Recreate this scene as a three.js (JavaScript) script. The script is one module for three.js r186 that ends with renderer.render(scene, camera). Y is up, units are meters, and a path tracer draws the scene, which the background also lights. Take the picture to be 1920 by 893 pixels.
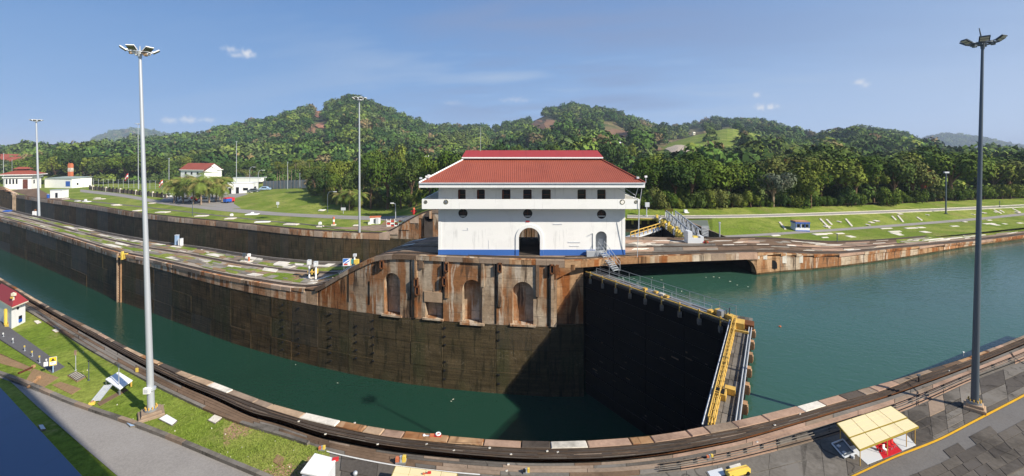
import * as THREE from 'three';
import { mergeGeometries } from 'three/addons/utils/BufferGeometryUtils.js';

// ---------------------------------------------------------------- camera, sky, sun, exposure
const CAM_H = 12, F = 800, CX = 960, HY = 285;          // eye 12 m above the upper lock wall
const scene = new THREE.Scene();
const camera = new THREE.PerspectiveCamera(2 * Math.atan(608 / F) * 180 / Math.PI, 1920 / 1216, 0.5, 12000);
camera.position.set(0, CAM_H, 0);
camera.lookAt(0, CAM_H, -100);
camera.setViewOffset(1920, 1216, 0, 608 - HY, 1920, 893);
const SUN_EL = 35 * Math.PI / 180, SUN_AZ = 34 * Math.PI / 180;
const SUN = new THREE.Vector3(Math.cos(SUN_EL) * Math.cos(SUN_AZ), Math.sin(SUN_EL), Math.cos(SUN_EL) * Math.sin(SUN_AZ));
const sun = new THREE.DirectionalLight(new THREE.Color(1, 0.94, 0.84), 5);
sun.position.copy(SUN).multiplyScalar(300).add(new THREE.Vector3(0, 0, -60));
sun.target.position.set(0, 0, -60);
sun.castShadow = true;
sun.shadow.mapSize.set(4096, 4096);
Object.assign(sun.shadow.camera, { left: -220, right: 220, top: 160, bottom: -160, near: 1, far: 900 });
scene.add(sun, sun.target);
const renderer = new THREE.WebGLRenderer({ antialias: true });
renderer.toneMapping = THREE.LinearToneMapping;
renderer.toneMappingExposure = 1.42;
renderer.shadowMap.enabled = true;

// ---------------------------------------------------------------- noise
const rng = (a) => () => { a |= 0; a = a + 0x6D2B79F5 | 0; let t = Math.imul(a ^ a >>> 15, 1 | a); t = t + Math.imul(t ^ t >>> 7, 61 | t) ^ t; return ((t ^ t >>> 14) >>> 0) / 4294967296; };
const lerp = (a, b, t) => a + (b - a) * t, clamp = (x, a = 0, b = 1) => Math.min(b, Math.max(a, x));
const sstep = (a, b, x) => { const t = clamp((x - a) / (b - a)); return t * t * (3 - 2 * t); };
const hash = (x, y, s) => { let h = Math.imul(x, 374761393) + Math.imul(y, 668265263) + Math.imul(s, 2147483647 ^ 0x5bd1e995); h = Math.imul(h ^ h >>> 13, 1274126177); return ((h ^ h >>> 16) >>> 0) / 4294967296; };
function vnoise(x, y, px, py, s) {
  const xi = Math.floor(x), yi = Math.floor(y), fx = x - xi, fy = y - yi, u = fx * fx * (3 - 2 * fx), v = fy * fy * (3 - 2 * fy);
  const m = (a, n) => ((a % n) + n) % n, x0 = m(xi, px), x1 = m(xi + 1, px), y0 = m(yi, py), y1 = m(yi + 1, py);
  return lerp(lerp(hash(x0, y0, s), hash(x1, y0, s), u), lerp(hash(x0, y1, s), hash(x1, y1, s), u), v);
}
// u, v in 0..1, tiles; fx, fy first frequency
function fbm(u, v, fx, fy, oct, s, gain = 0.5) {
  let a = 1, sum = 0, n = 0;
  for (let i = 0; i < oct; i++) { sum += a * vnoise(u * fx, v * fy, fx, fy, s + i * 17); n += a; a *= gain; fx *= 2; fy *= 2; }
  return sum / n;
}
const mix3 = (a, b, t) => [lerp(a[0], b[0], t), lerp(a[1], b[1], t), lerp(a[2], b[2], t)];
const enc = (x) => { x = clamp(x); return 255 * (x <= 0.0031308 ? 12.92 * x : 1.055 * Math.pow(x, 1 / 2.4) - 0.055); };
function tex(w, h, fn, metres, srgb = true) {              // fn gives linear colour
  const d = new Uint8Array(w * h * 4);
  for (let y = 0; y < h; y++) for (let x = 0; x < w; x++) {
    const c = fn(x / w, y / h), o = (y * w + x) * 4;
    for (let k = 0; k < 3; k++) d[o + k] = srgb ? enc(c[k]) : 255 * clamp(c[k]);
    d[o + 3] = 255;
  }
  const t = new THREE.DataTexture(d, w, h);
  t.wrapS = t.wrapT = THREE.RepeatWrapping; t.magFilter = THREE.LinearFilter; t.minFilter = THREE.LinearMipmapLinearFilter; t.generateMipmaps = true;
  if (srgb) t.colorSpace = THREE.SRGBColorSpace;
  t.repeat.set(1 / metres[0], 1 / metres[1]); t.needsUpdate = true;
  return t;
}
// ---------------------------------------------------------------- sky: blue air, paler towards the horizon and the sun's side, thin streaks and a few small clouds
{
  const SKY = .66, W = 2048, H = 1024, d = new Float32Array(W * H * 4), r = rng(5);
  const puffs = [];
  const puff = (px, py, wpx, hpx, a) => {
    const x = (px - CX) / F, y = (HY - py) / F, l = Math.hypot(x, 1);
    puffs.push([Math.atan2(-1, x), Math.atan2(y, l), wpx / F / l / l, hpx / F / l, a]);
  };
  puff(465, 102, 17, 9, .85); puff(432, 94, 18, 7, .5); puff(447, 104, 22, 6, .45); puff(315, 227, 17, 6, .6); puff(355, 226, 22, 7, .7); puff(390, 226, 16, 5, .55);
  puff(1613, 155, 15, 6, .75); puff(1622, 160, 12, 4, .6); puff(1427, 202, 11, 7, .85); puff(1447, 201, 14, 6, .85); puff(1420, 179, 9, 5, .7);
  puff(850, 194, 22, 5, .2); puff(965, 188, 34, 6, .25);
  for (let j = 0; j < H; j++) {
    const el = ((j + 0.5) / H - 0.5) * Math.PI, y = Math.sin(el);
    for (let i = 0; i < W; i++) {
      const az = ((i + 0.5) / W - 0.5) * 2 * Math.PI, o = (j * W + i) * 4;
      const x = Math.cos(el) * Math.cos(az), z = Math.cos(el) * Math.sin(az);
      const toSun = clamp((x * SUN.x + z * SUN.z) / Math.hypot(SUN.x, SUN.z) * 0.5 + 0.5);
      const e = Math.max(0, y);
      let c = mix3([.36, .60, .95], [.105, .265, .60], Math.pow(clamp(e / 0.40), 0.60));
      c = mix3(c, [.070, .17, .45], sstep(.3, 1, e));
      c = mix3(c, [.86, .92, 1.02], (0.04 + 1.15 * toSun * toSun) * Math.exp(-e * 2.8));
      // high thin streaks
      if (e > .02) {
        const k = 1 / (e + .10), cx = x * k, cz = z * k, rx = cx * .97 + cz * .24, rz = -cx * .24 + cz * .97;
        let n = 0, a = 1, f = 1;
        for (let q = 0; q < 5; q++) { n += a * vnoise(rx * .50 * f + 40, rz * 1.5 * f + 60, 4096, 4096, 91 + q); a *= .55; f *= 2.1; }
        n /= 2.1;
        const patch = sstep(.42, .75, vnoise(cx * .4 + 13, cz * .4 + 9, 4096, 4096, 33));
        const cen = Math.exp(-(((Math.atan2(x, -z) - .12) / .42) ** 2)); c = mix3(c, n > .5 ? [.52, .63, .80] : [.27, .36, .58], (.10 + .60 * cen) * Math.min(1, Math.abs(n - .5) * 4.5) * patch * sstep(.02, .12, e));
      }
      let cl = 0;
      for (const [pa, pe, wa, we, s] of puffs) {
        let da = Math.abs(az - pa); if (da > Math.PI) da = 2 * Math.PI - da;
        if (da > wa * 2 || Math.abs(el - pe) > we * 2.5) continue;
        const n = fbm(az * 9, el * 9, 64, 64, 4, 7, .6), ny = (el - pe) / we;
        const q = 1 - Math.hypot(da / wa, ny > 0 ? ny * .8 : ny * 1.4) + (n - .5) * 1.7;
        cl = Math.max(cl, s * sstep(0, .8, q));
      }
      c = mix3(c, [.93, .93, .95], cl);
      if (y < 0) c = [.22, .25, .22];
      d[o] = c[0] * SKY; d[o + 1] = c[1] * SKY; d[o + 2] = c[2] * SKY; d[o + 3] = 1;
    }
  }
  const t = new THREE.DataTexture(d, W, H, THREE.RGBAFormat, THREE.FloatType);
  t.mapping = THREE.EquirectangularReflectionMapping; t.magFilter = t.minFilter = THREE.LinearFilter; t.colorSpace = THREE.LinearSRGBColorSpace; t.needsUpdate = true;
  scene.background = t; scene.environment = t;
}

// ---------------------------------------------------------------- places
const V = (x, y, z) => new THREE.Vector3(x, y, z);
const P = (px, py, h = 0) => { const d = (CAM_H - h) * F / (py - HY); return V((px - CX) * d / F, h, -d); };   // ground point of height h seen along a direction
const D = (px, py, d) => V((px - CX) * d / F, CAM_H - (py - HY) * d / F, -d);                                   // point at a distance
const hAt = (py, d) => CAM_H - (py - HY) * d / F;
const curve = (pts) => (x) => {                          // smooth table lookup (monotone cubic)
  const n = pts.length; let i = 0; while (i < n - 2 && x > pts[i + 1][0]) i++;
  const m = (k) => k <= 0 ? (pts[1][1] - pts[0][1]) / (pts[1][0] - pts[0][0]) : k >= n - 1 ? (pts[n - 1][1] - pts[n - 2][1]) / (pts[n - 1][0] - pts[n - 2][0]) : (pts[k + 1][1] - pts[k - 1][1]) / (pts[k + 1][0] - pts[k - 1][0]);
  const [x0, y0] = pts[i], [x1, y1] = pts[i + 1], w = x1 - x0, t = (x - x0) / w;
  if (t < 0) return y0 + m(0) * (x - x0); if (t > 1) return y1 + m(n - 1) * (x - x1);
  const t2 = t * t, t3 = t2 * t;
  return (2 * t3 - 3 * t2 + 1) * y0 + (t3 - 2 * t2 + t) * w * m(i) + (-2 * t3 + 3 * t2) * y1 + (t3 - t2) * w * m(i + 1);
};
const lin = (pts) => (x) => { let i = 0; while (i < pts.length - 2 && x > pts[i + 1][0]) i++; const [a, b] = [pts[i], pts[i + 1]]; return a[1] + (b[1] - a[1]) * (x - a[0]) / (b[0] - a[0]); };

// ---------------------------------------------------------------- naming
const names = new Map();
function numbered(n) { const k = (names.get(n) ?? -1) + 1; names.set(n, k); return k ? n + '_' + String(k).padStart(3, '0') : n; }
function tag(o, label, category, group, kind) {
  if (label) o.userData.label = label; if (category) o.userData.category = category;
  if (group) o.userData.group = group; if (kind) o.userData.kind = kind;
  return o;
}
function thing(name, at, label, category, group) {
  const o = new THREE.Group(); o.name = numbered(name); o.position.copy(at); scene.add(o);
  return tag(o, label, category, group);
}
function dup(src, at, turn, label, group, s) {
  const o = src.clone(); o.name = numbered(src.name.replace(/_\d{3}$/, '')); o.userData = { ...src.userData };
  if (at) o.position.copy(at); if (turn !== undefined) o.rotation.y = turn; if (label) o.userData.label = label; if (group) o.userData.group = group;
  if (s) o.scale.copy(s);
  scene.add(o); return o;
}
const structure = (o, label) => tag(o, label, null, null, 'structure');

// ---------------------------------------------------------------- geometry collector (world coordinates; flat faces unless normals are given)
class G {
  constructor() { this.p = []; this.n = []; this.smoothUV = null; }
  tri(a, b, c, na, nb, nc) {
    this.p.push(a.x, a.y, a.z, b.x, b.y, b.z, c.x, c.y, c.z);
    if (na) this.n.push(na.x, na.y, na.z, nb.x, nb.y, nb.z, nc.x, nc.y, nc.z);
    else { const n = V().crossVectors(V().subVectors(b, a), V().subVectors(c, a)).normalize(); for (let k = 0; k < 3; k++) this.n.push(n.x, n.y, n.z); }
    return this;
  }
  quad(a, b, c, d) { return this.tri(a, b, c).tri(a, c, d); }
  // box centred at x,z standing on y (base), turned
  box(x, y, z, sx, sy, sz, ry = 0) {
    const c = Math.cos(ry), s = Math.sin(ry), q = (u, v, w) => V(x + u * c + w * s, y + v, z - u * s + w * c), a = sx / 2, b = sz / 2;
    const k = [q(-a, 0, b), q(a, 0, b), q(a, 0, -b), q(-a, 0, -b), q(-a, sy, b), q(a, sy, b), q(a, sy, -b), q(-a, sy, -b)];
    return this.hexa(k);
  }
  hexa(k) { return this.quad(k[0], k[1], k[5], k[4]).quad(k[1], k[2], k[6], k[5]).quad(k[2], k[3], k[7], k[6]).quad(k[3], k[0], k[4], k[7]).quad(k[4], k[5], k[6], k[7]).quad(k[3], k[2], k[1], k[0]); }
  // plate on a quad of points (top corners anticlockwise seen from above), thickness t down, chamfer c
  slab(t4, th, c = 0) {
    let pts = t4; if (V().crossVectors(V().subVectors(pts[1], pts[0]), V().subVectors(pts[2], pts[0])).y < 0) pts = [...pts].reverse();
    const mid = pts.reduce((a, p) => a.add(p), V()).multiplyScalar(1 / pts.length), n = pts.length;
    const top = pts.map((p) => { const d = V().subVectors(mid, p), l = d.length(); return V().copy(p).addScaledVector(d, c ? Math.min(.4, c / l) : 0); });
    const up = pts.map((p) => V(p.x, p.y - c, p.z)), lo = pts.map((p) => V(p.x, p.y - th, p.z));
    for (let i = 1; i < n - 1; i++) { this.tri(top[0], top[i], top[i + 1]); this.tri(lo[0], lo[i + 1], lo[i]); }
    for (let i = 0; i < n; i++) { const j = (i + 1) % n; if (c) this.quad(up[i], up[j], top[j], top[i]); this.quad(lo[i], lo[j], up[j], up[i]); }
    return this;
  }
  tube(a, b, r0, r1 = r0, n = 6, cap = true) {
    const d = V().subVectors(b, a).normalize(), u = V().crossVectors(Math.abs(d.y) > .9 ? V(1, 0, 0) : V(0, 1, 0), d).normalize(), w = V().crossVectors(d, u);
    const ring = (p, r) => Array.from({ length: n }, (_, i) => { const t = i / n * 2 * Math.PI; return V().copy(p).addScaledVector(u, Math.cos(t) * r).addScaledVector(w, Math.sin(t) * r); });
    const nr = Array.from({ length: n }, (_, i) => { const t = i / n * 2 * Math.PI; return V().addScaledVector(u, Math.cos(t)).addScaledVector(w, Math.sin(t)); });
    const A = ring(a, r0), B = ring(b, r1);
    for (let i = 0; i < n; i++) { const j = (i + 1) % n; this.tri(A[i], A[j], B[j], nr[i], nr[j], nr[j]); this.tri(A[i], B[j], B[i], nr[i], nr[j], nr[i]); }
    if (cap) for (let i = 1; i < n - 1; i++) { this.tri(A[0], A[i + 1], A[i]); this.tri(B[0], B[i], B[i + 1]); }
    return this;
  }
  path(pts, r, n = 5) { for (let i = 0; i < pts.length - 1; i++) this.tube(pts[i], pts[i + 1], r, r, n, true); return this; }
  // rectangular bar swept along points, w wide, from y to y+h
  bar(pts, w, h, dy = 0) {
    const L = pts.map((p, i) => { const a = pts[Math.max(0, i - 1)], b = pts[Math.min(pts.length - 1, i + 1)], d = V(b.x - a.x, 0, b.z - a.z).normalize(), s = V(-d.z, 0, d.x).multiplyScalar(w / 2); return [V(p.x - s.x, p.y + dy, p.z - s.z), V(p.x + s.x, p.y + dy, p.z + s.z)]; });
    const up = (p) => V(p.x, p.y + h, p.z);
    for (let i = 0; i < L.length - 1; i++) {
      const [a, b] = L[i], [c, d] = L[i + 1];
      this.quad(up(a), up(c), up(d), up(b)); this.quad(a, up(a), up(b), b).quad(c, d, up(d), up(c)); this.quad(b, up(b), up(d), d); this.quad(a, c, up(c), up(a));
    }
    return this;
  }
  sheet(A, B) { for (let i = 0; i < A.length - 1; i++) this.quadUp(A[i], A[i + 1], B[i + 1], B[i]); return this; }
  quadUp(a, b, c, d) { const n = V().crossVectors(V().subVectors(b, a), V().subVectors(c, a)); return n.y >= 0 ? this.quad(a, b, c, d) : this.quad(d, c, b, a); }
  ball(c, r, n = 8, sy = 1) { return this.geo(new THREE.SphereGeometry(r, n, Math.max(4, n * .7 | 0)).scale(1, sy, 1), c); }
  geo(g, at, rot) {
    let q = g.index ? g.toNonIndexed() : g; if (rot) { q = q.clone(); q.rotateX(rot.x || 0); q.rotateZ(rot.z || 0); q.rotateY(rot.y || 0); }
    const a = q.attributes.position.array, m = q.attributes.normal.array;
    for (let i = 0; i < a.length; i += 3) { this.p.push(a[i] + (at ? at.x : 0), a[i + 1] + (at ? at.y : 0), a[i + 2] + (at ? at.z : 0)); this.n.push(m[i], m[i + 1], m[i + 2]); }
    return this;
  }
  // a plane outline with holes, thick; origin o, along u (horizontal unit), up y; front face on o, body goes along -normal
  outline(shape, o, u, th, seg = 10) {
    const g = new THREE.ExtrudeGeometry(shape, { depth: th, bevelEnabled: false, curveSegments: seg }), nrm = V(-u.z, 0, u.x);
    if (nrm.z < 0 && Math.abs(nrm.z) > .01) nrm.multiplyScalar(1);
    const m = new THREE.Matrix4().makeBasis(u, V(0, 1, 0), nrm).setPosition(V().copy(o).addScaledVector(nrm, -th));
    g.applyMatrix4(m); return this.geo(g);
  }
  build(name, mat, parent = scene, label) {
    const g = new THREE.BufferGeometry(), off = V(); let q = parent; while (q && q !== scene) { off.add(q.position); q = q.parent; }
    const p = new Float32Array(this.p), n = new Float32Array(this.n), uv = new Float32Array(p.length / 3 * 2);
    for (let i = 0; i < p.length; i += 9) {
      let nx = n[i] + n[i + 3] + n[i + 6], ny = n[i + 1] + n[i + 4] + n[i + 7], nz = n[i + 2] + n[i + 5] + n[i + 8];
      const flat = Math.abs(ny) > Math.hypot(nx, nz) * 1.05, hl = Math.hypot(nx, nz) || 1;
      for (let k = 0; k < 3; k++) {
        const x = p[i + k * 3], y = p[i + k * 3 + 1], z = p[i + k * 3 + 2], o = (i / 3 + k) * 2;
        if (flat) { uv[o] = x; uv[o + 1] = z; } else { uv[o] = (x * nz - z * nx) / hl; uv[o + 1] = y; }
      }
    }
    for (let i = 0; i < p.length; i += 3) { p[i] -= off.x; p[i + 1] -= off.y; p[i + 2] -= off.z; }
    g.setAttribute('position', new THREE.BufferAttribute(p, 3)); g.setAttribute('normal', new THREE.BufferAttribute(n, 3)); g.setAttribute('uv', new THREE.BufferAttribute(uv, 2));
    const o = new THREE.Mesh(g, mat); o.name = parent === scene ? numbered(name) : name; o.castShadow = o.receiveShadow = true;
    if (label) o.userData.label = label; parent.add(o); return o;
  }
}
const nearest = (poly, p) => { let best = null, bd = 1e9; for (let i = 0; i < poly.length - 1; i++) { const a = poly[i], b = poly[i + 1], d = V().subVectors(b, a), t = clamp(V().subVectors(p, a).dot(d) / d.lengthSq()), q = V().copy(a).addScaledVector(d, t), l = q.distanceTo(p); if (l < bd) { bd = l; best = q; } } return best; };
const sample = (fn, x0, x1, n) => Array.from({ length: n + 1 }, (_, i) => fn(lerp(x0, x1, i / n)));
function resample(pts, step, jitter = 0, r = Math.random) {  // points along a polyline at about even spacing
  const out = [pts[0].clone()]; let want = step * (1 + (jitter ? (r() - .5) * jitter : 0)), acc = 0;
  for (let i = 0; i < pts.length - 1; i++) {
    let a = pts[i].clone(), l = a.distanceTo(pts[i + 1]);
    while (acc + l >= want) { a.lerp(pts[i + 1], (want - acc) / l); out.push(a.clone()); l = a.distanceTo(pts[i + 1]); acc = 0; want = step * (1 + (jitter ? (r() - .5) * jitter : 0)); }
    acc += l;
  }
  return out;
}

// ---------------------------------------------------------------- materials
const T = {};
T.conc = tex(512, 512, (u, v) => { const a = fbm(u, v, 4, 4, 6, 1), b = fbm(u, v, 48, 48, 2, 2), c = sstep(.55, .8, fbm(u, v, 3, 3, 5, 3)); const k = .55 + .55 * a + .25 * (b - .5) - .25 * c; return [k, k * .97, k * .93]; }, [5, 5]);
T.wall = tex(1024, 1024, (u, v) => {                    // old poured concrete: run-down stains, rust, lift lines
  const warp = (fbm(u, v, 6, 6, 3, 11) - .5) * .03, s = fbm(u + warp, v, 40, 3, 4, 12, .6), s2 = fbm(u + warp, v, 16, 2, 4, 13, .6), m = fbm(u, v, 6, 6, 6, 14), big = fbm(u, v, 3, 2, 3, 19);
  let c = mix3([.33, .235, .15], [.46, .365, .26], sstep(.3, .7, m));
  c = mix3(c, [.27, .118, .045], .95 * sstep(.41, .60, s2) * sstep(.25, .5, m));
  c = mix3(c, [.070, .046, .030], .9 * sstep(.53, .68, s) * sstep(.32, .55, big));
  c = mix3(c, [.55, .47, .37], .7 * sstep(.64, .74, fbm(u + warp, v, 24, 2, 4, 15, .6)));
  const l = Math.abs(((v * 12 + .12 * fbm(u, v, 8, 2, 3, 16)) % 1) - .5); if (l < .02) c = mix3(c, [.07, .055, .045], .7 * sstep(.38, .6, fbm(u, v, 14, 6, 3, 18)));
  const b = .8 + .4 * fbm(u, v, 64, 64, 2, 17); return [c[0] * b, c[1] * b, c[2] * b];
}, [16, 12]);
T.algae = tex(1024, 512, (u, v) => {
  const s = fbm(u, v, 4, 60, 4, 21, .6), t = fbm(u, v, 40, 3, 4, 22, .6), m = fbm(u, v, 5, 5, 5, 23);
  let c = mix3([.058, .043, .021], [.108, .079, .041], sstep(.3, .75, m * .5 + s * .5));
  c = mix3(c, [.024, .023, .011], .7 * sstep(.5, .72, t)); c = mix3(c, [.045, .05, .02], .5 * sstep(.5, .8, fbm(u, v, 7, 2, 4, 26)));
  c = mix3(c, [.17, .14, .10], .6 * sstep(.70, .8, fbm(u, v, 90, 90, 2, 24)) * sstep(.5, .7, m));
  const b = .75 + .5 * fbm(u, v, 128, 64, 2, 25); return [c[0] * b, c[1] * b, c[2] * b];
}, [14, 7]);
T.wallBump = tex(512, 512, (u, v) => { const k = .5 * fbm(u, v, 8, 8, 6, 31) + .3 * fbm(u, v, 3, 40, 3, 32) + .2 * fbm(u, v, 64, 64, 2, 33); return [k, k, k]; }, [6, 6], false);
T.grass = tex(1024, 1024, (u, v) => {
  const a = fbm(u, v, 5, 5, 5, 41), b = fbm(u, v, 24, 24, 4, 42), f = fbm(u, v, 160, 160, 3, 43, .8), d = sstep(.54, .74, fbm(u, v, 7, 7, 5, 44, .6));
  let c = mix3([.150, .205, .026], [.245, .27, .055], sstep(.3, .7, a)); c = mix3(c, [.115, .165, .022], .6 * sstep(.5, .75, b)); c = mix3(c, [.25, .20, .085], .55 * d * sstep(.35, .6, f));
  const k = .55 + .9 * f; return [c[0] * k, c[1] * k, c[2] * k];
}, [26, 26]);
T.poor = tex(1024, 1024, (u, v) => {                     // thin near grass with bare earth
  const a = fbm(u, v, 4, 4, 6, 51, .6), f = fbm(u, v, 120, 120, 3, 53, .8), d = sstep(.45, .54, fbm(u, v, 5, 5, 6, 54, .62));
  let c = mix3([.150, .200, .028], [.245, .26, .06], sstep(.3, .7, a)); c = mix3(c, [.36, .215, .135], .95 * d * sstep(.2, .34, f));
  const k = .55 + .9 * f; return [c[0] * k, c[1] * k, c[2] * k];
}, [11, 11]);
T.asph = tex(512, 512, (u, v) => { const a = fbm(u, v, 3, 3, 5, 61), f = fbm(u, v, 96, 96, 2, 62), k = .8 + .25 * a + .28 * (f - .5); return [k, k * .985, k * .96]; }, [4, 4]);
T.dirty = tex(512, 512, (u, v) => { const a = fbm(u, v, 3, 3, 5, 71), s = fbm(u, v, 24, 2, 4, 72, .6), k = .93 + .1 * a - .09 * sstep(.58, .8, s); return [k, k * .99, k * .97]; }, [7, 5]);
T.hill = tex(512, 512, (u, v) => { const a = fbm(u, v, 4, 4, 6, 81); const c = mix3([.05, .075, .022], [.16, .125, .06], sstep(.42, .68, a)); const b = .7 + .6 * fbm(u, v, 48, 48, 3, 82); return [c[0] * b, c[1] * b, c[2] * b]; }, [90, 90]);
T.ripple = tex(512, 512, (u, v) => { const w = (fbm(u, v, 4, 4, 3, 91) - .5) * .06, k = .55 * fbm(u + w, v + w, 14, 26, 4, 92, .55) + .45 * fbm(u - w, v + w, 34, 52, 3, 93, .5); return [k, k, k]; }, [9, 9], false);
T.water = tex(512, 512, (u, v) => { const a = fbm(u, v, 2, 3, 5, 95, .55), k = .66 + .68 * a; return [k * (.7 + .6 * fbm(u, v, 3, 3, 3, 96)), k, k * (.9 + .2 * fbm(u, v, 2, 3, 3, 97))]; }, [70, 70]);
T.pave = tex(512, 512, (u, v) => { const a = fbm(u, v, 3, 3, 6, 121, .6), s = sstep(.52, .68, fbm(u, v, 4, 4, 5, 122, .6)), l = sstep(.60, .74, fbm(u, v, 6, 6, 5, 123, .6)), f = fbm(u, v, 96, 96, 2, 124); const cr = Math.abs(fbm(u, v, 3, 3, 4, 125) - .5); let k = .72 + .4 * a + .3 * (f - .5) - .30 * s + .28 * l; if (cr < .006) k *= .55; return [k, k * .985, k * .955]; }, [7, 7]);
T.rust = tex(512, 512, (u, v) => { const a = fbm(u, v, 6, 6, 6, 101, .6), f = fbm(u, v, 90, 90, 2, 102); const k = .5 + .8 * a + .35 * (f - .5); return [k, k * (.95 - .15 * a), k * (.92 - .25 * a)]; }, [2.5, 2.5]);
T.grain = tex(256, 256, (u, v) => { const k = .6 * fbm(u, v, 32, 32, 3, 111) + .4 * fbm(u, v, 6, 6, 3, 112); return [k, k, k]; }, [2, 2], false);
T.roofWear = tex(512, 512, (u, v) => { const a = fbm(u, v, 5, 5, 5, 131, .6), s = fbm(u, v, 40, 4, 3, 132), k = .78 + .36 * a + .16 * (s - .5); return [k, k * (.92 + .16 * a), k * (.92 + .16 * a)]; }, [9, 9]);
T.plaster = tex(512, 512, (u, v) => { const a = fbm(u, v, 3, 3, 5, 141), s = fbm(u, v, 30, 2, 4, 142, .6), p = sstep(.6, .66, fbm(u, v, 7, 7, 3, 143)), k = .95 + .07 * a - .16 * sstep(.62, .82, s) * sstep(.4, .6, a) - .03 * p; return [k, k * .985, k * .955]; }, [9, 6]);
const M = {};
const mat = (k, rgb, o = {}) => { const c = new THREE.Color().setRGB(...rgb); const m = new THREE.MeshPhysicalMaterial({ color: c, roughness: .85, side: THREE.DoubleSide, ...o }); if (m.roughness >= .8) m.specularIntensity = .18; m.name = k; return M[k] = m; };
const phys = (k, rgb, o = {}) => { const m = new THREE.MeshPhysicalMaterial({ color: new THREE.Color().setRGB(...rgb), roughness: .5, side: THREE.DoubleSide, ...o }); m.name = k; return M[k] = m; };
mat('wallStain', [1, 1, 1], { map: T.wall, bumpMap: T.wallBump, bumpScale: .05, roughness: .95 });
mat('wallRust', [.92, .72, .54], { map: T.wall, bumpMap: T.wallBump, bumpScale: .05, roughness: .95 });
mat('wallSunTint', [1.4, 1.2, 1.05], { map: T.wall, bumpMap: T.wallBump, bumpScale: .05, roughness: .95 }); mat('wallPale', [1.35, 1.35, 1.35], { map: T.wall, bumpMap: T.wallBump, bumpScale: .05, roughness: .95 });  // lifted tints, on the left walls they stand in for missing sun
mat('algae', [1, 1, 1], { map: T.algae, bumpMap: T.wallBump, bumpScale: .08, roughness: .8 });
mat('algaeDark', [.80, .74, .62], { map: T.algae, bumpMap: T.wallBump, bumpScale: .08, roughness: .75 });
mat('algaeBrown', [1.15, 1.02, .92], { map: T.algae, bumpMap: T.wallBump, bumpScale: .08, roughness: .85 });
const conc = (k, rgb, o = {}) => mat(k, rgb, { map: T.conc, bumpMap: T.grain, bumpScale: .01, roughness: 1, ...o });
conc('concrete', [.42, .36, .29]); conc('copingSunTint', [.62, .46, .34]); conc('copingRust', [.50, .31, .19]); conc('concreteTan', [.50, .36, .24]); conc('concretePink', [.46, .31, .225]); conc('concreteBrown', [.20, .135, .09]); conc('concreteDark', [.085, .07, .06]); conc('concretePale', [.80, .75, .65]); conc('concreteGrey', [.24, .215, .185]); conc('concreteMid', [.33, .25, .185]);  // left coping tone lightened in place of sun that only grazes it
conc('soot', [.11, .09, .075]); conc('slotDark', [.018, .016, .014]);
const asph = (k, rgb) => mat(k, rgb, { map: /apron/.test(k) ? T.pave : T.asph, bumpMap: T.grain, bumpScale: .006, roughness: .95 });
asph('road', [.30, .28, .26]); asph('roadDark', [.17, .16, .15]); asph('apron', [.135, .118, .10]); asph('apronMid', [.19, .17, .145]); asph('apronPale', [.32, .29, .24]); asph('path', [.13, .125, .125]); asph('apronBlack', [.105, .092, .08]);
mat('grass', [1, 1, 1], { map: T.grass, bumpMap: T.grain, bumpScale: .06, roughness: 1 });
mat('poorGrass', [1, 1, 1], { map: T.poor, bumpMap: T.grain, bumpScale: .06, roughness: 1 });
mat('dirt', [.30, .195, .105], { map: T.asph, bumpMap: T.grain, bumpScale: .05 });
mat('litter', [.055, .05, .028], { map: T.conc }); mat('hill', [1, 1, 1], { map: T.hill, roughness: 1 });
mat('redEarth', [.45, .22, .14], { map: T.conc }); mat('paleEarth', [.62, .52, .40], { map: T.conc }); mat('brownSlope', [.27, .16, .095], { map: T.conc });
phys('waterLow', [.0115, .046, .029], { map: T.water, bumpMap: T.ripple, bumpScale: .030, roughness: .12, ior: 1.33 });
phys('waterUp', [.034, .092, .062], { map: T.water, bumpMap: T.ripple, bumpScale: .028, roughness: .12, ior: 1.33 });
const wht = (k, rgb, o = {}) => mat(k, rgb, { map: T.dirty, roughness: .7, ...o });
wht('white', [.80, .80, .78]); wht('plaster', [.83, .825, .80], { map: T.plaster }); wht('whiteClean', [.84, .84, .82]); wht('cream', [.72, .66, .52]); wht('greyPaint', [.38, .40, .42]); wht('lightGrey', [.58, .60, .62]); wht('bluePlinth', [.035, .13, .42]);
mat('roofRed', [.29, .066, .034], { map: T.roofWear, roughness: .75 }); mat('roofCrimson', [.31, .034, .034], { map: T.dirty, roughness: .6 }); mat('roofGreen', [.30, .36, .33], { map: T.dirty });
mat('yellow', [.66, .46, .10], { map: T.rust, roughness: .55 }); mat('yellowClean', [.74, .53, .09], { roughness: .5 });
mat('steel', [.34, .36, .38], { map: T.dirty, roughness: .45, metalness: .5 }); mat('galv', [.50, .53, .56], { map: T.dirty, roughness: .45, metalness: .35 }); mat('poleDark', [.10, .125, .15], { map: T.dirty, roughness: .4, metalness: .3 });
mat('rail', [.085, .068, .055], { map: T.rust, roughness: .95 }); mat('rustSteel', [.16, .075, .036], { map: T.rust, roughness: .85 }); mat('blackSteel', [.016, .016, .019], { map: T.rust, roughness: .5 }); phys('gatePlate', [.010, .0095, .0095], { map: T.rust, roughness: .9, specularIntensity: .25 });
mat('canopyFrame', [.30, .22, .04]); mat('wood', [.46, .30, .17], { map: T.rust }); mat('darkWood', [.14, .055, .04], { map: T.rust });
mat('glassDark', [.012, .014, .018], { roughness: .08 }); mat('black', [.015, .015, .016], { roughness: .8 }); mat('inside', [.30, .28, .25]);
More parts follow.
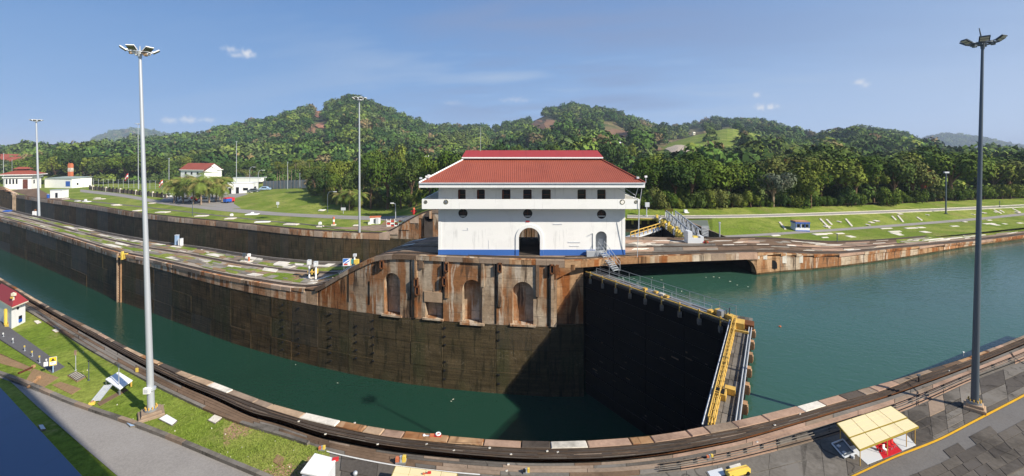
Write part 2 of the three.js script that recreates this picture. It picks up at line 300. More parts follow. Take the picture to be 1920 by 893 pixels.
mat('orange', [.55, .17, .08]); mat('red', [.55, .025, .025], { roughness: .6 }); mat('blue', [.02, .10, .42], { roughness: .5 }); mat('blueSheet', [.06, .105, .19], { map: T.dirty, roughness: .45, metalness: .1 });
mat('canopy', [.80, .67, .38], { map: T.dirty, roughness: .55 }); mat('lens', [.32, .32, .22], { roughness: .2 }); mat('lens2', [.55, .55, .45], { roughness: .2 });
mat('carpet', [.50, .02, .03], { roughness: 1 }); mat('trunk', [.16, .115, .075], { map: T.rust }); mat('trunkPale', [.30, .25, .19], { map: T.rust });
mat('lineYellow', [.72, .40, .03], { map: T.asph }); mat('lineWhite', [.72, .70, .66], { map: T.asph }); mat('teal', [.05, .28, .30]); mat('skyBlue', [.30, .42, .58]); mat('moss', [.10, .085, .02]);
// ================================================================ near lock wall and apron (level 0)
const E0 = curve([[-90, 470], [0, 521], [87, 572], [175, 617], [253, 658], [337, 694], [396, 715], [470, 743], [520, 760], [599, 781], [640, 790], [720, 804], [789, 812], [878, 821], [977, 827], [1056, 828], [1150, 823], [1253, 813], [1316, 801], [1391, 787], [1499, 761], [1560, 744], [1667, 716], [1716, 701], [1826, 666], [1920, 629], [2010, 592]]);
const E1 = curve([[-90, 473], [0, 525.5], [87, 577], [175, 623], [253, 664], [337, 703], [396, 726], [470, 753], [520, 772], [599, 793], [640, 802], [720, 817], [789, 825], [878, 833], [977, 839], [1056, 840], [1150, 836], [1253, 826], [1316, 815], [1391, 801], [1499, 775], [1560, 757], [1667, 728], [1716, 707], [1826, 671], [1920, 633], [2010, 595]]);
const S0 = curve([[-90, 480], [0, 532], [87, 582], [175, 632], [253, 675], [286, 692], [337, 716], [405, 744], [470, 773], [520, 786], [599, 811], [640, 820], [720, 835], [789, 844], [878, 853], [977, 860], [1056, 861], [1150, 858], [1253, 847], [1316, 836], [1391, 821], [1499, 791], [1560, 773], [1667, 741], [1716, 724], [1826, 683], [1920, 645], [2010, 606]]);
const S1 = (x) => S0(x) + lin([[-90, 2.5], [200, 4], [450, 8], [640, 11], [800, 10], [1000, 8], [1250, 7], [1500, 4], [1920, 2.5]])(x);
const C0 = curve([[-90, 512], [0, 562], [47, 580], [175, 659], [289, 721], [354, 753], [416, 781], [470, 800], [520, 814], [599, 840], [640, 851], [720, 867], [789, 877], [878, 886], [977, 893], [1056, 894], [1150, 893], [1253, 885], [1316, 876], [1391, 861], [1499, 834], [1560, 817], [1654, 786], [1716, 762], [1826, 712], [1920, 676], [2010, 636]]);
const R0 = curve([[-90, 676], [0, 703], [60, 725], [119, 751], [163, 767], [240, 793], [263, 801], [348, 835], [400, 857], [470, 886], [510, 903], [620, 952]]);
const YL = curve([[1480, 948], [1560, 913], [1601, 893], [1675, 859], [1760, 825], [1826, 791], [1920, 742], [2010, 694]]);
const ln = (f, x0, x1, n, h = 0) => sample((x) => P(x, f(x), h), x0, x1, n);
const between = (f, g, t, x0, x1, n, h = 0) => sample((x) => P(x, f(x), h).lerp(P(x, g(x), h), t), x0, x1, n);
G.prototype.poly = function (pts) {
  const sh = pts.map((p) => new THREE.Vector2(p.x, p.z));
  for (const [a, b, c] of THREE.ShapeUtils.triangulateShape(sh, [])) { const n = V().crossVectors(V().subVectors(pts[b], pts[a]), V().subVectors(pts[c], pts[a])); n.y > 0 ? this.tri(pts[a], pts[b], pts[c]) : this.tri(pts[a], pts[c], pts[b]); }
  return this;
};
const X0 = -85, X1 = 2005;
const nearWall = thing('lock_wall', P(1000, E0(1000)), 'near concrete lock wall with brown coping and towing track along the bottom', 'lock wall');
{
  const r = rng(11), e0 = ln(E0, X0, X1, 140, -.04), e0b = e0.map((p) => V(p.x, -17, p.z));
  const f = new G();
  for (let i = 0; i < e0.length - 1; i++) f.quad(e0b[i], e0b[i + 1], e0[i + 1], e0[i]);
  f.sheet(e0, ln(E1, X0, X1, 140, -.04));
  f.build('wall_face', M.algaeBrown, nearWall);
  // coping blocks
  const edge = resample(ln(E0, X0, X1, 400, .05), 1.5, .9, r), inner = ln(E1, X0, X1, 400, .05);
  const tints = [M.concreteTan, M.concreteTan, M.concretePink, M.concretePink, M.concreteBrown, M.concreteMid, M.concreteMid, M.wallRust, M.wallRust];
  for (let i = 0; i < edge.length - 1; i++) {
    const a = edge[i], b = edge[i + 1], d = V().subVectors(b, a).normalize().multiplyScalar(.018), a2 = a.clone().add(d), b2 = b.clone().sub(d), px = CX + a.x * F / -a.z;
    let m = tints[r() * tints.length | 0]; if ((px > 370 && px < 405) || (px > 530 && px < 585) || (px > 990 && px < 1032) || (px > 1485 && px < 1510)) m = M.concretePale; else if (r() < .09) m = M.soot;
    const lift = V(0, (r() - .5) * .03, 0);
    new G().slab([nearest(inner, a2).add(lift), nearest(inner, b2).add(lift), b2.add(lift), a2.add(lift)], .5, .03).build('coping_block', m, nearWall);
  }
  // track bed, rails, rack
  new G().sheet(ln(E1, X0, X1, 200, -.02), ln(S0, X0, X1, 200, -.02)).build('track_bed', M.soot, nearWall);
  const rb = [];
  for (const t of [.16, .50, .86]) new G().bar(between(E1, S0, t, X0, X1, 240, -.02), .035, .04).build('rail', M.rail, nearWall);
  new G().bar(between(E1, S0, .31, X0, X1, 240, -.02), .05, .008).build('rail', M.concreteDark, nearWall);
  new G().bar(between(E1, S0, .68, X0, X1, 240, -.02), .06, .008).build('rail', M.concreteDark, nearWall);
  // pale patches along the bed (worn concrete strips, each a thin slab)
  for (let i = 0; i < 170; i++) {
    const x = lerp(20, 1900, r()), t = lerp(.01, .93, r()), w = lerp(.015, .07, r()), dx = lerp(10, 70, r());
    new G().sheet(between(E1, S0, t, x, x + dx, 4, -.012 + i * 1e-4), between(E1, S0, t + w, x, x + dx, 4, -.012 + i * 1e-4)).build('worn_strip', [M.concreteMid, M.concreteGrey, M.concreteBrown, M.concreteDark, M.concreteBrown][r() * 5 | 0], nearWall);
  }
  // conductor slot, a real groove
  const s = new G();
  s.sheet(ln(S0, X0, X1, 200, -.35), ln(S1, X0, X1, 200, -.35));
  const a = ln(S0, X0, X1, 200, -.02), b = ln(S0, X0, X1, 200, -.35), c = ln(S1, X0, X1, 200, 0), d = ln(S1, X0, X1, 200, -.35);
  for (let i = 0; i < 200; i++) s.quad(a[i], a[i + 1], b[i + 1], b[i]).quad(d[i], d[i + 1], c[i + 1], c[i]);
  s.build('conductor_slot', M.slotDark, nearWall);
  new G().bar(between(S0, S1, .5, X0, X1, 200, -.35), .05, .2).build('rail', M.rustSteel, nearWall);
  // service strip: concrete slabs between slot and kerb
  const outer = ln(C0, X0, X1, 500, 0), mids = [0, .2, .42, .7, 1];
  for (let k = 0; k < 4; k++) {
    let x = X0;
    while (x < X1) {
      const dx = lerp(30, 150, r()) * (k == 1 ? 1.6 : 1), x2 = Math.min(X1, x + dx), lf = x < 330, right = x > 1180;
      const pal = right ? [M.concretePink, M.concretePink, M.concreteMid, M.concreteGrey, M.apronMid, M.concretePink] : x > 600 ? [M.concreteMid, M.concreteGrey, M.concreteBrown, M.apronMid, M.apron] : [M.concreteBrown, M.apronMid, M.concreteBrown, M.concreteGrey];
      const n = Math.max(2, dx / 14 | 0), h = (r() - .5) * .02;
      const A = between(S1, C0, mids[k] + .012, x + .6, x2 - .3, n, h), B = between(S1, C0, mids[k + 1] - .012, x + .6, x2 - .3, n, h), g = new G().sheet(A, B), lo = (p) => V(p.x, p.y - .12, p.z);
      for (let i = 0; i < n; i++) g.quad(lo(B[i]), lo(B[i + 1]), B[i + 1], B[i]).quad(A[i], A[i + 1], lo(A[i + 1]), lo(A[i]));
      g.quad(A[0], lo(A[0]), lo(B[0]), B[0]).quad(A[n], B[n], lo(B[n]), lo(A[n]));
      g.build('service_slab', pal[r() * pal.length | 0], nearWall); x = x2;
    }
  }
  new G().sheet(ln(S1, X0, X1, 200, -.09), ln(C0, X0, X1, 200, -.09)).build('strip_base', M.soot, nearWall);
}
// ground under everything near
{
  const c = ln(C0, -85, 2005, 120, -.05);
  structure(new G().poly([...c, V(75, -.05, 30), V(-75, -.05, 30)]).build('ground', M.grass), 'green ground beside the near lock wall');
  const gr = ln(C0, -85, 618, 60, 0), rr = sample((x) => P(x, R0(x)), -85, 618, 60);
  structure(new G().sheet(gr.slice(0, 44), rr.slice(0, 44)).build('verge', M.grass), 'green grass verge around the left lamp mast'); structure(new G().sheet(gr.slice(43), rr.slice(43)).build('verge', M.poorGrass), 'thin brownish grass verge left of the white booth');
  const R1 = [[-90, 616], [0, 700], [26, 722], [70, 763], [150, 833], [220, 893], [300, 966]].map(([x, y]) => P(x, y, -.03));
  structure(new G().poly([...sample((x) => P(x, R0(x), -.03), -85, 618, 60), V(0, -.03, -10), V(0, -.03, 6), V(-4, -.03, 6), ...R1.reverse()]).build('road', M.road), 'grey road curving away at the bottom left');
  // kerbs
  const r = rng(21), kerb = tag(new THREE.Group(), 'low grey concrete kerb between the grass verge and the road', 'kerb'); kerb.name = 'kerb'; scene.add(kerb);
  const kp = resample(sample((x) => P(x, R0(x), -.03), -85, 618, 200), 1.1);
  for (let i = 0; i < kp.length - 1; i++) { const d = V().subVectors(kp[i + 1], kp[i]).normalize().multiplyScalar(.012); new G().bar([kp[i].clone().add(d), kp[i + 1].clone().sub(d)], .17, .13 + r() * .012).build('kerb_stone', [M.concreteGrey, M.concreteMid, M.apronMid][r() * 3 | 0], kerb); }
  const k2 = tag(new THREE.Group(), 'dark concrete kerb between the towing track and the grass verge', 'kerb'); k2.name = 'kerb_001'; names.set('kerb', 1); scene.add(k2);
  const kq = resample(sample((x) => P(x, C0(x) + 1, 0), -85, 608, 200), 1.3);
  for (let i = 0; i < kq.length - 1; i++) { const d = V().subVectors(kq[i + 1], kq[i]).normalize().multiplyScalar(.012); new G().bar([kq[i].clone().add(d), kq[i + 1].clone().sub(d)], .15, .10 + r() * .015).build('kerb_stone', [M.apronMid, M.concreteGrey, M.concreteBrown][r() * 3 | 0], k2); }
  // right apron
  structure(new G().poly([...ln(C0, 619, 2005, 90, -.02), V(70, -.02, 20), V(2, -.02, 20), P(560, 980, -.02), P(563, 885, -.02)]).build('apron', M.apronMid), 'dark paved apron behind the near lock wall');
}
const apron = tag(new THREE.Group(), 'patchwork of grey and dark paving slabs at the bottom right', null, null, 'structure'); apron.name = 'pavement'; scene.add(apron);
{
  const r = rng(31), slabQ = (c4, m, name = 'paving_slab', h = .012) => new G().slab(c4.map((p) => V(p.x, p.y + h, p.z)), .05, .008).build(name, m, apron);
  const pt = (x, t) => P(x, lerp(C0(x) + 2, YL(x) - 4, t));
  // mosaic between track and yellow line
  let x = 1500;
  while (x < 1990) {
    const dx = lerp(22, 46, r()), big = x < 1560;
    let t = 0;
    while (t < 1) {
      const dt = big ? 1 : lerp(.18, .5, r()), t2 = Math.min(1, t + dt), g = .6;
      const m = big ? M.apronMid : x < 1650 ? [M.apronMid, M.apronMid, M.apron][r() * 3 | 0] : [M.apron, M.apronBlack, M.apronMid, M.concreteGrey, M.concreteMid, M.apron, M.apronMid][r() * 7 | 0];
      const sk = 10;
      slabQ([pt(x + g + sk * t, t + .01), pt(x + dx + sk * t, t + .01), pt(x + dx + sk * t2, t2 - .01), pt(x + g + sk * t2, t2 - .01)], m);
      t = t2;
    }
    x += dx;
  }
  // left part of the apron, between 620 and 1500 at the bottom edge
  x = 640;
  while (x < 1500) {
    const dx = lerp(40, 90, r()), c = (xx, d) => P(xx, C0(xx) + d), m = x < 760 ? [M.apronBlack, M.apron][r() * 2 | 0] : M.apronMid;
    for (const [d0, d1] of [[3, 32], [33, 90]]) slabQ([c(x + .6, d0), c(x + dx, d0), c(x + dx - d1 * .1, d1), c(x + .6 - d1 * .1, d1)], x > 1330 && d0 > 10 ? M.apronMid : m);
    x += dx;
  }
  // road surface beyond the yellow line, then darker slabs
  const q = (x, d) => P(x, YL(x) + d);
  structure(new G().sheet(sample((x) => q(x, 3), 1480, 2005, 40), sample((x) => P(x + 60, YL(x) + 85, 0), 1480, 2005, 40)).build('road', M.roadDark), 'dark grey access road at the bottom right beyond the yellow line');
  for (let k = 0; k < 5; k++) for (let x = 1640 + k * 30; x < 2010; x += 0) {
    const dx = lerp(20, 44, r()), d0 = 24 + k * 22, d1 = d0 + 22, m = [M.apronBlack, M.apron, M.apron, M.apronBlack][r() * 4 | 0];
    if (!(k == 0 && r() < .5)) slabQ([q(x + .6, d0 + .6), q(x + dx, d0 + .6), q(x + dx + 14, d1), q(x + 14.6, d1)], m, 'paving_slab', .02);
    x += dx;
  }
  structure(new G().sheet(sample((x) => { const p = q(x, -1.5); p.y = .022; return p; }, 1480, 2005, 60), sample((x) => { const p = q(x, 2.2 + (x - 1480) / 400); p.y = .022; return p; }, 1480, 2005, 60)).build('road_marking', M.lineYellow), 'yellow line painted along the apron edge');
  structure(new G().sheet(sample((x) => P(x, C0(x) + 1.2, .034), 612, 900, 30), sample((x) => P(x, C0(x) + 3.6, .034), 612, 900, 30)).build('road_marking', M.lineWhite), 'thin white line at the edge of the dark apron');
}

// ================================================================ centre lock wall (two levels)
const wY = curve([[-90, 434], [0, 467.5], [105, 512], [224, 566], [274, 583], [320, 601], [430, 642], [560, 679], [667, 703.7], [782, 723], [865, 732], [951, 739.6], [1044, 745], [1095, 747]]);
const topH = curve([[-90, -6], [0, -5.6], [218, -5.55], [320, -5.35], [480, -5.05], [560, -4.87], [596, -4.3], [620, -3.25], [650, -1.9], [680, -.75], [700, -.1], [721, .25], [760, .48], [900, .5], [1393, .42], [1440, .23], [1565, -.56], [1693, -.82], [1833, -1.46], [2010, -1.5]]);
const frD = curve([[1044, 45.2], [1095, 45.3], [1160, 46.5], [1305, 47.9], [1393, 48.8], [1419, 49.2], [1440, 49.8], [1565, 52.35], [1693, 57], [1833, 64.5], [1920, 69.3], [2010, 75]]);
const fD = (x) => x < 1070 ? 26 * F / (wY(x) - HY) : frD(x);
const fP = (x, h = topH(x)) => V((x - CX) * fD(x) / F, h, -fD(x));
const shift = lin([[-90, 85], [105, 75], [320, 64], [480, 76], [560, 84], [596, 78], [620, 82], [650, 79], [700, 77], [721, 75], [760, 56], [830, 25], [1000, 0], [1300, -5], [2010, -5]]);
const bDL = curve([[-30, 150], [48, 121.7], [160, 97.9], [271, 85], [380, 77], [475, 70.4], [571, 66.2], [647, 64.6], [700, 61.5], [785, 58.2], [830, 57.9], [1000, 57.6], [1095, 57.6]]);
const kY = curve([[1090, 444], [1175, 444], [1320, 446], [1440, 446], [1556, 453], [1673, 448.5], [1800, 437], [1920, 424.5], [2010, 416]]);
const bP = (x, dh = 0) => { const b = x + shift(x); if (b < 1080) { const d = bDL(b); return V((b - CX) * d / F, topH(x) + dh, -d); } const h = topH(x) - .12; const p = P(b, kY(b), h); p.y += dh; return p; };
const pier = thing('lock_wall', fP(900, 0), 'long centre lock wall with dark sides, arched niches and a ramp', 'lock wall');
{
  const r = rng(41);
  // core under the top
  const cols = []; for (let x = -88; x <= 2008; x += x > 560 && x < 760 ? 6 : 16) cols.push(x);
  const A = cols.map((x) => fP(x)), B = cols.map((x) => bP(x));
  const left = cols.filter((x) => x < 596).length, mk = (i0, i1, m, name) => { const g = new G().sheet(A.slice(i0, i1), B.slice(i0, i1)); for (let i = i0; i < i1 - 1; i++) { const a = B[i], b = B[i + 1]; g.quad(b, a, V(a.x, -16, a.z), V(b.x, -16, b.z)); } g.build(name, m, pier); };
  mk(0, left + 1, M.concrete, 'lower_deck'); mk(left, cols.filter((x) => x < 735).length + 1, M.concreteDark, 'ramp_deck'); mk(cols.filter((x) => x < 735).length, cols.length, M.concreteMid, 'upper_deck');
  // slabs on the lower top
  const q = (x, t, h) => { const p = fP(x).lerp(bP(x), t); p.y += h; return p; };
  for (let i = 0; i < 230; i++) {
    const x = lerp(-40, 590, Math.pow(r(), .8)), lane = r(), t0 = lane < .45 ? lerp(.13, .42, r()) : lerp(.62, .84, r()), dx = lerp(6, 26, r()), dt = lerp(.04, .14, r()), sk = lerp(-6, 10, r());
    new G().slab([q(x, t0, .04 + i * 2e-4), q(x + dx, t0, .04 + i * 2e-4), q(x + dx + sk, t0 + dt, .04 + i * 2e-4), q(x + sk, t0 + dt, .04 + i * 2e-4)], .05, .01).build('concrete_slab', [M.concretePale, M.concretePale, M.apronPale, M.concreteGrey, M.concreteMid, M.dirt][r() * 6 | 0], pier);
  }
  for (let i = 0; i < 70; i++) { const x = lerp(-40, 575, r()), lane = r(), t0 = lane < .45 ? lerp(.13, .36, r()) : lerp(.62, .80, r()), dx = lerp(12, 46, r()), dt = lerp(.06, .15, r()), sk = lerp(-4, 10, r()); new G().slab([q(x, t0, .045 + i * 4e-4), q(x + dx, t0, .045 + i * 4e-4), q(x + dx + sk, t0 + dt, .045 + i * 4e-4), q(x + sk, t0 + dt, .045 + i * 4e-4)], .05, .01).build('grass_patch', M.grass, pier); }
  // tow tracks: front, middle, back
  const tr = (t, w, m, x0, x1, h = .03, hh = .07) => new G().bar(sample((x) => q(x, t, h), x0, x1, 160), w, hh).build('rail', m, pier);
  const bed = (t0, t1, x0, x1, m) => new G().sheet(sample((x) => q(x, t0, .012), x0, x1, 160), sample((x) => q(x, t1, .012), x0, x1, 160)).build('track_bed', m, pier);
  bed(.012, .11, -85, 1060, M.concreteBrown); bed(.50, .60, -85, 596, M.concreteMid); bed(.86, .985, -85, 596, M.concreteGrey);
  tr(.05, .3, M.concreteDark, -85, 1060, .02, .05); tr(.09, .16, M.rail, -85, 1060, .02, .05); tr(.55, .4, M.concreteDark, -85, 600, .02, .04); tr(.58, .2, M.rail, -85, 590, .02, .05); tr(.93, .4, M.concreteDark, -85, 600, .02, .04); tr(.98, .25, M.concreteGrey, -85, 600, .02, .25);
  for (const [t0, t1, m] of [[.10, .15, M.concreteBrown], [.22, .34, M.concreteMid], [.38, .45, M.concreteBrown], [.52, .62, M.concreteTan], [.68, .78, M.concretePink], [.84, .97, M.concreteMid]]) for (let x = 600; x < 815; x += 27) new G().sheet(sample((u) => q(u, t0 + .004, .03), x, x + 26, 6), sample((u) => q(u, t1, .03), x, x + 26, 6)).build('ramp_slab', x < 720 ? [M.concreteTan, M.concretePale, M.concretePink, M.concreteTan, m][r() * 5 | 0] : r() < .7 ? m : [M.concreteDark, M.concretePink, M.concreteGrey][r() * 3 | 0], pier);  // lower ramp slabs made paler, replacing sunlight the slope misses
  // strips on the ramp deck and the upper deck left of the house
  
  // right deck: strips, slabs, patches
  const pal = [M.concreteBrown, M.concreteMid, M.concretePink, M.concreteBrown, M.apronMid, M.concreteMid];
  for (let k = 0; k < 5; k++) { let x = 1110 + k * 9; while (x < 1990) { const dx = lerp(40, 130, r()), t0 = .03 + k * .19, t1 = t0 + .18, n = 6, h = .015 + .02 * r(); const gr = x > 1690 && k > 1; if (!gr) new G().sheet(sample((u) => q(u, t0, h), x + .5, x + dx - .5, n), sample((u) => q(u, t1, h), x + .5, x + dx - .5, n)).build('deck_slab', pal[r() * pal.length | 0], pier); x += dx; } }
  for (let i = 0; i < 62; i++) { const x = lerp(1180, 1690, r()), t = lerp(.15, .88, r()), dx = lerp(8, 34, r()), dt = lerp(.02, .07, r()), sk = lerp(-8, 12, r()); new G().slab([q(x, t, .05 + i * 3e-4), q(x + dx, t, .05 + i * 3e-4), q(x + dx + sk, t + dt, .05 + i * 3e-4), q(x + sk, t + dt, .05 + i * 3e-4)], .04, .008).build('concrete_slab', [M.concretePale, M.apronPale, M.concretePale, M.concreteTan][r() * 4 | 0], pier); }
  new G().sheet(sample((u) => q(u, .40, .045), 1685, 2005, 30), sample((u) => q(u, .93, .045), 1685, 2005, 30)).build('grass_strip', M.grass, pier);
  for (let i = 0; i < 26; i++) { const x = lerp(1690, 1900, r()), t = lerp(.30, .8, r()), dx = lerp(8, 40, r()), dt = lerp(.03, .10, r()), sk = lerp(-4, 12, r()); new G().slab([q(x, t, .08 + i * 3e-4), q(x + dx, t, .08 + i * 3e-4), q(x + dx + sk, t + dt, .08 + i * 3e-4), q(x + sk, t + dt, .08 + i * 3e-4)], .04, .008).build('concrete_slab', [M.concretePale, M.apronPale, M.concretePale][r() * 3 | 0], pier); }
  tr(.05, .35, M.soot, 1060, 2005, .02, .09); tr(.13, .2, M.rail, 1060, 2005); tr(.42, .25, M.rail, 1100, 1700); tr(.96, .5, M.soot, 1330, 2005, .02, .1); tr(.91, .25, M.rail, 1330, 2005);

  // ---- faces. A bay = plane piece of wall between two joints
  const bayBox = (x0, x1, h0, h1a, h1b, inset, m, name, th = .7) => {
    const a = fP(x0, 0), b = fP(x1, 0), u = V().subVectors(b, a).normalize(), n = V(-u.z, 0, u.x), A = V().copy(a).addScaledVector(n, -inset).addScaledVector(u, .02), Bq = V().copy(b).addScaledVector(n, -inset).addScaledVector(u, -.02), A2 = V().copy(A).addScaledVector(n, -th), B2 = V().copy(Bq).addScaledVector(n, -th);
    const s = (p, y) => V(p.x, y, p.z), c = .03;
    const f = [s(A, h0), s(Bq, h0), s(Bq, h1b), s(A, h1a)], back = [s(A2, h0), s(B2, h0), s(B2, h1b), s(A2, h1a)], ctr = f.reduce((q, p) => q.add(p), V()).multiplyScalar(.25);
    const fr = f.map((p) => { const d = V().subVectors(ctr, p); return V().copy(p).addScaledVector(d, Math.min(.2, c / d.length())).addScaledVector(n, c); });
    const g = new G().quad(fr[0], fr[1], fr[2], fr[3]);
    for (let i = 0; i < 4; i++) { const j = (i + 1) % 4; g.quad(f[i], f[j], fr[j], fr[i]).quad(back[i], back[j], f[j], f[i]); }
    return g.build(name, m, pier);
  };
  const wet = [M.algae, M.algae, M.algaeDark, M.algaeBrown], dry = [M.wallStain, M.wallStain, M.wallRust];
  const joints = [-88, -50, -15, 18, 48, 78, 105, 133, 162, 192, 222, 254, 288, 322, 358, 395, 432, 470, 508, 546, 596, 653, 700, 770, 830, 930, 1030, 1095];
  for (let i = 0; i < joints.length - 1; i++) {
    const a = joints[i], b = joints[i + 1];
    const m = wet[r() * 4 | 0];
    bayBox(a, b, -9.2, -6.62, -6.62, .02 + .05 * r(), wet[r() * 4 | 0], 'wall_panel'); bayBox(a, b, -11.7, -9.23, -9.23, .02 + .05 * r(), m, 'wall_panel'); bayBox(a, b, -16, -11.73, -11.73, .02 + .05 * r(), wet[r() * 4 | 0], 'wall_panel');
    if (b <= 596) {                       // low wall: stained band and separate coping stones, lightened to stand in for sun
      bayBox(a, b, -6.6, topH(a) - .5, topH(b) - .5, .02 * r(), [M.wallPale, M.wallSunTint, M.wallSunTint][r() * 3 | 0], 'wall_panel');
      for (let k = 0; k < 2; k++) { const c = lerp(a, b, k / 2), d = lerp(a, b, (k + 1) / 2); bayBox(c, d, Math.max(topH(c), topH(d)) - .48, topH(c) + .02, topH(d) + .02, -.07 + .03 * r(), [M.copingSunTint, M.copingSunTint, M.copingRust, M.wallSunTint, M.wallPale, M.concreteMid][r() * 6 | 0], 'coping_block'); }
    }
  }
  // tall panels with niches
  const tall = [[596, 653], [653, 700], [700, 770, 'arch', 720, 750, 511, 588], [770, 830, 'hole', 797, 828, 566, 595], [830, 930, 'arch', 867, 904, 524, 604], [930, 1030, 'arch', 961, 1000, 528, 607], [1030, 1044]];
  for (const [x0, x1, kind, nx0, nx1, ny0, ny1] of tall) {
    const a = fP(x0, 0), b = fP(x1, 0), L = a.distanceTo(b), u = V().subVectors(b, a).normalize(), n = V(-u.z, 0, u.x);
    const S = (x) => { const k = (x - CX) / F, t = (k * -a.z - a.x) / ((b.x - a.x) + k * (b.z - a.z)); return t * L; };     // where the sight line meets the bay
    const dz = (x) => -lerp(a.z, b.z, S(x) / L), hh = (x, y) => hAt(y, dz(x));
    const sh = new THREE.Shape(); sh.moveTo(.015, -6.6); sh.lineTo(L - .015, -6.6);
    for (let k = 8; k >= 0; k--) { const x = lerp(x0, x1, k / 8); sh.lineTo(clamp(L * k / 8, .015, L - .015), topH(x) - .42); }
    sh.closePath();
    let s0, s1, hb, ht;
    if (kind) {
      s0 = S(nx0); s1 = S(nx1); hb = hh(nx0, ny1); ht = hh(nx0, ny0); const hole = new THREE.Path(), rad = (s1 - s0) / 2;
      hole.moveTo(s0, hb); hole.lineTo(s1, hb);
      if (kind === 'arch') hole.absarc((s0 + s1) / 2, ht - rad, rad, 0, Math.PI, false); else { hole.lineTo(s1, ht); hole.lineTo(s0, ht); }
      hole.closePath(); sh.holes.push(hole);
    }
    new G().outline(sh, V(a.x, 0, a.z), u, .85, 12).build('wall_panel', x0 == 596 ? M.wallRust : M.wallStain, pier);
    const bk = V().copy(a).addScaledVector(n, -.87), bk2 = V().copy(b).addScaledVector(n, -.87);
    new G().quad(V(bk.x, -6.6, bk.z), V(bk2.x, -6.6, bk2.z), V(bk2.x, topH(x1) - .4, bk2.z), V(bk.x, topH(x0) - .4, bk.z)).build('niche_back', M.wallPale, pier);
    if (kind) {                            // sill and a raised surround
      const c = V().copy(a).addScaledVector(u, (s0 + s1) / 2).addScaledVector(n, .04);
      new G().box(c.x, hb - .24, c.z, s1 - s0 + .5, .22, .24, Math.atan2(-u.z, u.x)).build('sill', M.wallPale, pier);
      if (kind === 'hole') new G().box(c.x, ht + .05, c.z, s1 - s0 + .15, 1.1, .10, Math.atan2(-u.z, u.x)).build('patch', M.concreteTan, pier);
    }
  }
  // vertical fenders, guide grooves and rusty brackets on the tall wall
  const rib = (x, h0, h1, w, m, out = .08, name = 'guide_strip') => { const p = fP(x, 0), e = fP(x + 3, 0), u = V().subVectors(e, p).normalize(); new G().box(p.x, h0, p.z + out * .5, w, h1 - h0, out + .05, Math.atan2(-u.z, u.x)).build(name, m, pier); };
  for (const [x, w, h1] of [[653, .12, -2.3], [692, .14, -2.9], [770, .12, 0], [829.5, .17, 0], [929.5, .18, 0], [1028, .2, 0]]) rib(x, x < 700 ? -5.6 : -6.5, h1, w, M.slotDark, .012);
  for (const [x, h0, h1, w] of [[790, -.9, .05, .5], [838, -4, .0, .42], [905, -2.6, .0, .35], [938, -4.6, .0, .4], [1008, -3.4, 0, .35], [1036, -6.5, 0, .34], [780, -6.4, .1, .26]]) rib(x, h0, h1, w, [M.wallRust, M.concreteTan, M.wallStain, M.concreteBrown][r() * 4 | 0], .14, 'pilaster');
  for (const [x, y] of [[716, 496], [837, 501], [937, 502], [1035, 505], [780, 530], [782, 545], [833, 528]]) {
    const d = fD(x), p = D(x, y, d - .2), w = .42;
    const o = new THREE.Group(); o.name = 'fender_bracket'; pier.add(o); o.position.copy(p).sub(pier.position);
    const g1 = new G(); for (const s of [-1, 1]) g1.box(s * w * .42, -.5, 0, .1, 1, .35); g1.box(0, -.5, 0, w, .12, .35).box(0, .38, 0, w, .12, .35);
    g1.buildLocal = true; const m1 = rawBuild(g1, 'bracket_frame', M.rustSteel, o); rawBuild(new G().box(0, -.3, -.05, w * .5, .6, .2), 'bolt_plate', M.black, o);
  }
  // joints below: rows of bolts left by old fenders
  for (const x of [530, 560, 620, 668, 700, 834, 935]) for (let k = 0; k < 7; k++) if (r() < .8) { const p = fP(x, lerp(-7.4, -13, k / 6)); new G().box(p.x, p.y, p.z + .03, .22, .16, .12).build('old_bolt', M.black, pier); }
  // right recess before the gate: orange stained setback, chamfered beam
  {
    const a = fP(1044, 0), b = fP(1096, 0), z = (p, y, dz) => V(p.x, y, p.z + dz);
    new G().quad(z(a, -6.6, -.8), z(b, -6.6, -.8), z(b, .1, -.8), z(a, .1, -.8)).quad(z(a, -6.6, -.8), z(a, .1, -.8), z(a, .1, .0), z(a, -6.6, .0)).build('recess_face', M.wallRust, pier);
    new G().quad(z(b, -16, -.8), z(b, -16, -6), z(b, .1, -6), z(b, .1, -.8)).build('recess_side', M.algaeBrown, pier);
    const p0 = fP(1040, .08), p1 = fP(1040, -1.5), p2 = fP(1078, -.45), p3 = fP(1078, .08), o = V(0, 0, .14), bk = V(0, 0, -1);
    const pts = [p1, p2, p3, p0]; const g = new G().quad(...pts.map((p) => V().copy(p).add(o))); for (let i = 0; i < 4; i++) { const A1 = pts[i], B1 = pts[(i + 1) % 4]; g.quad(V().copy(A1).add(bk), V().copy(B1).add(bk), V().copy(B1).add(o), V().copy(A1).add(o)); } g.build('chamfer_beam', M.wallRust, pier);
  }
  // beam along the top (carries the towing track), swept along the ramp
  const beam = (x0, x1, h, out, m, name) => { const n = Math.max(2, (x1 - x0) / 10 | 0), f = sample((x) => { const p = fP(x); p.z += out; return p; }, x0, x1, n), bk = sample((x) => { const p = fP(x); p.z -= .6; return p; }, x0, x1, n), g = new G(), lo = (p) => V(p.x, p.y - h, p.z), up = (p) => V(p.x, p.y + .02, p.z);
    for (let i = 0; i < n; i++) g.quad(lo(f[i]), lo(f[i + 1]), up(f[i + 1]), up(f[i])).quadUp(up(f[i]), up(f[i + 1]), up(bk[i + 1]), up(bk[i])).quad(lo(bk[i]), lo(bk[i + 1]), lo(f[i + 1]), lo(f[i]));
    g.quad(lo(f[0]), up(f[0]), up(bk[0]), lo(bk[0])).quad(lo(bk[n]), up(bk[n]), up(f[n]), lo(f[n])); g.build(name, m, pier); };
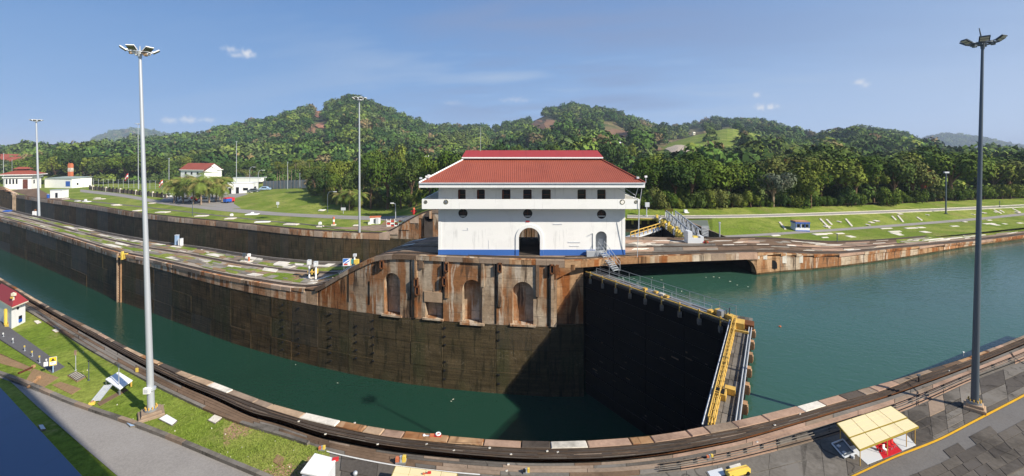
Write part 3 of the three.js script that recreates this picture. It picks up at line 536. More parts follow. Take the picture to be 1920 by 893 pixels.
  let x = 592; while (x < 1040) { const dx = lerp(16, 34, r()); beam(x + .2, Math.min(1042, x + dx) - .2, .5, .16 + r() * .04, [M.wallRust, M.concreteBrown, M.wallStain, M.concreteMid][r() * 4 | 0], 'beam_block'); x += dx; }
  x = 1040; while (x < 1421) { const dx = lerp(18, 40, r()); beam(x + .1, Math.min(1421, x + dx) - .1, .72, .10 + r() * .03, [M.wallRust, M.wallRust, M.wallStain, M.concreteMid, M.concretePink][r() * 5 | 0], 'beam_block'); x += dx; }
  // gate recess behind the beam: back wall, ceiling
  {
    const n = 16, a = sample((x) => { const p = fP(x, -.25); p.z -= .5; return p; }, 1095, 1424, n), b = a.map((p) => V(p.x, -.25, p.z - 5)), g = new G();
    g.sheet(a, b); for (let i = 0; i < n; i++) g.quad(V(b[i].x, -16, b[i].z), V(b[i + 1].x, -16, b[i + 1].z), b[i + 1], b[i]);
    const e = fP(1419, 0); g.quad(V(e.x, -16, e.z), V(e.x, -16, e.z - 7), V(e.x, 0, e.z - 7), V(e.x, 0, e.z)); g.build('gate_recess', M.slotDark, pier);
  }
  // right wall from the recess to the far right, in poured bays with a small arched hole
  const rj = [1419]; while (rj[rj.length - 1] < 1990) rj.push(rj[rj.length - 1] + lerp(26, 48, r()));
  for (let i = 0; i < rj.length - 1; i++) {
    const [a, b] = [rj[i], rj[i + 1]], w = .03 * r();
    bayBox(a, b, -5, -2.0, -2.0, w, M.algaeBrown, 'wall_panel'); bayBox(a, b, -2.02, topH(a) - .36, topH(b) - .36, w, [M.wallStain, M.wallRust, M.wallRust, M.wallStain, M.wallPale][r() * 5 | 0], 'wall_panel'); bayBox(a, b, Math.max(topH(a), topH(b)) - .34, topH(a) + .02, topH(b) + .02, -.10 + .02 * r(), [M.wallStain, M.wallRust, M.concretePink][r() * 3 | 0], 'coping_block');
  }
  const hp = D(1449, 496, fD(1449) - .06); new G().geo(new THREE.CylinderGeometry(.5, .5, .1, 12, 1, false, 0, Math.PI).rotateZ(Math.PI / 2).rotateY(Math.PI / 2), hp).box(hp.x, hp.y - .5, hp.z, 1, .5, .1).build('drain_arch', M.black, pier);
  for (const [x, y, w, h] of [[1432, 482, .8, .55], [1421, 483, .4, .35], [1471, 484, .5, 1.2], [1502, 486, .45, .9]]) { const p = D(x, y, fD(x) - .05); new G().box(p.x, p.y - h / 2, p.z, w, h, .08).build('patch', M.concretePale, pier); }
  // curved corner where the recess ends
  { const e = fP(1419, -.3), sh = new THREE.Shape(); sh.moveTo(0, 0); sh.lineTo(-1.6, 0); sh.quadraticCurveTo(-.15, -.1, 0, -1.9); sh.closePath(); new G().outline(sh, V(e.x, e.y, e.z + .02), V(1, 0, 0), 1).build('corner_bracket', M.wallRust, pier); }
}
function rawBuild(g, name, m, parent) { // geometry already local to its parent
  const geo = new THREE.BufferGeometry(); geo.setAttribute('position', new THREE.BufferAttribute(new Float32Array(g.p), 3)); geo.setAttribute('normal', new THREE.BufferAttribute(new Float32Array(g.n), 3));
  const uv = new Float32Array(g.p.length / 3 * 2); for (let i = 0; i < g.p.length / 3; i++) { const ny = Math.abs(g.n[i * 3 + 1]), nx = Math.abs(g.n[i * 3]); uv[i * 2] = nx > .8 ? g.p[i * 3 + 2] : g.p[i * 3]; uv[i * 2 + 1] = ny > .7 ? g.p[i * 3 + 2] : g.p[i * 3 + 1]; }
  geo.setAttribute('uv', new THREE.BufferAttribute(uv, 2));
  const o = new THREE.Mesh(geo, m); o.name = name; o.castShadow = o.receiveShadow = true; parent.add(o); return o;
}

// ================================================================ water
const GT = -.9;
const GF = P(1109, 505, GT), GM = P(1384, 596, GT), GN = P(1345, 799, GT);
structure(new G().quadUp(V(-420, -14, -10), V(24, -14, -10), V(24, -14, -330), V(-420, -14, -330)).build('water', M.waterLow), 'dark green water low in the lock chamber');
{
  const pts = [V(GF.x, -2.2, GF.z - 8), V(GF.x, -2.2, GF.z), V(GM.x, -2.2, GM.z), V(GN.x, -2.2, GN.z)];
  for (let x = 1350; x <= 2005; x += 40) { const p = P(x, E0(x) + 3, 0); pts.push(V(p.x, -2.2, p.z)); }
  pts.push(V(330, -2.2, -20), V(330, -2.2, -150)); for (let x = 2005; x >= 1430; x -= 40) { const p = fP(x, -2.2); pts.push(V(p.x, -2.2, p.z - .4)); } const e = fP(1419, -2.2); pts.push(V(e.x, -2.2, e.z - 6));
  structure(new G().poly(pts).build('water', M.waterUp), 'teal water held back by the closed lock gates');
}
{ const r = rng(71), g = new G(); for (let i = 0; i < 16; i++) { const x = lerp(1120, 1420, r()), p = P(x, lerp(516, 548, r()) - (x > 1300 ? 0 : 0), -2.2); if (p.x < GF.x + 3) continue; g.box(p.x, -2.22, p.z, lerp(.06, .22, r()), .05, lerp(.05, .1, r()), r() * 3); } for (let i = 0; i < 4; i++) { const x = lerp(330, 1000, r()), p = V((x - CX) * fD(x) / F, 0, -fD(x) + lerp(.4, 3, r())); g.box(p.x, -14.02, p.z, lerp(.08, .2, r()), .05, .07, r() * 3); } tag(g.build('debris', M.concretePale), 'pale floating bits on the lock water', null, null, 'stuff'); }
// ================================================================ land on the far side
const fwD = curve([[-90, 192], [30, 178], [73, 165], [163, 145], [268, 124], [475, 105], [592, 97], [723, 93.5], [830, 91], [1000, 85], [1180, 77]]);
const fwH = lin([[-90, -2.4], [4, -3], [18, -4.6], [31, -6], [723, -6], [745, -4.5], [764, -3.1], [790, -1.4], [812, -.5], [835, -.1], [1180, 0]]);
const fwP = (x, dh = 0, dd = 0) => { const d = fwD(x) + dd; return V((x - CX) * d / F, fwH(x) + dh, -d); };
function landH(x, d) {            // ground height of the left and middle land by direction and distance
  const w = fwD(x), base = x < 720 ? -6 : lerp(-6, -.3, sstep(720, 850, x)), e = d - w;
  const m = 2.4 * Math.exp(-(((x - 600) / 130) ** 2)) * sstep(30, 62, e) * (1 - sstep(70, 130, e));
  return Math.max(lerp(Math.min(base, fwH(x) > -6 && x < 40 ? -6 : base), -5.2, sstep(60, 160, e)), -6) + m + .02;
}
function LP(x, y, dh = 0) { let d = 18 * F / (y - HY); for (let i = 0; i < 30; i++) d = lerp(d, (CAM_H - landH(x, d)) * F / (y - HY), .6); return V((x - CX) * d / F, landH(x, d) + dh, -d); }
{
  const cols = sample((x) => x, -330, 1185, 120), rows = [.6, 4, 10, 18, 28, 36, 44, 52, 60, 70, 85, 105, 130, 165, 220, 300], g = new G();
  const grid = rows.map((e) => cols.map((x) => { const d = fwD(Math.max(-90, x)) + e, h = landH(Math.max(-90, x), d); return V((x - CX) * d / F, e < 2 ? Math.max(h, fwH(x) - .02) : h, -d); }));
  for (let i = 0; i < grid.length - 1; i++) g.sheet(grid[i], grid[i + 1]);
  structure(g.build('ground', M.grass), 'green lawns beyond the far lock chamber');
}
const farWall = thing('lock_wall', fwP(500), 'far lock wall on the left, dark with a pinkish brown coping, behind the second chamber', 'lock wall');
{
  const r = rng(51); let x = -88;
  while (x < 1180) {
    const dx = lerp(12, 26, r()) * (x < 120 ? .6 : 1), x2 = Math.min(1180, x + dx), a = fwP(x), b = fwP(x2), u = V().subVectors(b, a).normalize(), g2 = .03;
    const A = V().copy(a).addScaledVector(u, g2), B = V().copy(b).addScaledVector(u, -g2), bk = V(0, 0, -1.2), dn = (p, y) => V(p.x, y, p.z), tall = fwH(x) > -5.9 && x > 100;
    const face = (h0, ha, hb, out, m, name) => { const o = V(0, 0, out), f = [dn(A, h0).add(o), dn(B, h0).add(o), dn(B, hb).add(o), dn(A, ha).add(o)], g = new G().quad(...f); for (let i = 0; i < 4; i++) { const p = f[i], q = f[(i + 1) % 4]; g.quad(V().copy(p).add(bk), V().copy(q).add(bk), q, p); } g.build(name, m, farWall); };
    face(A.y - (tall ? .6 : 1.25), A.y + .03, B.y + .03, .12 + .05 * r(), [M.copingSunTint, M.copingSunTint, M.copingRust, M.wallSunTint, M.wallPale, M.concreteMid, M.wallSunTint][r() * 7 | 0], 'coping_block');  // far coping colours carry the sunlight that barely reaches this face
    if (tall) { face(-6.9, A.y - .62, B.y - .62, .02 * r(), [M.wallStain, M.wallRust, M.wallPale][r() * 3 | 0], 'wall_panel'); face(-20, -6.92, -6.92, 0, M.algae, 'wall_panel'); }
    else face(-20, A.y - 1.27, B.y - 1.27, .03 * r(), [M.algae, M.algaeDark, M.algae, M.algaeBrown][r() * 4 | 0], 'wall_panel');
    x = x2;
  }
  const t = (e, w, m, h) => new G().bar(sample((q) => fwP(q, .03, e), -85, 1175, 150), w, h).build('rail', m, farWall);
  new G().sheet(sample((q) => fwP(q, .03, .1), -85, 1175, 120), sample((q) => fwP(q, .03, 1.9), -85, 1175, 120)).build('track_bed', M.concreteDark, farWall); t(.5, .3, M.soot, .14); t(1.5, .25, M.rail, .1);
  const n = fwP(805, 0, -.1); new G().box(n.x, -6.5, n.z, 2.2, 4.6, .16).geo(new THREE.CylinderGeometry(1.1, 1.1, .16, 14).rotateX(Math.PI / 2), V(n.x, -1.9, n.z)).build('niche', M.concreteDark, farWall);
  const s = fwP(27, 0, -.3); new G().box(s.x, -14, s.z, 1.5, 8.6, .5).build('guide_strip', M.concreteTan, farWall);
}
// ---- right bank: lawns stepping up to the trees, two roads
const loY = curve([[1330, 446], [1440, 440], [1629, 427], [1833, 411], [1920, 402], [2010, 393]]), upY = curve([[1170, 406.5], [1262, 407.5], [1440, 405], [1731, 395], [1920, 386.6], [2010, 382]]), trY = curve([[1000, 393], [1204, 392], [1440, 388], [1615, 385], [1789, 376.5], [1920, 372], [2010, 369]]);
const RL = -1.1, RU = (x) => lerp(.35, -.1, sstep(1440, 1920, x)), RT = (x) => lerp(1.2, .5, sstep(1440, 1920, x));
function RPt(x, y, dh = 0) {       // point on the right bank seen at (x, y)
  const rows = [[Math.max(loY(x), 446), RL], [loY(x), RL], [upY(x), RU(x)], [trY(x), RT(x)]]; let h = RL;
  if (y <= trY(x)) h = RT(x); else for (let i = 1; i < 3; i++) if (y <= rows[i][0] && y >= rows[i + 1][0]) { const da = (CAM_H - rows[i][1]) * F / (rows[i][0] - HY), db = (CAM_H - rows[i + 1][1]) * F / (rows[i + 1][0] - HY), ya = rows[i][0] - HY, yb = rows[i + 1][0] - HY; const s = (rows[i + 1][1] - rows[i][1]) / (db - da), k = (y - HY) / F; const d = (CAM_H - rows[i][1] + s * da) / (k + s); h = CAM_H - k * d; }
  return P(x, y, h).add(V(0, dh, 0));
}
{
  const front = (x) => x < 1332 ? P(x, 413, 0) : P(x, kY(x) + 2.5, -1.05), n = 90, x0 = 1168, x1 = 2008, g = new G();
  const lo = (x) => x < 1332 ? P(x, 412, 0) : P(x, loY(x), RL), rows = [front, lo, (x) => P(x, upY(x), RU(x)), (x) => P(x, trY(x), RT(x)), ].map((f) => sample(f, x0, x1, n));
  for (let i = 0; i < rows.length - 1; i++) g.sheet(rows[i], rows[i + 1]);
  { const w = (k) => sample((x) => { const p = P(x, trY(x), RT(x)); return V(p.x * k, p.y + (k > 1 ? .02 : 0), p.z * k); }, x0, x1, n); structure(new G().sheet(w(1), w(1.35)).sheet(w(1.35), w(2.3)).build('forest_floor', M.litter), 'dark leaf littered floor of the wood behind the right lawns'); }
  g.sheet(sample((x) => P(x, 400, -.3), 990, 1172, 10), sample((x) => P(x, 345, -.3), 990, 1172, 10));
  structure(g.build('ground', M.grass), 'bright green sloping lawns on the right bank');
  structure(new G().sheet(sample((x) => RPt(x, loY(x) + 2.2, .03), 1334, 2008, 60), sample((x) => RPt(x, loY(x) - 2.2, .03), 1334, 2008, 60)).build('road', M.road), 'lower grey service road along the right bank');
  structure(new G().sheet(sample((x) => RPt(x, upY(x) + 1.9, .03), 1176, 2008, 60), sample((x) => RPt(x, upY(x) - 1.7, .03), 1176, 2008, 60)).build('road', M.road), 'upper grey service road along the right bank');
  const k = new G(); for (const o of [2.4, -2.2]) k.bar(sample((x) => RPt(x, upY(x) + o, .02), 1176, 2008, 60), .12, .10); tag(k.build('kerb', M.concretePale), 'pale concrete kerbs along the upper road of the right bank', 'kerb');
}
// ---- left roads and yard
{
  const rd = (pts, name, m, label, dh = .035) => structure(new G().poly(pts.map(([x, y]) => LP(x, y, dh))).build(name, m), label);
  const top = [[165, 357], [230, 364], [300, 376.5], [360, 384], [420, 390], [480, 395], [533, 399.5], [620, 403.5], [706, 406], [790, 404]], bot = [[160, 361.5], [230, 370], [300, 382.5], [360, 390], [420, 396.5], [480, 402], [533, 405.5], [620, 410], [706, 413.5], [782, 414]];
  const up = curve(top), dn = curve(bot);
  structure(new G().sheet(sample((x) => LP(x, up(x), .05), 150, 785, 70), sample((x) => LP(x, dn(x), .05), 150, 785, 70)).build('road', M.road), 'grey road running along the lawn beyond the far lock wall');
  rd([[300, 377], [318, 362], [352, 360], [400, 364], [446, 361], [466, 364], [440, 372], [438, 382], [452, 391], [430, 391]], 'yard', M.road, 'grey parking yard beside the palms', .03);
  const l2 = curve([[150, 376], [300, 392], [475, 412], [560, 420], [640, 427], [720, 430]]);
  structure(new G().sheet(sample((x) => LP(x, l2(x) + .9, .04), 130, 722, 50), sample((x) => LP(x, l2(x) - 1, .04), 130, 722, 50)).build('path', M.apronMid), 'narrow dark path between the lawn and the far lock wall');
  rd([[588, 430], [640, 430], [700, 434], [735, 432], [745, 425], [720, 421], [660, 426]], 'pavement', M.concreteMid, 'brown concrete area at the foot of the far ramp', .045);
  rd([[20, 358], [60, 349], [95, 366], [140, 374], [110, 377], [60, 370]], 'pavement', M.concreteBrown, 'brown concrete around the far control house', .04);
  rd([[704, 432], [722, 414], [740, 410], [733, 428]], 'path', M.dirt, 'short brown earth path up to the road beside the ramp', .05);
}

// ================================================================ hills
const clearings = [[597, 211, 11, 13], [606, 236, 15, 8], [586, 243, 7, 16], [560, 270, 6, 14], [740, 292, 17, 6], [757, 298, 8, 9], [783, 257, 6, 5], [804, 258, 9, 11], [1020, 233, 26, 11], [1082, 232, 10, 8], [1155, 250, 24, 9], [1085, 250, 10, 11], [1270, 277, 26, 13], [1225, 278, 22, 6], [1310, 283, 16, 8], [1310, 262, 22, 18], [1365, 262, 24, 18], [1300, 246, 4, 6], [1165, 275, 8, 6], [930, 250, 8, 4], [900, 200, 1, 1]];
const isClear = (px, py, grow = 1) => clearings.some(([x, y, a, b]) => ((px - x) / a / grow) ** 2 + ((py - y) / b / grow) ** 2 < 1);
const skyA = curve([[-120, 292], [0, 292], [60, 291], [110, 289], [160, 287], [250, 275], [330, 266], [360, 262], [400, 252], [440, 246], [500, 234], [540, 221], [580, 211], [610, 206], [640, 193], [660, 189], [690, 197], [720, 212], [760, 229], [800, 243], [840, 246], [880, 245], [920, 246], [950, 240], [990, 231], [1020, 218], [1050, 209], [1070, 205], [1110, 208], [1160, 218], [1190, 229], [1220, 240], [1280, 244], [1310, 236], [1350, 229], [1400, 231], [1440, 237], [1480, 249], [1510, 258], [1540, 261], [1570, 255], [1610, 249], [1640, 252], [1690, 261], [1730, 278], [1770, 294], [1830, 300], [1920, 302], [2050, 302]]);
const dA = curve([[-120, 520], [200, 560], [400, 640], [660, 680], [900, 760], [1070, 820], [1300, 900], [1600, 820], [2050, 620]]);
const d0A = curve([[-120, 262], [300, 262], [560, 258], [800, 230], [1000, 200], [1200, 150], [1500, 145], [2050, 165]]);
const h0A = lin([[-120, -5.2], [700, -5], [1150, -1], [2050, 1]]);
const hillA = (x, d) => { const a = d0A(x), b = dA(x), v = clamp((d - a) / (b - a)), w = Math.pow(v, 1.25); const lump = (vnoise(x / 60 + 50, d / 70 + 50, 4096, 4096, 3) - .5) * 30 * v * (1 - v) * 2.2; return lerp(h0A(x), hAt(skyA(x), b), w) + lump; };
const skyB = curve([[1150, 296], [1190, 290], [1230, 277], [1270, 264], [1300, 255], [1340, 246], [1372, 241], [1420, 252], [1500, 272], [1560, 288], [1600, 296]]);
const hillB = (x, d) => lerp(4, hAt(skyB(x), 430), Math.pow(clamp((d - 210) / 220), 1.1));
const dirt = { A: [], B: [] };
function hillMesh(name, label, x0, x1, nx, nv, d0, d1, hf, m) {
  const g = new G(), xs = sample((x) => x, x0, x1, nx), row = (v) => xs.map((x) => { const d = lerp(d0(x), d1(x), v); return V((x - CX) * d / F, hf(x, d), -d); });
  let a = row(0); for (let i = 1; i <= nv; i++) { const b = row(i / nv); g.sheet(a, b); a = b; }
  const back = a.map((p) => V(p.x * 1.5, -8, p.z * 1.5)); g.sheet(a, back);
  return structure(g.build(name, m), label);
}
hillMesh('hills', 'wooded green hills behind the locks', -420, 2260, 134, 26, d0A, dA, hillA, M.hill);
hillMesh('hill', 'bright grassy knoll with a pale cutting right of the control house', 1150, 1600, 40, 12, () => 210, () => 430, hillB, M.grass);
const farSky = [curve([[60, 292], [130, 285], [160, 272], [200, 252], [230, 247], [260, 246], [320, 257], [400, 276], [480, 292]]), curve([[1660, 292], [1700, 276], [1735, 262], [1770, 255], [1800, 257], [1850, 264], [1920, 278], [2020, 292]])];
const farD = 2300, farH = [0, 1].map((k) => (x, d) => lerp(-6, hAt(farSky[k](x), farD), clamp((d - 1700) / 600)));
hillMesh('hill', 'bluish far hill behind the trees on the left', 60, 480, 30, 8, () => 1700, () => farD, farH[0], M.hill);
hillMesh('hill', 'bluish far hill at the right edge', 1660, 2060, 30, 8, () => 1700, () => farD, farH[1], M.hill);
structure(new G().quadUp(V(-9000, -9, -200), V(9000, -9, -200), V(9000, -9, -9000), V(-9000, -9, -9000)).build('terrain', M.hill), 'distant plain reaching the horizon');
// bare cuttings and slopes on the hills, as thick lumps of earth lying on them
{
  const patch = (x, y, a, b, m, label, hf, d0, d1, name = 'terrain') => {
    const g = new G(), n = 14, ring = [], at = (px, py) => { let d = d0; for (let q = d0; q < d1; q += 3) { if (hAt(py, q) <= hf(px, q) + 1.2) { d = q; break; } d = q; } return V((px - CX) * d / F, hf(px, d) + 1.0, -d); };
    const c = at(x, y); for (let i = 0; i < n; i++) { const t = i / n * 2 * Math.PI, k = .8 + .35 * vnoise(i * 1.7 + x, y, 4096, 4096, 9); ring.push(at(x + a * k * Math.cos(t), y + b * k * Math.sin(t))); }
    c.y += .8; for (let i = 0; i < n; i++) g.tri(c, ring[(i + 1) % n], ring[i]);
    structure(g.build(name, m), label);
  };
  const A = (x, y, a, b, m, label) => patch(x, y, a, b, m, label, hillA, d0A(x), dA(x)), B = (x, y, a, b, m, label) => patch(x, y, a, b, m, label, hillB, 210, 430);
  A(598, 211, 8, 11, M.redEarth, 'red bare cutting near the top of the left hill'); A(605, 236, 13, 5, M.redEarth, 'red bare terrace below the red cutting on the left hill'); A(586, 244, 4, 13, M.brownSlope, 'thin brown track down the left hill'); A(740, 292, 15, 4, M.dirt, 'pale brown track low on the hill left of the control house roof'); A(758, 299, 5, 8, M.dirt, 'short brown bend of track beside the control house roof'); A(804, 258, 8, 10, M.brownSlope, 'brownish bare patch left above the control house roof');
  A(1020, 233, 24, 10, M.brownSlope, 'brown bare slope on the crest behind the control house'); A(1155, 250, 22, 8, M.brownSlope, 'brown bare slope right of the crest behind the control house'); A(1085, 250, 9, 10, M.brownSlope, 'narrow bare strip below the crest behind the control house');
  B(1272, 279, 24, 7, M.paleEarth, 'pale rock cutting on the grassy knoll'); B(1226, 279, 20, 3, M.dirt, 'brown edge of track left of the pale cutting'); B(1312, 285, 18, 4, M.dirt, 'brown earth right of the pale cutting');
}

// ================================================================ trees
function crownGeo(seed, { nb = 9, n = 300, leaf = .15, flat = .75, spread = .62, rb = [.3, .48], low = -.35 }) {
  const r = rng(seed), p = [], nn = [], col = [], blobs = [];
  for (let i = 0; i < nb; i++) { const t = r() * 6.283, k = Math.sqrt(r()) * spread, y = lerp(low, .5, r()) * (1 - k * .5); blobs.push([V(Math.cos(t) * k, y * flat, Math.sin(t) * k), lerp(rb[0], rb[1], r())]); }
  const tot = blobs.reduce((a, b) => a + b[1] ** 2, 0), d = V(), u = V(), w = V(), nm = V(), c = V();
  for (const [bc, br] of blobs) {
    const cnt = Math.round(n * br * br / tot), bt = .85 + .3 * r();
    for (let i = 0; i < cnt; i++) {
      const z = lerp(-.75, 1, Math.pow(r(), .75)), t = r() * 6.283, q = Math.sqrt(Math.max(0, 1 - z * z)); d.set(q * Math.cos(t), z, q * Math.sin(t));
      c.copy(bc).addScaledVector(d, br * lerp(.72, 1.1, r()));
      nm.copy(d).add(V(r() - .5, r() - .3, r() - .5).multiplyScalar(1.3)).normalize();
      u.set(r() - .5, r() - .5, r() - .5).cross(nm).normalize(); w.crossVectors(nm, u);
      const s = leaf * lerp(.6, 1.25, r()), a = s * .5, b = s * lerp(.25, .42, r()), k = bt * lerp(.72, 1.28, r()), yl = r() < .08 ? 1.25 : 1;
      const A = [V().copy(c).addScaledVector(u, -a), V().copy(c).addScaledVector(w, b), V().copy(c).addScaledVector(u, a), V().copy(c).addScaledVector(w, -b)];
      const sn = V().copy(d).multiplyScalar(.75).addScaledVector(nm, .45).add(V(0, .12, 0)).normalize();
      for (const j of [0, 2, 1, 0, 3, 2]) { p.push(A[j].x, A[j].y, A[j].z); nn.push(sn.x, sn.y, sn.z); col.push(k * yl, k, k); }
    }
  }
  const g = new THREE.BufferGeometry(); g.setAttribute('position', new THREE.BufferAttribute(new Float32Array(p), 3)); g.setAttribute('normal', new THREE.BufferAttribute(new Float32Array(nn), 3)); g.setAttribute('color', new THREE.BufferAttribute(new Float32Array(col), 3));
  return g;
}
const leafM = (k, rgb) => { const m = new THREE.MeshPhysicalMaterial({ color: new THREE.Color().setRGB(...rgb), roughness: .9, specularIntensity: .15, vertexColors: true, side: THREE.DoubleSide }); m.name = k; return M[k] = m; };
leafM('leafInst', [1, 1, 1]);
const GREENS = [[.056, .095, .014], [.088, .13, .018], [.040, .072, .018], [.135, .165, .026], [.072, .105, .022], [.115, .13, .034]];
GREENS.forEach((c, i) => leafM('leaf' + i, c)); leafM('leafGrey', [.13, .15, .095]); leafM('leafRed', [.34, .075, .05]); leafM('leafYellow', [.16, .17, .03]); leafM('leafPalm', [.085, .125, .025]); leafM('leafDry', [.17, .13, .07]);
// ---- the woods on the hills: one mass, one instanced object per crown shape
{
  const r = rng(77), shapes = [0, 1, 2, 3, 4].map((i) => crownGeo(100 + i, { nb: 7 + i, n: 380, leaf: .25, flat: .7 + .08 * i, spread: .58 })), lists = shapes.map(() => []);
  const big0 = (X, d) => d > 330 && vnoise(X / 38 + 300, d / 50 + 300, 4096, 4096, 8) > .80;
  const put = (x, d, hf, s, tint) => {
    const h = hf(x, d), X = (x - CX) * d / F, py = HY + (CAM_H - h) * F / d;
    if (big0(X, d) && r() < .75) return; if (isClear(x, py, 1.2) || isClear(x, py - s * .9 * F / d, 1.05) || isClear(x, py - s * .45 * F / d, 1.1)) return;
    const k = r() * shapes.length | 0, pick = r(), big = vnoise(X / 60 + 99, d / 60 + 99, 4096, 4096, 5);
    let c = pick < .30 ? [.030, .066, .014] : pick < .56 ? [.055, .10, .018] : pick < .80 ? [.10, .145, .026] : pick < .965 ? [.065, .095, .03] : [.17, .125, .06];
    c = mix3(c, big > .5 ? [.14, .155, .032] : [.03, .06, .018], Math.abs(big - .5) * .9); if (tint) c = mix3(c, tint, .5);
    const b = lerp(.85, 1.65, r()); lists[k].push([X, h + s * .45, -d, s * lerp(.8, 1.2, r()), s * lerp(.75, 1.3, r()), r() * 6.28, c[0] * b, c[1] * b, c[2] * b]);
  };
  const landH2 = (x, d) => landH(Math.max(x, -80), d);
  for (let i = 0; i < 12500; i++) { const x = lerp(-330, 2200, r()), a = d0A(x), b = dA(x) + 12, d = Math.sqrt(lerp(a * a, b * b, Math.pow(r(), .9))); put(x, d, hillA, lerp(4.8, 12.5, Math.pow(r(), 1.9))); }
  for (let i = 0; i < 1500; i++) { const x = lerp(1185, 2060, r()), q = RPt(x, trY(x)), k = lerp(1.05, 1.75, r()), d = -q.z * k; put(x, d, () => q.y, lerp(2.4, 4.2, r())); }
  for (let i = 0; i < 700; i++) { const x = lerp(-120, 610, r()), d = lerp(236, 268, r()); put(x, d, landH2, lerp(3.0, 5.5, r())); }
  for (let i = 0; i < 460; i++) { const x = lerp(585, 1000, r()), d = lerp(x < 660 ? 165 : 140, 232, r()); put(x, d, landH2, lerp(2.4, 5, r())); }
  for (let i = 0; i < 700; i++) { const x = lerp(1160, 1600, r()), d = Math.sqrt(lerp(210 * 210, 432 * 432, r())); if (x > 1215 && x < 1450 && d > 275 && r() < .92) { if (r() < .25) put(x, d, hillB, lerp(.8, 2, r()), [.12, .17, .03]); continue; } put(x, d, hillB, lerp(3, 5.5, r())); }
  for (let i = 0; i < 2600; i++) { const k = r() < .5 ? 0 : 1, x = k ? lerp(1670, 2040, r()) : lerp(70, 470, r()), d = Math.sqrt(lerp(1750 ** 2, (farD + 30) ** 2, r())); put(x, d, farH[k], lerp(11, 18, r())); }
  shapes.forEach((g, k) => {
    const L = lists[k], im = new THREE.InstancedMesh(g, M.leafInst, L.length), o = new THREE.Object3D(), c = new THREE.Color();
    L.forEach(([x, y, z, sx, sy, ry, cr, cg, cb], i) => { o.position.set(x, y, z); o.scale.set(sx, sy, sx); o.rotation.set(0, ry, 0); o.updateMatrix(); im.setMatrixAt(i, o.matrix); im.setColorAt(i, c.setRGB(cr, cg, cb)); });
    im.name = numbered('forest'); im.castShadow = im.receiveShadow = true; tag(im, 'dense green woods covering the hills', null, null, 'stuff'); scene.add(im);
  });
}
// ---- single trees
const crowns = [0, 1, 2, 3, 4, 5].map((i) => crownGeo(200 + i, { nb: 12 + i * 2, n: 2300, leaf: .115, flat: [.8, .62, .95, .7, .85, .6][i], spread: [.6, .72, .52, .66, .6, .75][i], rb: [.22, .42] }));
const trunks = [0, 1, 2].map((i) => {            // unit: crown radius 1, ground at y = -1.15
  const r = rng(300 + i), g = new G(), top = V((r() - .5) * .1, -.25, (r() - .5) * .1); g.tube(V(0, -1.25, 0), top, .075, .05, 7);
  for (let k = 0; k < 6; k++) { const t = k / 6 * 6.28 + r(), s = V(0, -1.2, 0).lerp(top, lerp(.55, 1, r())), e = V(Math.cos(t) * lerp(.3, .6, r()), lerp(.0, .4, r()), Math.sin(t) * lerp(.3, .6, r())); const m = V().lerpVectors(s, e, .5).add(V(0, -.05, 0)); g.tube(s, m, .038, .026, 5, false).tube(m, e, .026, .010, 5, false); }
  return g;
});
const trunkGeo = trunks.map((g) => { const h = new THREE.Group(), m = rawBuild(g, 'trunk', M.trunk, h); return m.geometry; });
const protoTrees = new Map();
function tree(at, R, H, kind, leaf, label, cat = 'tree', group, trunkM = M.trunk, name = 'tree') {
  const key = kind + leaf + name + trunkM.name; let o = protoTrees.get(key);
  if (!o) { o = new THREE.Group(); const t = new THREE.Mesh(trunkGeo[kind % 3], trunkM), c = new THREE.Mesh(crowns[kind], M[leaf]); t.name = name === 'shrub' ? 'stem' : 'trunk'; c.name = name === 'shrub' ? 'foliage' : 'crown'; for (const m of [t, c]) { m.position.y = 1.15; m.castShadow = m.receiveShadow = true; o.add(m); } protoTrees.set(key, o); }
  const k = o.clone(); k.name = numbered(name); k.position.copy(at); k.scale.set(R, H / 1.95, R); k.rotation.y = (at.x * 7.3 + at.z * 3.1) % 6.28;
  if (name === 'shrub') { for (const m of k.children) m.position.y = .42; k.children[0].scale.y = .35; k.scale.set(R, H / 1.0, R); }
  scene.add(k); return tag(k, label, cat, group);
}
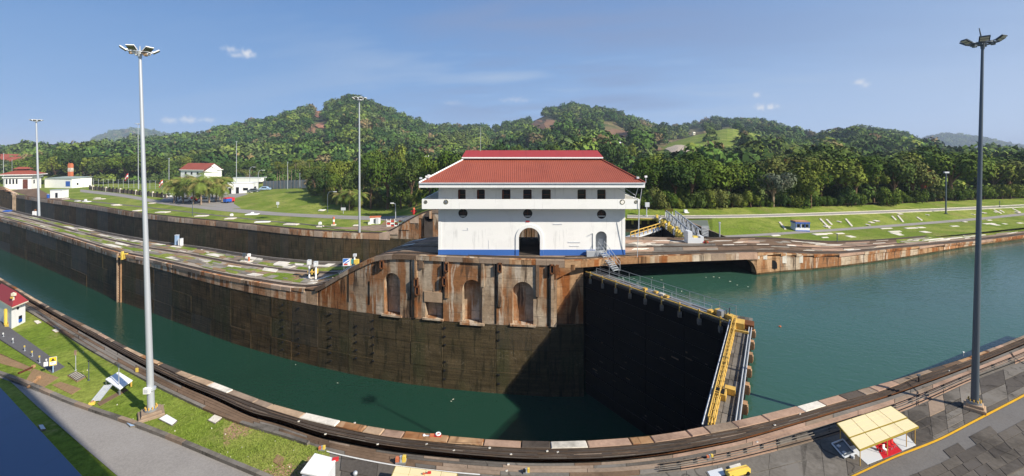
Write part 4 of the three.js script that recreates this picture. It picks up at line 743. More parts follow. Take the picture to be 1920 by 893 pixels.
{
  const r = rng(88), lf = () => 'leaf' + (r() * 6 | 0), TONE = ['deep green', 'mid green', 'dark bluish green', 'light green', 'olive green', 'pale olive green'], cl = (s) => { const k = r() * 6 | 0; return ['leaf' + k, TONE[k] + s]; };
  // right bank: the edge of the wood
  const gR = 'trees along the wood edge behind the right lawns', lR = ' tree in the dense wood edge behind the right lawns';
  const topR = curve([[1180, 300], [1260, 296], [1340, 300], [1420, 303], [1490, 290], [1560, 285], [1640, 290], [1700, 287], [1760, 284], [1840, 292], [1920, 292], [2010, 296]]);
  for (let row = 0; row < 3; row++) for (let x = 1196 + row * 13; x < 2005; x += lerp(24, 42, r())) {
    const q = RPt(x, trY(x)), k = 1 + .02 + row * .13 + r() * .05, at = V(q.x * k, q.y, q.z * k), d = -at.z, H = (CAM_H - q.y) - (topR(x) + lerp(-10, 28, r()) - row * 5 - HY) * d / F; if (H < 3) continue;
    if (row == 0 && ((x > 1425 && x < 1475) || (x > 1740 && x < 1830))) continue;
    tree(at, H * lerp(.40, .56, r()), H, r() * 6 | 0, ...cl(lR), 'tree', gR);
  }
  const one = (x, topY, Rpx, kind, leaf, label, back = 1.0, tm) => { const q = RPt(x, trY(x)), at = V(q.x * back, q.y, q.z * back), d = -at.z; tree(at, Rpx * d / F, CAM_H - q.y - (topY - HY) * d / F, kind, leaf, label, 'tree', null, tm); };
  one(1785, 274, 52, 5, 'leaf1', 'tallest broad green tree rising above the wood edge near the right lamp mast', 1.01);
  one(1450, 312, 36, 1, 'leafGrey', 'pale grey green tree at the wood edge above the blue and white kiosk', 1.0, M.trunkPale);
  one(1738, 312, 11, 3, 'leafRed', 'small red leaved tree showing between dark trees right of the middle of the wood edge', 1.0);
  one(1520, 318, 30, 2, 'leaf3', 'yellowish green tree just right of the pale grey green tree', .985);
  const gS = 'shrubs along the foot of the wood edge', lS = ' low shrub at the foot of the wood edge behind the right lawns';
  for (let x = 1205; x < 2000; x += lerp(11, 22, r())) { const q = RPt(x, trY(x) - .3), s = lerp(.9, 2.4, r()); if (x > 1630 && x < 1690) continue; tree(q, s * 1.15, s * 1.5, r() * 6 | 0, ...cl(lS), 'shrub', gS, M.trunk, 'shrub'); }
  tree(RPt(1662, 385), 3.0, 3.3, 2, 'leaf1', 'large round bright green shrub bulging from the wood edge below the red tree', 'shrub', null, M.trunk, 'shrub');
  tree(RPt(1352, 389), 1.8, 2.6, 4, 'leafYellow', 'yellow green shrub on the right bank left of the kiosk', 'shrub', null, M.trunk, 'shrub');
  // left: wood edge beyond the fence
  const gL = 'trees of the wood edge behind the left lawns', lL = ' tree in the wood edge behind the left lawns';
  const topL = curve([[-60, 296], [40, 290], [90, 284], [135, 270], [170, 282], [230, 282], [300, 284], [400, 290], [480, 300], [560, 300], [600, 296]]);
  for (let row = 0; row < 2; row++) for (let x = -50 + row * 14; x < 606; x += lerp(22, 40, r())) {
    if (x > 312 && x < 408 && row == 0) continue;
    const d = 236 + row * 22 + r() * 12, b = landH(Math.max(x, -80), d), H = CAM_H - b - (topL(x) + lerp(-4, 24, r()) - HY) * d / F; if (x > 20 || row) tree(V((x - CX) * d / F, b, -d), H * lerp(.44, .58, r()), Math.max(7, H), r() * 6 | 0, ...cl(lL), 'tree', gL);
  }
  { const d = 230; tree(V((133 - CX) * d / F, -5.4, -d), 6, CAM_H + 5.4 - (266 - HY) * d / F, 1, 'leaf2', 'tall dark umbrella shaped tree standing out above the left wood edge', 'tree', null); }
  // trees between the mound and the house
  const near = [[608, 378, 318, 20, 2, 'leaf2'], [632, 385, 322, 20, 0, 'leaf1'], [660, 391, 318, 24, 4, 'leaf4'], [695, 392, 305, 28, 1, 'leaf5'], [726, 392, 282, 40, 5, 'leaf0'], [770, 388, 295, 34, 0, 'leaf4'], [752, 392, 330, 22, 3, 'leaf1'], [805, 385, 286, 34, 2, 'leaf1'], [845, 380, 276, 30, 4, 'leaf0'], [640, 372, 292, 30, 3, 'leaf3'], [680, 372, 285, 32, 0, 'leaf0'], [590, 362, 306, 22, 1, 'leaf4'], [575, 352, 310, 18, 2, 'leaf3'], [785, 372, 272, 30, 5, 'leaf2'], [745, 366, 268, 30, 2, 'leaf3'], [700, 362, 276, 28, 4, 'leaf1'], [830, 392, 330, 22, 1, 'leaf2']];
  for (const [x, y, ty, rp, kind, leaf] of near) {
    const q = LP(x, y), d = -q.z, big = x === 726;
    tree(q, rp * d / F, (y - ty) * d / F, kind, leaf, big ? 'large spreading dark tree casting shade on the lawn left of the control house' : TONE[+leaf.slice(4)] + ' tree in the clump between the mound and the control house', 'tree', big ? null : 'trees in the clump left of the control house');
  }
  for (const x of [592, 604, 618, 630, 648, 662, 676, 690, 706, 720, 738, 752, 766, 780, 795, 812, 828]) tree(LP(x, x < 640 ? 366 + (x - 590) * .42 : x < 720 ? 389 : 391 - (x - 720) * .08), lerp(2, 3.4, r()), lerp(2.6, 5, r()), r() * 6 | 0, lf(), 'low green bush under the clump of trees left of the control house', 'shrub', 'bushes under the clump of trees', M.trunk, 'shrub');
  // middle: trees rising behind the control house roof
  for (let x = 870; x < 1230; x += lerp(26, 40, r())) { const d = 180 + r() * 40, t = lerp(262, 296, r()); tree(V((x - CX) * d / F, -1.5, -d), lerp(4.5, 7, r()), CAM_H + 1.5 - (t - HY) * d / F, r() * 6 | 0, ...cl(' tree rising behind the roof of the white control house'), 'tree', 'trees behind the control house roof'); }
  { const d = 170; tree(V((1148 - CX) * d / F, -1, -d), 7.5, CAM_H + 1 - (262 - HY) * d / F, 3, 'leaf2', 'dark rounded tree standing just right of the raised red roof', 'tree', null); }
  // bare trunks at the foot of the left hill
  for (let x = 516; x < 600; x += 7) { const q = LP(x + r() * 4, 352), H = lerp(8, 12, r()); const t = thing('tree', q, 'slender pale trunk in the row at the foot of the left hill', 'tree', 'slender trunks at the foot of the left hill'); rawBuild(new G().tube(V(0, 0, 0), V((r() - .5) * .6, H, 0), .16, .08, 5), 'trunk', M.trunkPale, t); const c = new THREE.Mesh(crowns[x % 6], M.leaf3); c.name = 'crown'; c.scale.set(1.9, 1.7, 1.9); c.position.y = H + .3; c.castShadow = true; t.add(c); }
}
// ---- palms
{
  const r = rng(99), fg = new G(), mk = () => {
    const o = new THREE.Group(), tr = new G(); let p = V(0, 0, 0); for (let k = 0; k < 4; k++) { const q = V(.12 * (k + 1) * (k + 1) / 9, (k + 1) * 1.1, 0); tr.tube(p, q, .17 - k * .015, .155 - k * .015, 7, false); p = q; } rawBuild(tr, 'trunk', M.trunkPale, o);
    for (let i = 0; i < 30; i++) {
      const g = new G(), az = i / 30 * 6.283 * 2 + r() * .3, lift = lerp(-.75, 1.2, r()), Ln = lerp(2.7, 3.8, r()), pts = []; let q = p.clone(), el = lift; for (let k = 0; k <= 7; k++) { pts.push(q.clone()); q = q.clone().add(V(Math.cos(az) * Math.cos(el), Math.sin(el), Math.sin(az) * Math.cos(el)).multiplyScalar(Ln / 7)); el -= .26; }
      const side = V(-Math.sin(az), 0, Math.cos(az));
      for (let k = 0; k < 7; k++) for (const s of [-1, 1]) for (let j = 0; j < 2; j++) { const b = pts[k].clone().lerp(pts[k + 1], j * .5), e = pts[k].clone().lerp(pts[k + 1], j * .5 + .38), w = .85 * Math.sin((k + 1.2) / 8.6 * Math.PI); const tip = b.clone().lerp(e, 1.2).addScaledVector(side, s * w).add(V(0, -w * .55, 0)); g.tri(b, e, tip); }
      const m = rawBuild(g, 'frond', [M.leafPalmP, M.leafPalmD][i % 4 ? 0 : 1], o);
    }
    return o;
  };
  mat('leafPalmP', [.16, .21, .04]); mat('leafPalmD', [.26, .23, .07]);
  const A = mk(), B = mk();
  const spots = [[343, 381, 1], [362, 383, .95], [377, 384, 1.05], [392, 381, .95], [405, 379, 1], [352, 376, 1.05], [330, 377, .85], [385, 375, 1.05], [398, 372, .9], [368, 374, 1.1], [412, 375, .95], [326, 381, .9], [336, 378, .9], [416, 380, .8]];
  spots.forEach(([x, y, s], i) => { const o = (i % 2 ? A : B).clone(); o.name = numbered('palm_tree'); o.position.copy(LP(x, y)); const k = s * 1.62; o.scale.set(k, k, k); o.rotation.y = i * 1.9; scene.add(o); tag(o, 'coconut palm in the cluster beside the parking yard', 'palm tree', 'palms in the cluster beside the yard'); });
  [[655, 395, 1.2], [640, 393, 1.0], [672, 396, 1.05]].forEach(([x, y, s], i) => { const o = (i % 2 ? A : B).clone(); o.name = numbered('palm_tree'); o.position.copy(LP(x, y)); o.scale.set(s, s, s); o.rotation.y = i * 2.3 + 1; scene.add(o); tag(o, 'palm at the foot of the trees left of the tall lamp mast', 'palm tree', 'palms at the foot of the clump of trees'); });
}
// ================================================================ the white control house
{
  const dF = 47.4, k = dF / F, X = (px) => (px - CX) * k, Y = (py) => CAM_H - (py - HY) * k, zF = -dF, zB = -57.2, y0 = .5;
  const h = thing('control_house', V(X(997), .5, -52), 'large white control house with red hipped roof and balcony on the centre wall', 'building');
  const xl = X(822), xr = X(1172), top = 8.25, U = V(1, 0, 0);
  const sh = new THREE.Shape(); sh.moveTo(0, y0); sh.lineTo(xr - xl, y0); sh.lineTo(xr - xl, top); sh.lineTo(0, top); sh.closePath();
  const arch = (x0, x1, yt) => { const a = new THREE.Path(), s0 = X(x0) - xl, s1 = X(x1) - xl, r = (s1 - s0) / 2; a.moveTo(s0, y0 + .001); a.lineTo(s1, y0 + .001); a.lineTo(s1, Y(yt) - r); a.absarc((s0 + s1) / 2, Y(yt) - r, r, 0, Math.PI, false); a.lineTo(s0, y0 + .001); return a; };
  sh.holes.push(arch(973, 1012.5, 427)); sh.holes.push((() => { const a = new THREE.Path(), s0 = X(1117) - xl, s1 = X(1138) - xl, r = (s1 - s0) / 2, b = Y(473); a.moveTo(s0, b); a.lineTo(s1, b); a.lineTo(s1, Y(434) - r); a.absarc((s0 + s1) / 2, Y(434) - r, r, 0, Math.PI, false); a.closePath(); return a; })());
  const wins = [[858.5, 873], [894, 909], [941, 957], [981, 997], [1016, 1033], [1083, 1099], [1120, 1136]], wt = Y(355.5), wb = 6.35;
  for (const [a, b] of wins) { const p = new THREE.Path(), s0 = X(a) - xl, s1 = X(b) - xl, q = .16; p.moveTo(s0, wb); p.lineTo(s1, wb); p.lineTo(s1, wt - q); p.quadraticCurveTo(s1, wt, s1 - q, wt); p.lineTo(s0 + q, wt); p.quadraticCurveTo(s0, wt, s0, wt - q); p.closePath(); sh.holes.push(p); }
  const rounds = [[868, 400], [989.5, 400.5], [1128, 402]];
  for (const [x, y] of rounds) { const p = new THREE.Path(); p.absarc(X(x) - xl, Y(y), .47, 0, 6.2832, true); sh.holes.push(p); }
  const wallP = new G().outline(sh, V(xl, 0, zF), U, .42, 20);
  wallP.box(xl + .2, y0, (zF - .42 + zB) / 2, .4, top - y0, zF - .42 - zB).box(xr - .2, y0, (zF - .42 + zB) / 2, .4, top - y0, zF - .42 - zB);
  for (const [a, b] of [[xl + .4, X(968)], [X(1018), xr - .4]]) wallP.box((a + b) / 2, y0, zB + .2, b - a, top - y0, .4); wallP.box((X(968) + X(1018)) / 2, 3.7, zB + .2, X(1018) - X(968), top - 3.7, .4);
  wallP.build('wall', M.plaster, h); new G().box((xl + xr) / 2, Y(406), zF + .01, xr - xl - .3, .07, .05).build('string_course', M.plaster, h); for (const s of [0, 1]) new G().box(s ? xr - .16 : xl + .16, .5 + .64, zF + .012, .34, Y(392) - 1.14, .05).build('corner_pilaster', M.plaster, h);
  new G().box((xl + xr) / 2, 5.75, (zF + zB) / 2 - .1, xr - xl - .85, .2, zF - zB - 1).build('floor', M.inside, h); new G().box((xl + xr) / 2, y0 - .04, (zF + zB) / 2, xr - xl, .06, zF - zB).build('floor', M.concreteDark, h);
  // inner partitions of the passage and things glimpsed in it
  new G().box(X(966), y0, -52.5, .2, 5.2, 8).box(X(1020), y0, -52.5, .2, 5.2, 8).build('partition', M.cream, h);
  for (const x of [980, 992, 1003]) new G().box(X(x), y0, zB + .9, .12, 2.7, .12).build('post', M.yellow, h);
  // plinth
  for (const [a, b] of [[xl - .02, X(966.5)], [X(1019), X(1116)], [X(1139), xr + .02]]) new G().box((a + b) / 2, y0, zF + .012, b - a, .64, .05).build('plinth', M.bluePlinth, h);
  new G().box(xr + .012, y0, (zF + zB) / 2, .05, .64, zF - zB).box(xl - .012, y0, (zF + zB) / 2, .05, .64, zF - zB).build('plinth', M.bluePlinth, h);
  // surround of the large arch
  const ring = new THREE.Shape(), cx = (X(973) + X(1012.5)) / 2, R = (X(1012.5) - X(973)) / 2, cy = Y(427) - R; ring.moveTo(-R - .36, y0); ring.lineTo(-R - .002, y0); ring.lineTo(-R - .002, cy); ring.absarc(0, cy, R + .002, Math.PI, 0, true); ring.lineTo(R + .002, y0); ring.lineTo(R + .36, y0); ring.lineTo(R + .36, cy); ring.absarc(0, cy, R + .36, 0, Math.PI, false); ring.closePath();
  new G().outline(ring, V(cx, 0, zF + .09), U, .10, 24).build('door_surround', M.white, h);
  for (const s of [-1, 1]) new G().box(cx + s * (R + .18), y0, zF + .10, .38, .65, .05).build('plinth', M.bluePlinth, h);
  new G().box(X(989.5), Y(416.5), zF + .02, .42, .16, .08).build('sign_plate', M.red, h);
  // windows
  wins.forEach(([a, b], i) => {
    const w = X(b) - X(a), c = (X(a) + X(b)) / 2, g = new THREE.Group(); g.name = 'window'; h.add(g);
    new G().quad(V(c - w / 2, wb, zF - .30), V(c + w / 2, wb, zF - .30), V(c + w / 2, wt, zF - .30), V(c - w / 2, wt, zF - .30)).build('pane', M.glassDark, g);
    const f = new G(); for (const s of [-1, 1]) f.box(c + s * (w / 2 - .04), wb, zF - .26, .07, wt - wb, .07); f.box(c, wt - .08, zF - .26, w - .15, .07, .07).box(c, wt - .62, zF - .26, w - .15, .05, .06).box(c, wb + .3, zF - .26, w - .15, .05, .06); f.build('frame', M.darkWood, g);
    if (i < 3) new G().box(c - w / 2 + .12, wb, zF - .12, .2, wt - wb - .12, .06).build('shutter', M.darkWood, g);
  });
  rounds.forEach(([x, y]) => { const g = new THREE.Group(); g.name = 'window'; h.add(g); new G().geo(new THREE.CircleGeometry(.47, 20), V(X(x), Y(y), zF - .25)).build('pane', M.glassDark, g); new G().geo(new THREE.TorusGeometry(.46, .045, 6, 24), V(X(x), Y(y), zF + .005)).build('frame', M.black, g); new G().box(X(x), Y(y) - .46, zF - .22, .04, .92, .04).box(X(x), Y(y) - .02, zF - .22, .92, .04, .04).build('glazing_bar', M.darkWood, g); });
  // shallow panels, pipe and plaques on the lower wall
  new G().box(X(1111.5), y0 + .75, zF + .03, .05, Y(438) - y0 - .75, .06).tube(V(X(1111.5), Y(438), zF + .03), V(X(1108.5), Y(436.5), zF + .35), .03, .03, 5).build('drain_pipe', M.greyPaint, h);
  new G().box(X(916.5), y0 + .73, zF + .012, .04, Y(451) - y0 - .73, .025).build('drain_pipe', M.lightGrey, h);
  for (const [x0, x1, y, hh] of [[1065, 1088, 455.5, .13], [1068, 1086, 462.5, .10], [1037, 1054, 421.5, .12]]) new G().box((X(x0) + X(x1)) / 2, Y(y), zF + .01, X(x1) - X(x0), hh, .05).build('plaque', M.lightGrey, h);
  new G().box(X(872), Y(432), zF + .01, .55, .05, .03).box(X(877), Y(432), zF + .01, .12, .28, .03).build('wall_bracket', M.lightGrey, h);
  // right arched door, set back
  { const a = X(1117), b = X(1138), d = new THREE.Group(); d.name = 'door'; h.add(d); new G().box((a + b) / 2, Y(473), zF - .8, b - a + .3, 2.3, .08).build('door_leaf', M.greyPaint, d); new G().box((a + b) / 2, Y(473) - .05, zF - .55, b - a, .06, .6).build('door_step', M.lightGrey, d); new G().box((a + b) / 2 + .1, Y(462), zF - .74, .5, .7, .05).box((a + b) / 2, Y(470), zF - .72, .9, .25, .04).build('door_panel', M.lightGrey, d); new G().box(b - .18, Y(466), zF - .72, .05, .2, .06).build('handle', M.black, d); new G().box((a + b) / 2, y0, zF + .02, b - a + .06, Y(473) - y0, .08).build('plinth', M.bluePlinth, h); }
  // balcony
  const pl = -9.74, pr = 13.83, zP = -46.1, pb = 5.83, pt = 6.88, ps = new THREE.Shape(); ps.moveTo(0, pb); ps.lineTo(pr - pl, pb); ps.lineTo(pr - pl, pt); ps.lineTo(0, pt); ps.closePath();
  const kp = 46.1 / F; for (const [x, r] of [[798, .16], [836, .22], [1167, .24], [1192.5, .15]]) { const q = new THREE.Path(); q.absarc((x - CX) * kp - pl, CAM_H - (379 - HY) * kp, r, 0, 6.2832, true); ps.holes.push(q); }
  const b = new THREE.Group(); b.name = 'balcony'; h.add(b);
  new G().outline(ps, V(pl, 0, zP), U, .16, 14).build('parapet', M.plaster, b); new G().box(pl + .08, pb, (zP - .16 - 58.4) / 2, .16, pt - pb, 58.4 - .16 + zP).build('parapet', M.white, b); new G().box(pr - .08, pb, (zP - .16 - 58.4) / 2, .16, pt - pb, 58.4 - .16 + zP).build('parapet', M.white, b);
  const fl = new G(); fl.box((pl + pr) / 2, pb - .02, (zP + zF) / 2 - .08, pr - pl - .34, .16, zF - zP < 0 ? zP - zF - .18 : 1).box((pl + .16 + xl) / 2, pb - .02, -52.8, xl - pl - .18, .16, 10.6).box((pr - .16 + xr) / 2, pb - .02, -52.8, pr - xr - .18, .16, 10.6); fl.build('balcony_floor', M.white, b);
  for (const [x, r] of [[836, .22], [1167, .24], [798, .16], [1192.5, .15]]) new G().geo(new THREE.TorusGeometry(r, .035, 5, 16), V((x - CX) * kp, CAM_H - (379 - HY) * kp, zP + .01)).build('scupper_ring', M.moss, b);
  // struts under the right eave
  const st = new G(); st.tube(V(13.4, pt, -46.6), V(13.6, 8.2, -45.9), .04, .04, 5).tube(V(11.5, 8.1, -46.2), V(13.4, 6.9, -46.5), .035, .035, 5).tube(V(13.7, 5.8, -46.0), V(14.0, 8.6, -45.8), .03, .03, 5).tube(V(13.7, pb, -46.0), V(13.7, .5, -46.6), .035, .035, 5).tube(V(12.2, 8.1, -46.2), V(13.4, 7.3, -46.5), .03, .03, 5); st.build('strut', M.lightGrey, h);
  // roof
  const eL = -9.9, eR = 14.15, zE = -45.4, zEb = -59.6, tL = -5.72, tR = 10.68, zT = -52, zTb = -53, eY = 8.7, tY = 11.15, roof = new THREE.Group(); roof.name = 'roof'; h.add(roof);
  new G().quad(V(eL, eY, zE), V(eR, eY, zE), V(tR, tY, zT), V(tL, tY, zT)).quad(V(eR, eY, zE), V(eR, eY, zEb), V(tR, tY, zTb), V(tR, tY, zT)).quad(V(eR, eY, zEb), V(eL, eY, zEb), V(tL, tY, zTb), V(tR, tY, zTb)).quad(V(eL, eY, zEb), V(eL, eY, zE), V(tL, tY, zT), V(tL, tY, zTb)).build('roof_slope', M.roofRed, roof);
  const ribs = new G(); for (let x = eL + .12; x < eR; x += .225) { const t = Math.min(1, (x - eL) / (tL - eL), (eR - x) / (eR - tR)); if (t < .03) continue; const a = V(x, eY, zE), c = V(x, lerp(eY, tY, t), lerp(zE, zT, t)), w = .06, hh = .032; const A = V(a.x - w, a.y, a.z), B = V(a.x + w, a.y, a.z), T0 = V(a.x, a.y + hh, a.z), C = V(c.x - w, c.y, c.z), Dd = V(c.x + w, c.y, c.z), T1 = V(c.x, c.y + hh, c.z); ribs.quad(A, T0, T1, C).quad(T0, B, Dd, T1).tri(A, B, T0); }
  ribs.build('roof_ribs', M.roofRed, roof);
  for (const [p, q] of [[V(eL, eY, zE), V(tL, tY, zT)], [V(eR, eY, zE), V(tR, tY, zT)]]) new G().tube(p.add(V(0, .06, 0)), q.add(V(0, .06, 0)), .09, .09, 6).build('hip_ridge', p.x < 0 ? M.whiteClean : M.roofRed, roof);
  new G().box((eL + eR) / 2, 8.2, zE - .05, eR - eL, .5, .1).box(eL + .05, 8.2, (zE + zEb) / 2, .1, .5, zE - zEb - .2).box(eR - .05, 8.2, (zE + zEb) / 2, .1, .5, zE - zEb - .2).build('fascia', M.white, roof);
  new G().box((eL + eR) / 2, 8.22, (zE + zEb) / 2, eR - eL - .25, .06, zE - zEb - .25).build('soffit', M.white, roof);
  new G().box((eL + eR) / 2, 8.63, zE + .08, eR - eL, .10, .14).build('gutter', M.lightGrey, roof);
  new G().box((tL + tR) / 2, 11.0, -52.6, tR - tL + .3, .42, 1.4).build('clerestory_wall', M.white, roof);
  const cl = -6.05, cr = 10.75, cz = -51.4, cy0 = 11.38, cy1 = 12.2, cz1 = -53.2; new G().quad(V(cl, cy0, cz), V(cr + .25, cy0, cz), V(cr - .1, cy1, cz1), V(cl + .3, cy1, cz1)).quad(V(cr + .25, cy0, -55), V(cl, cy0, -55), V(cl + .3, cy1, cz1), V(cr - .1, cy1, cz1)).tri(V(cr + .25, cy0, cz), V(cr + .25, cy0, -55), V(cr - .1, cy1, cz1)).tri(V(cl, cy0, -55), V(cl, cy0, cz), V(cl + .3, cy1, cz1)).build('raised_roof', M.roofCrimson, roof);
  new G().box((cl + cr) / 2 + .12, 11.22, cz - .04, cr - cl + .25, .15, .08).box(cr + .2, 11.22, -53.2, .08, .15, 3.4).build('fascia', M.whiteClean, roof);
  // small fittings on the roof corners
  for (const [x, y, m] of [[789, 336, M.lightGrey], [800, 333, M.whiteClean], [804, 331, M.whiteClean], [1196, 335, M.lightGrey], [1211, 333, M.whiteClean]]) { const p = D(x, y, 46.2); const f = new THREE.Group(); f.name = 'floodlight'; roof.add(f); new G().tube(V(p.x, p.y - .55, p.z), V(p.x, p.y, p.z), .035, .035, 5).build('bracket', M.galv, f); new G().box(p.x, p.y, p.z, .26, .2, .2).build('lamp_housing', m, f); }
  const an = thing('antenna', V(X(894), 12.2, -53), 'thin radio aerial standing at the left end of the raised red roof', 'antenna'); an.add((() => { const g = rawBuild(new G().tube(V(0, -.1, 0), V(0, 3.0, 0), .025, .015, 5), 'mast', M.galv, an); return g; })()); rawBuild(new G().tube(V(-.3, 2.1, 0), V(.3, 2.1, 0), .012, .012, 4), 'crossbar', M.galv, an);
}
{ // steel steps at the right hand door
  const s = thing('steel_stairs', V(10.8, -.2, -46), 'grey steel stairs with handrails leading from the small arched door to the lock edge', 'stairs');
  const a = V(9.85, 1.15, -47.2), b = V(11.05, -.55, -44.9), u = V().subVectors(b, a), side = V(u.z, 0, -u.x).normalize().multiplyScalar(.42);
  for (let i = 0; i < 11; i++) { const p = a.clone().addScaledVector(u, (i + .5) / 11); new G().box(p.x, p.y, p.z, .82, .05, .22, Math.atan2(-side.z, side.x)).build('tread', M.galv, s); }
  for (const k of [-1, 1]) { const p = a.clone().addScaledVector(side, k), q = b.clone().addScaledVector(side, k), up = V(0, .95, 0); new G().tube(p, q, .05, .05, 5).build('stringer', M.steel, s); const g = new G().tube(p.clone().add(up), q.clone().add(up), .028, .028, 5).tube(p.clone().add(V(0, .5, 0)), q.clone().add(V(0, .5, 0)), .02, .02, 5); for (const t of [0, .33, .66, 1]) { const c = p.clone().lerp(q, t); g.tube(c, c.clone().add(up), .025, .025, 5); } g.build('handrail', M.galv, s); }
  const p = a; const g = new G().box(p.x - .9, .5, p.z + .25, 1.5, .6, .5); g.build('landing', M.greyPaint, s);
}

// ================================================================ lock gates
function gateLeaf(A, B, label, opt) {
  const g = thing('lock_gate', A.clone().setY(GT), label, 'lock gate'), L = A.distanceTo(B), u = V().subVectors(B, A).normalize(), n = V(-u.z, 0, u.x);   // n points downstream when u runs away from hinge as given
  if (opt.flip) n.negate();
  const at = (s, o, y) => V().copy(A).addScaledVector(u, s).addScaledVector(n, o).setY(y), th = 1.35, r = rng(opt.seed);
  const bar = (s0, s1, o0, o1, y0, y1, m, name, par = g) => { const c = [at(s0, o0, y0), at(s1, o0, y0), at(s1, o1, y0), at(s0, o1, y0), at(s0, o0, y1), at(s1, o0, y1), at(s1, o1, y1), at(s0, o1, y1)]; return new G().hexa(c).build(name, m, par); };
  // skin plates
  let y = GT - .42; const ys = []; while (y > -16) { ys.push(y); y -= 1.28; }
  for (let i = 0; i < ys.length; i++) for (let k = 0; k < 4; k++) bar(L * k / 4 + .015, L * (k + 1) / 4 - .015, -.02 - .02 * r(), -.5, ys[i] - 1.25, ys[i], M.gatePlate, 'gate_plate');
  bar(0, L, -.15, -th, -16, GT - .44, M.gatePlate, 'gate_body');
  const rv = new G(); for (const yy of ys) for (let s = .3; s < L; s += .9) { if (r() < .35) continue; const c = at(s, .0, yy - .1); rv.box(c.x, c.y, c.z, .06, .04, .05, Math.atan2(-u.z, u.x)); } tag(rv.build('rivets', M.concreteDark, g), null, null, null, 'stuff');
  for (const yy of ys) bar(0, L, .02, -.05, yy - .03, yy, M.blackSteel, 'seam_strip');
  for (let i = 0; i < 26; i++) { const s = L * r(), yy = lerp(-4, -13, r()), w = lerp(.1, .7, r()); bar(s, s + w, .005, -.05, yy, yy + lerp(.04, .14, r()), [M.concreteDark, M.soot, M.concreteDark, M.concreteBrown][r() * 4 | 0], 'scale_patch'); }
  // deck
  bar(0, L, .14, -th, GT - .42, GT - .2, M.blackSteel, 'deck_beam');
  for (let k = 0; k < 5; k++) { const o = -.05 - k * .26; for (let s = 0; s < L; s += L / 8) bar(s + .02, s + L / 8 - .02, o, o - .235, GT - .2, GT - .13 + .01 * r(), opt.deck[(k + (s | 0)) % opt.deck.length], 'deck_plank'); }
  return { g, L, at, bar, u, n, th, r };
}
function railing(at, s0, s1, o, y, hgt, step, m, par, name = 'railing', rad = .03) {
  const e = new THREE.Group(); e.name = name; par.add(e); const n = Math.max(1, Math.round((s1 - s0) / step));
  new G().tube(at(s0, o, y + hgt), at(s1, o, y + hgt), rad, rad, 5).build('top_rail', m, e); new G().tube(at(s0, o, y + hgt * .52), at(s1, o, y + hgt * .52), rad * .8, rad * .8, 5).build('mid_rail', m, e);
  for (let i = 0; i <= n; i++) { const s = lerp(s0, s1, i / n); new G().tube(at(s, o, y), at(s, o, y + hgt), rad, rad, 5).build('post', m, e); }
}
{
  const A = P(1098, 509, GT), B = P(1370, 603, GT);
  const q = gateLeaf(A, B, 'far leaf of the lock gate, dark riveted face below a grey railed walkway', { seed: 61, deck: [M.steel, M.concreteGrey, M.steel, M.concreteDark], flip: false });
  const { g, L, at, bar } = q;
  railing(at, .9, L - .3, -q.th + .08, GT - .1, .95, 1.35, M.steel, g, 'railing', .022); railing(at, .9, L - 2, -q.th + .62, GT - .1, .55, 1.8, M.galv, g, 'railing', .022);
  new G().tube(at(.2, .16, GT + .02), at(L, .16, GT + .02), .065, .065, 6).build('yellow_rail', M.yellow, g); new G().tube(at(.2, .02, GT - .02), at(L, .02, GT - .02), .05, .05, 5).build('pipe', M.blackSteel, g);
  for (let i = 0; i < 9; i++) { const s = .9 + i * (L - 1.6) / 8; new G().tube(at(s, .18, GT + .2), at(s, .18, GT - .75), .06, .06, 6).build('yellow_post', M.yellow, g); const c = at(s, .16, GT - .78); new G().box(c.x, c.y - .28, c.z, .26, .5, .26).geo(new THREE.CylinderGeometry(.19, .19, .24, 10).rotateZ(Math.PI / 2), c).build('fender', M.concreteGrey, g); bar(s - .06, s + .06, .2, -.35, GT - .2, GT - .1, M.steel, 'bracket'); }
  for (const [s, o, w, m] of [[L * .56, -.6, .5, M.concretePale], [L * .6, -.5, .35, M.yellow], [L * .45, -.55, .3, M.yellow], [L * .52, -.7, .3, M.yellow]]) bar(s, s + w, o, o - .35, GT - .1, GT + .08, m, 'deck_fitting');
  for (let i = 0; i < 5; i++) { const c = at(L - 1.9 + i * .42, -.5 - (i % 2) * .35, GT - .1); new G().box(c.x, c.y, c.z, .5, .28 + .12 * (i % 3), .4, .5).build('machine_box', i % 3 == 2 ? M.steel : M.yellow, g); } { const c = at(L - .6, -.9, GT); new G().tube(V(c.x, c.y, c.z), V(c.x, c.y + .7, c.z), .05, .05, 6).tube(V(c.x - .25, c.y, c.z), V(c.x - .25, c.y + .55, c.z), .05, .05, 6).build('stub_post', M.poleDark, g); }
}
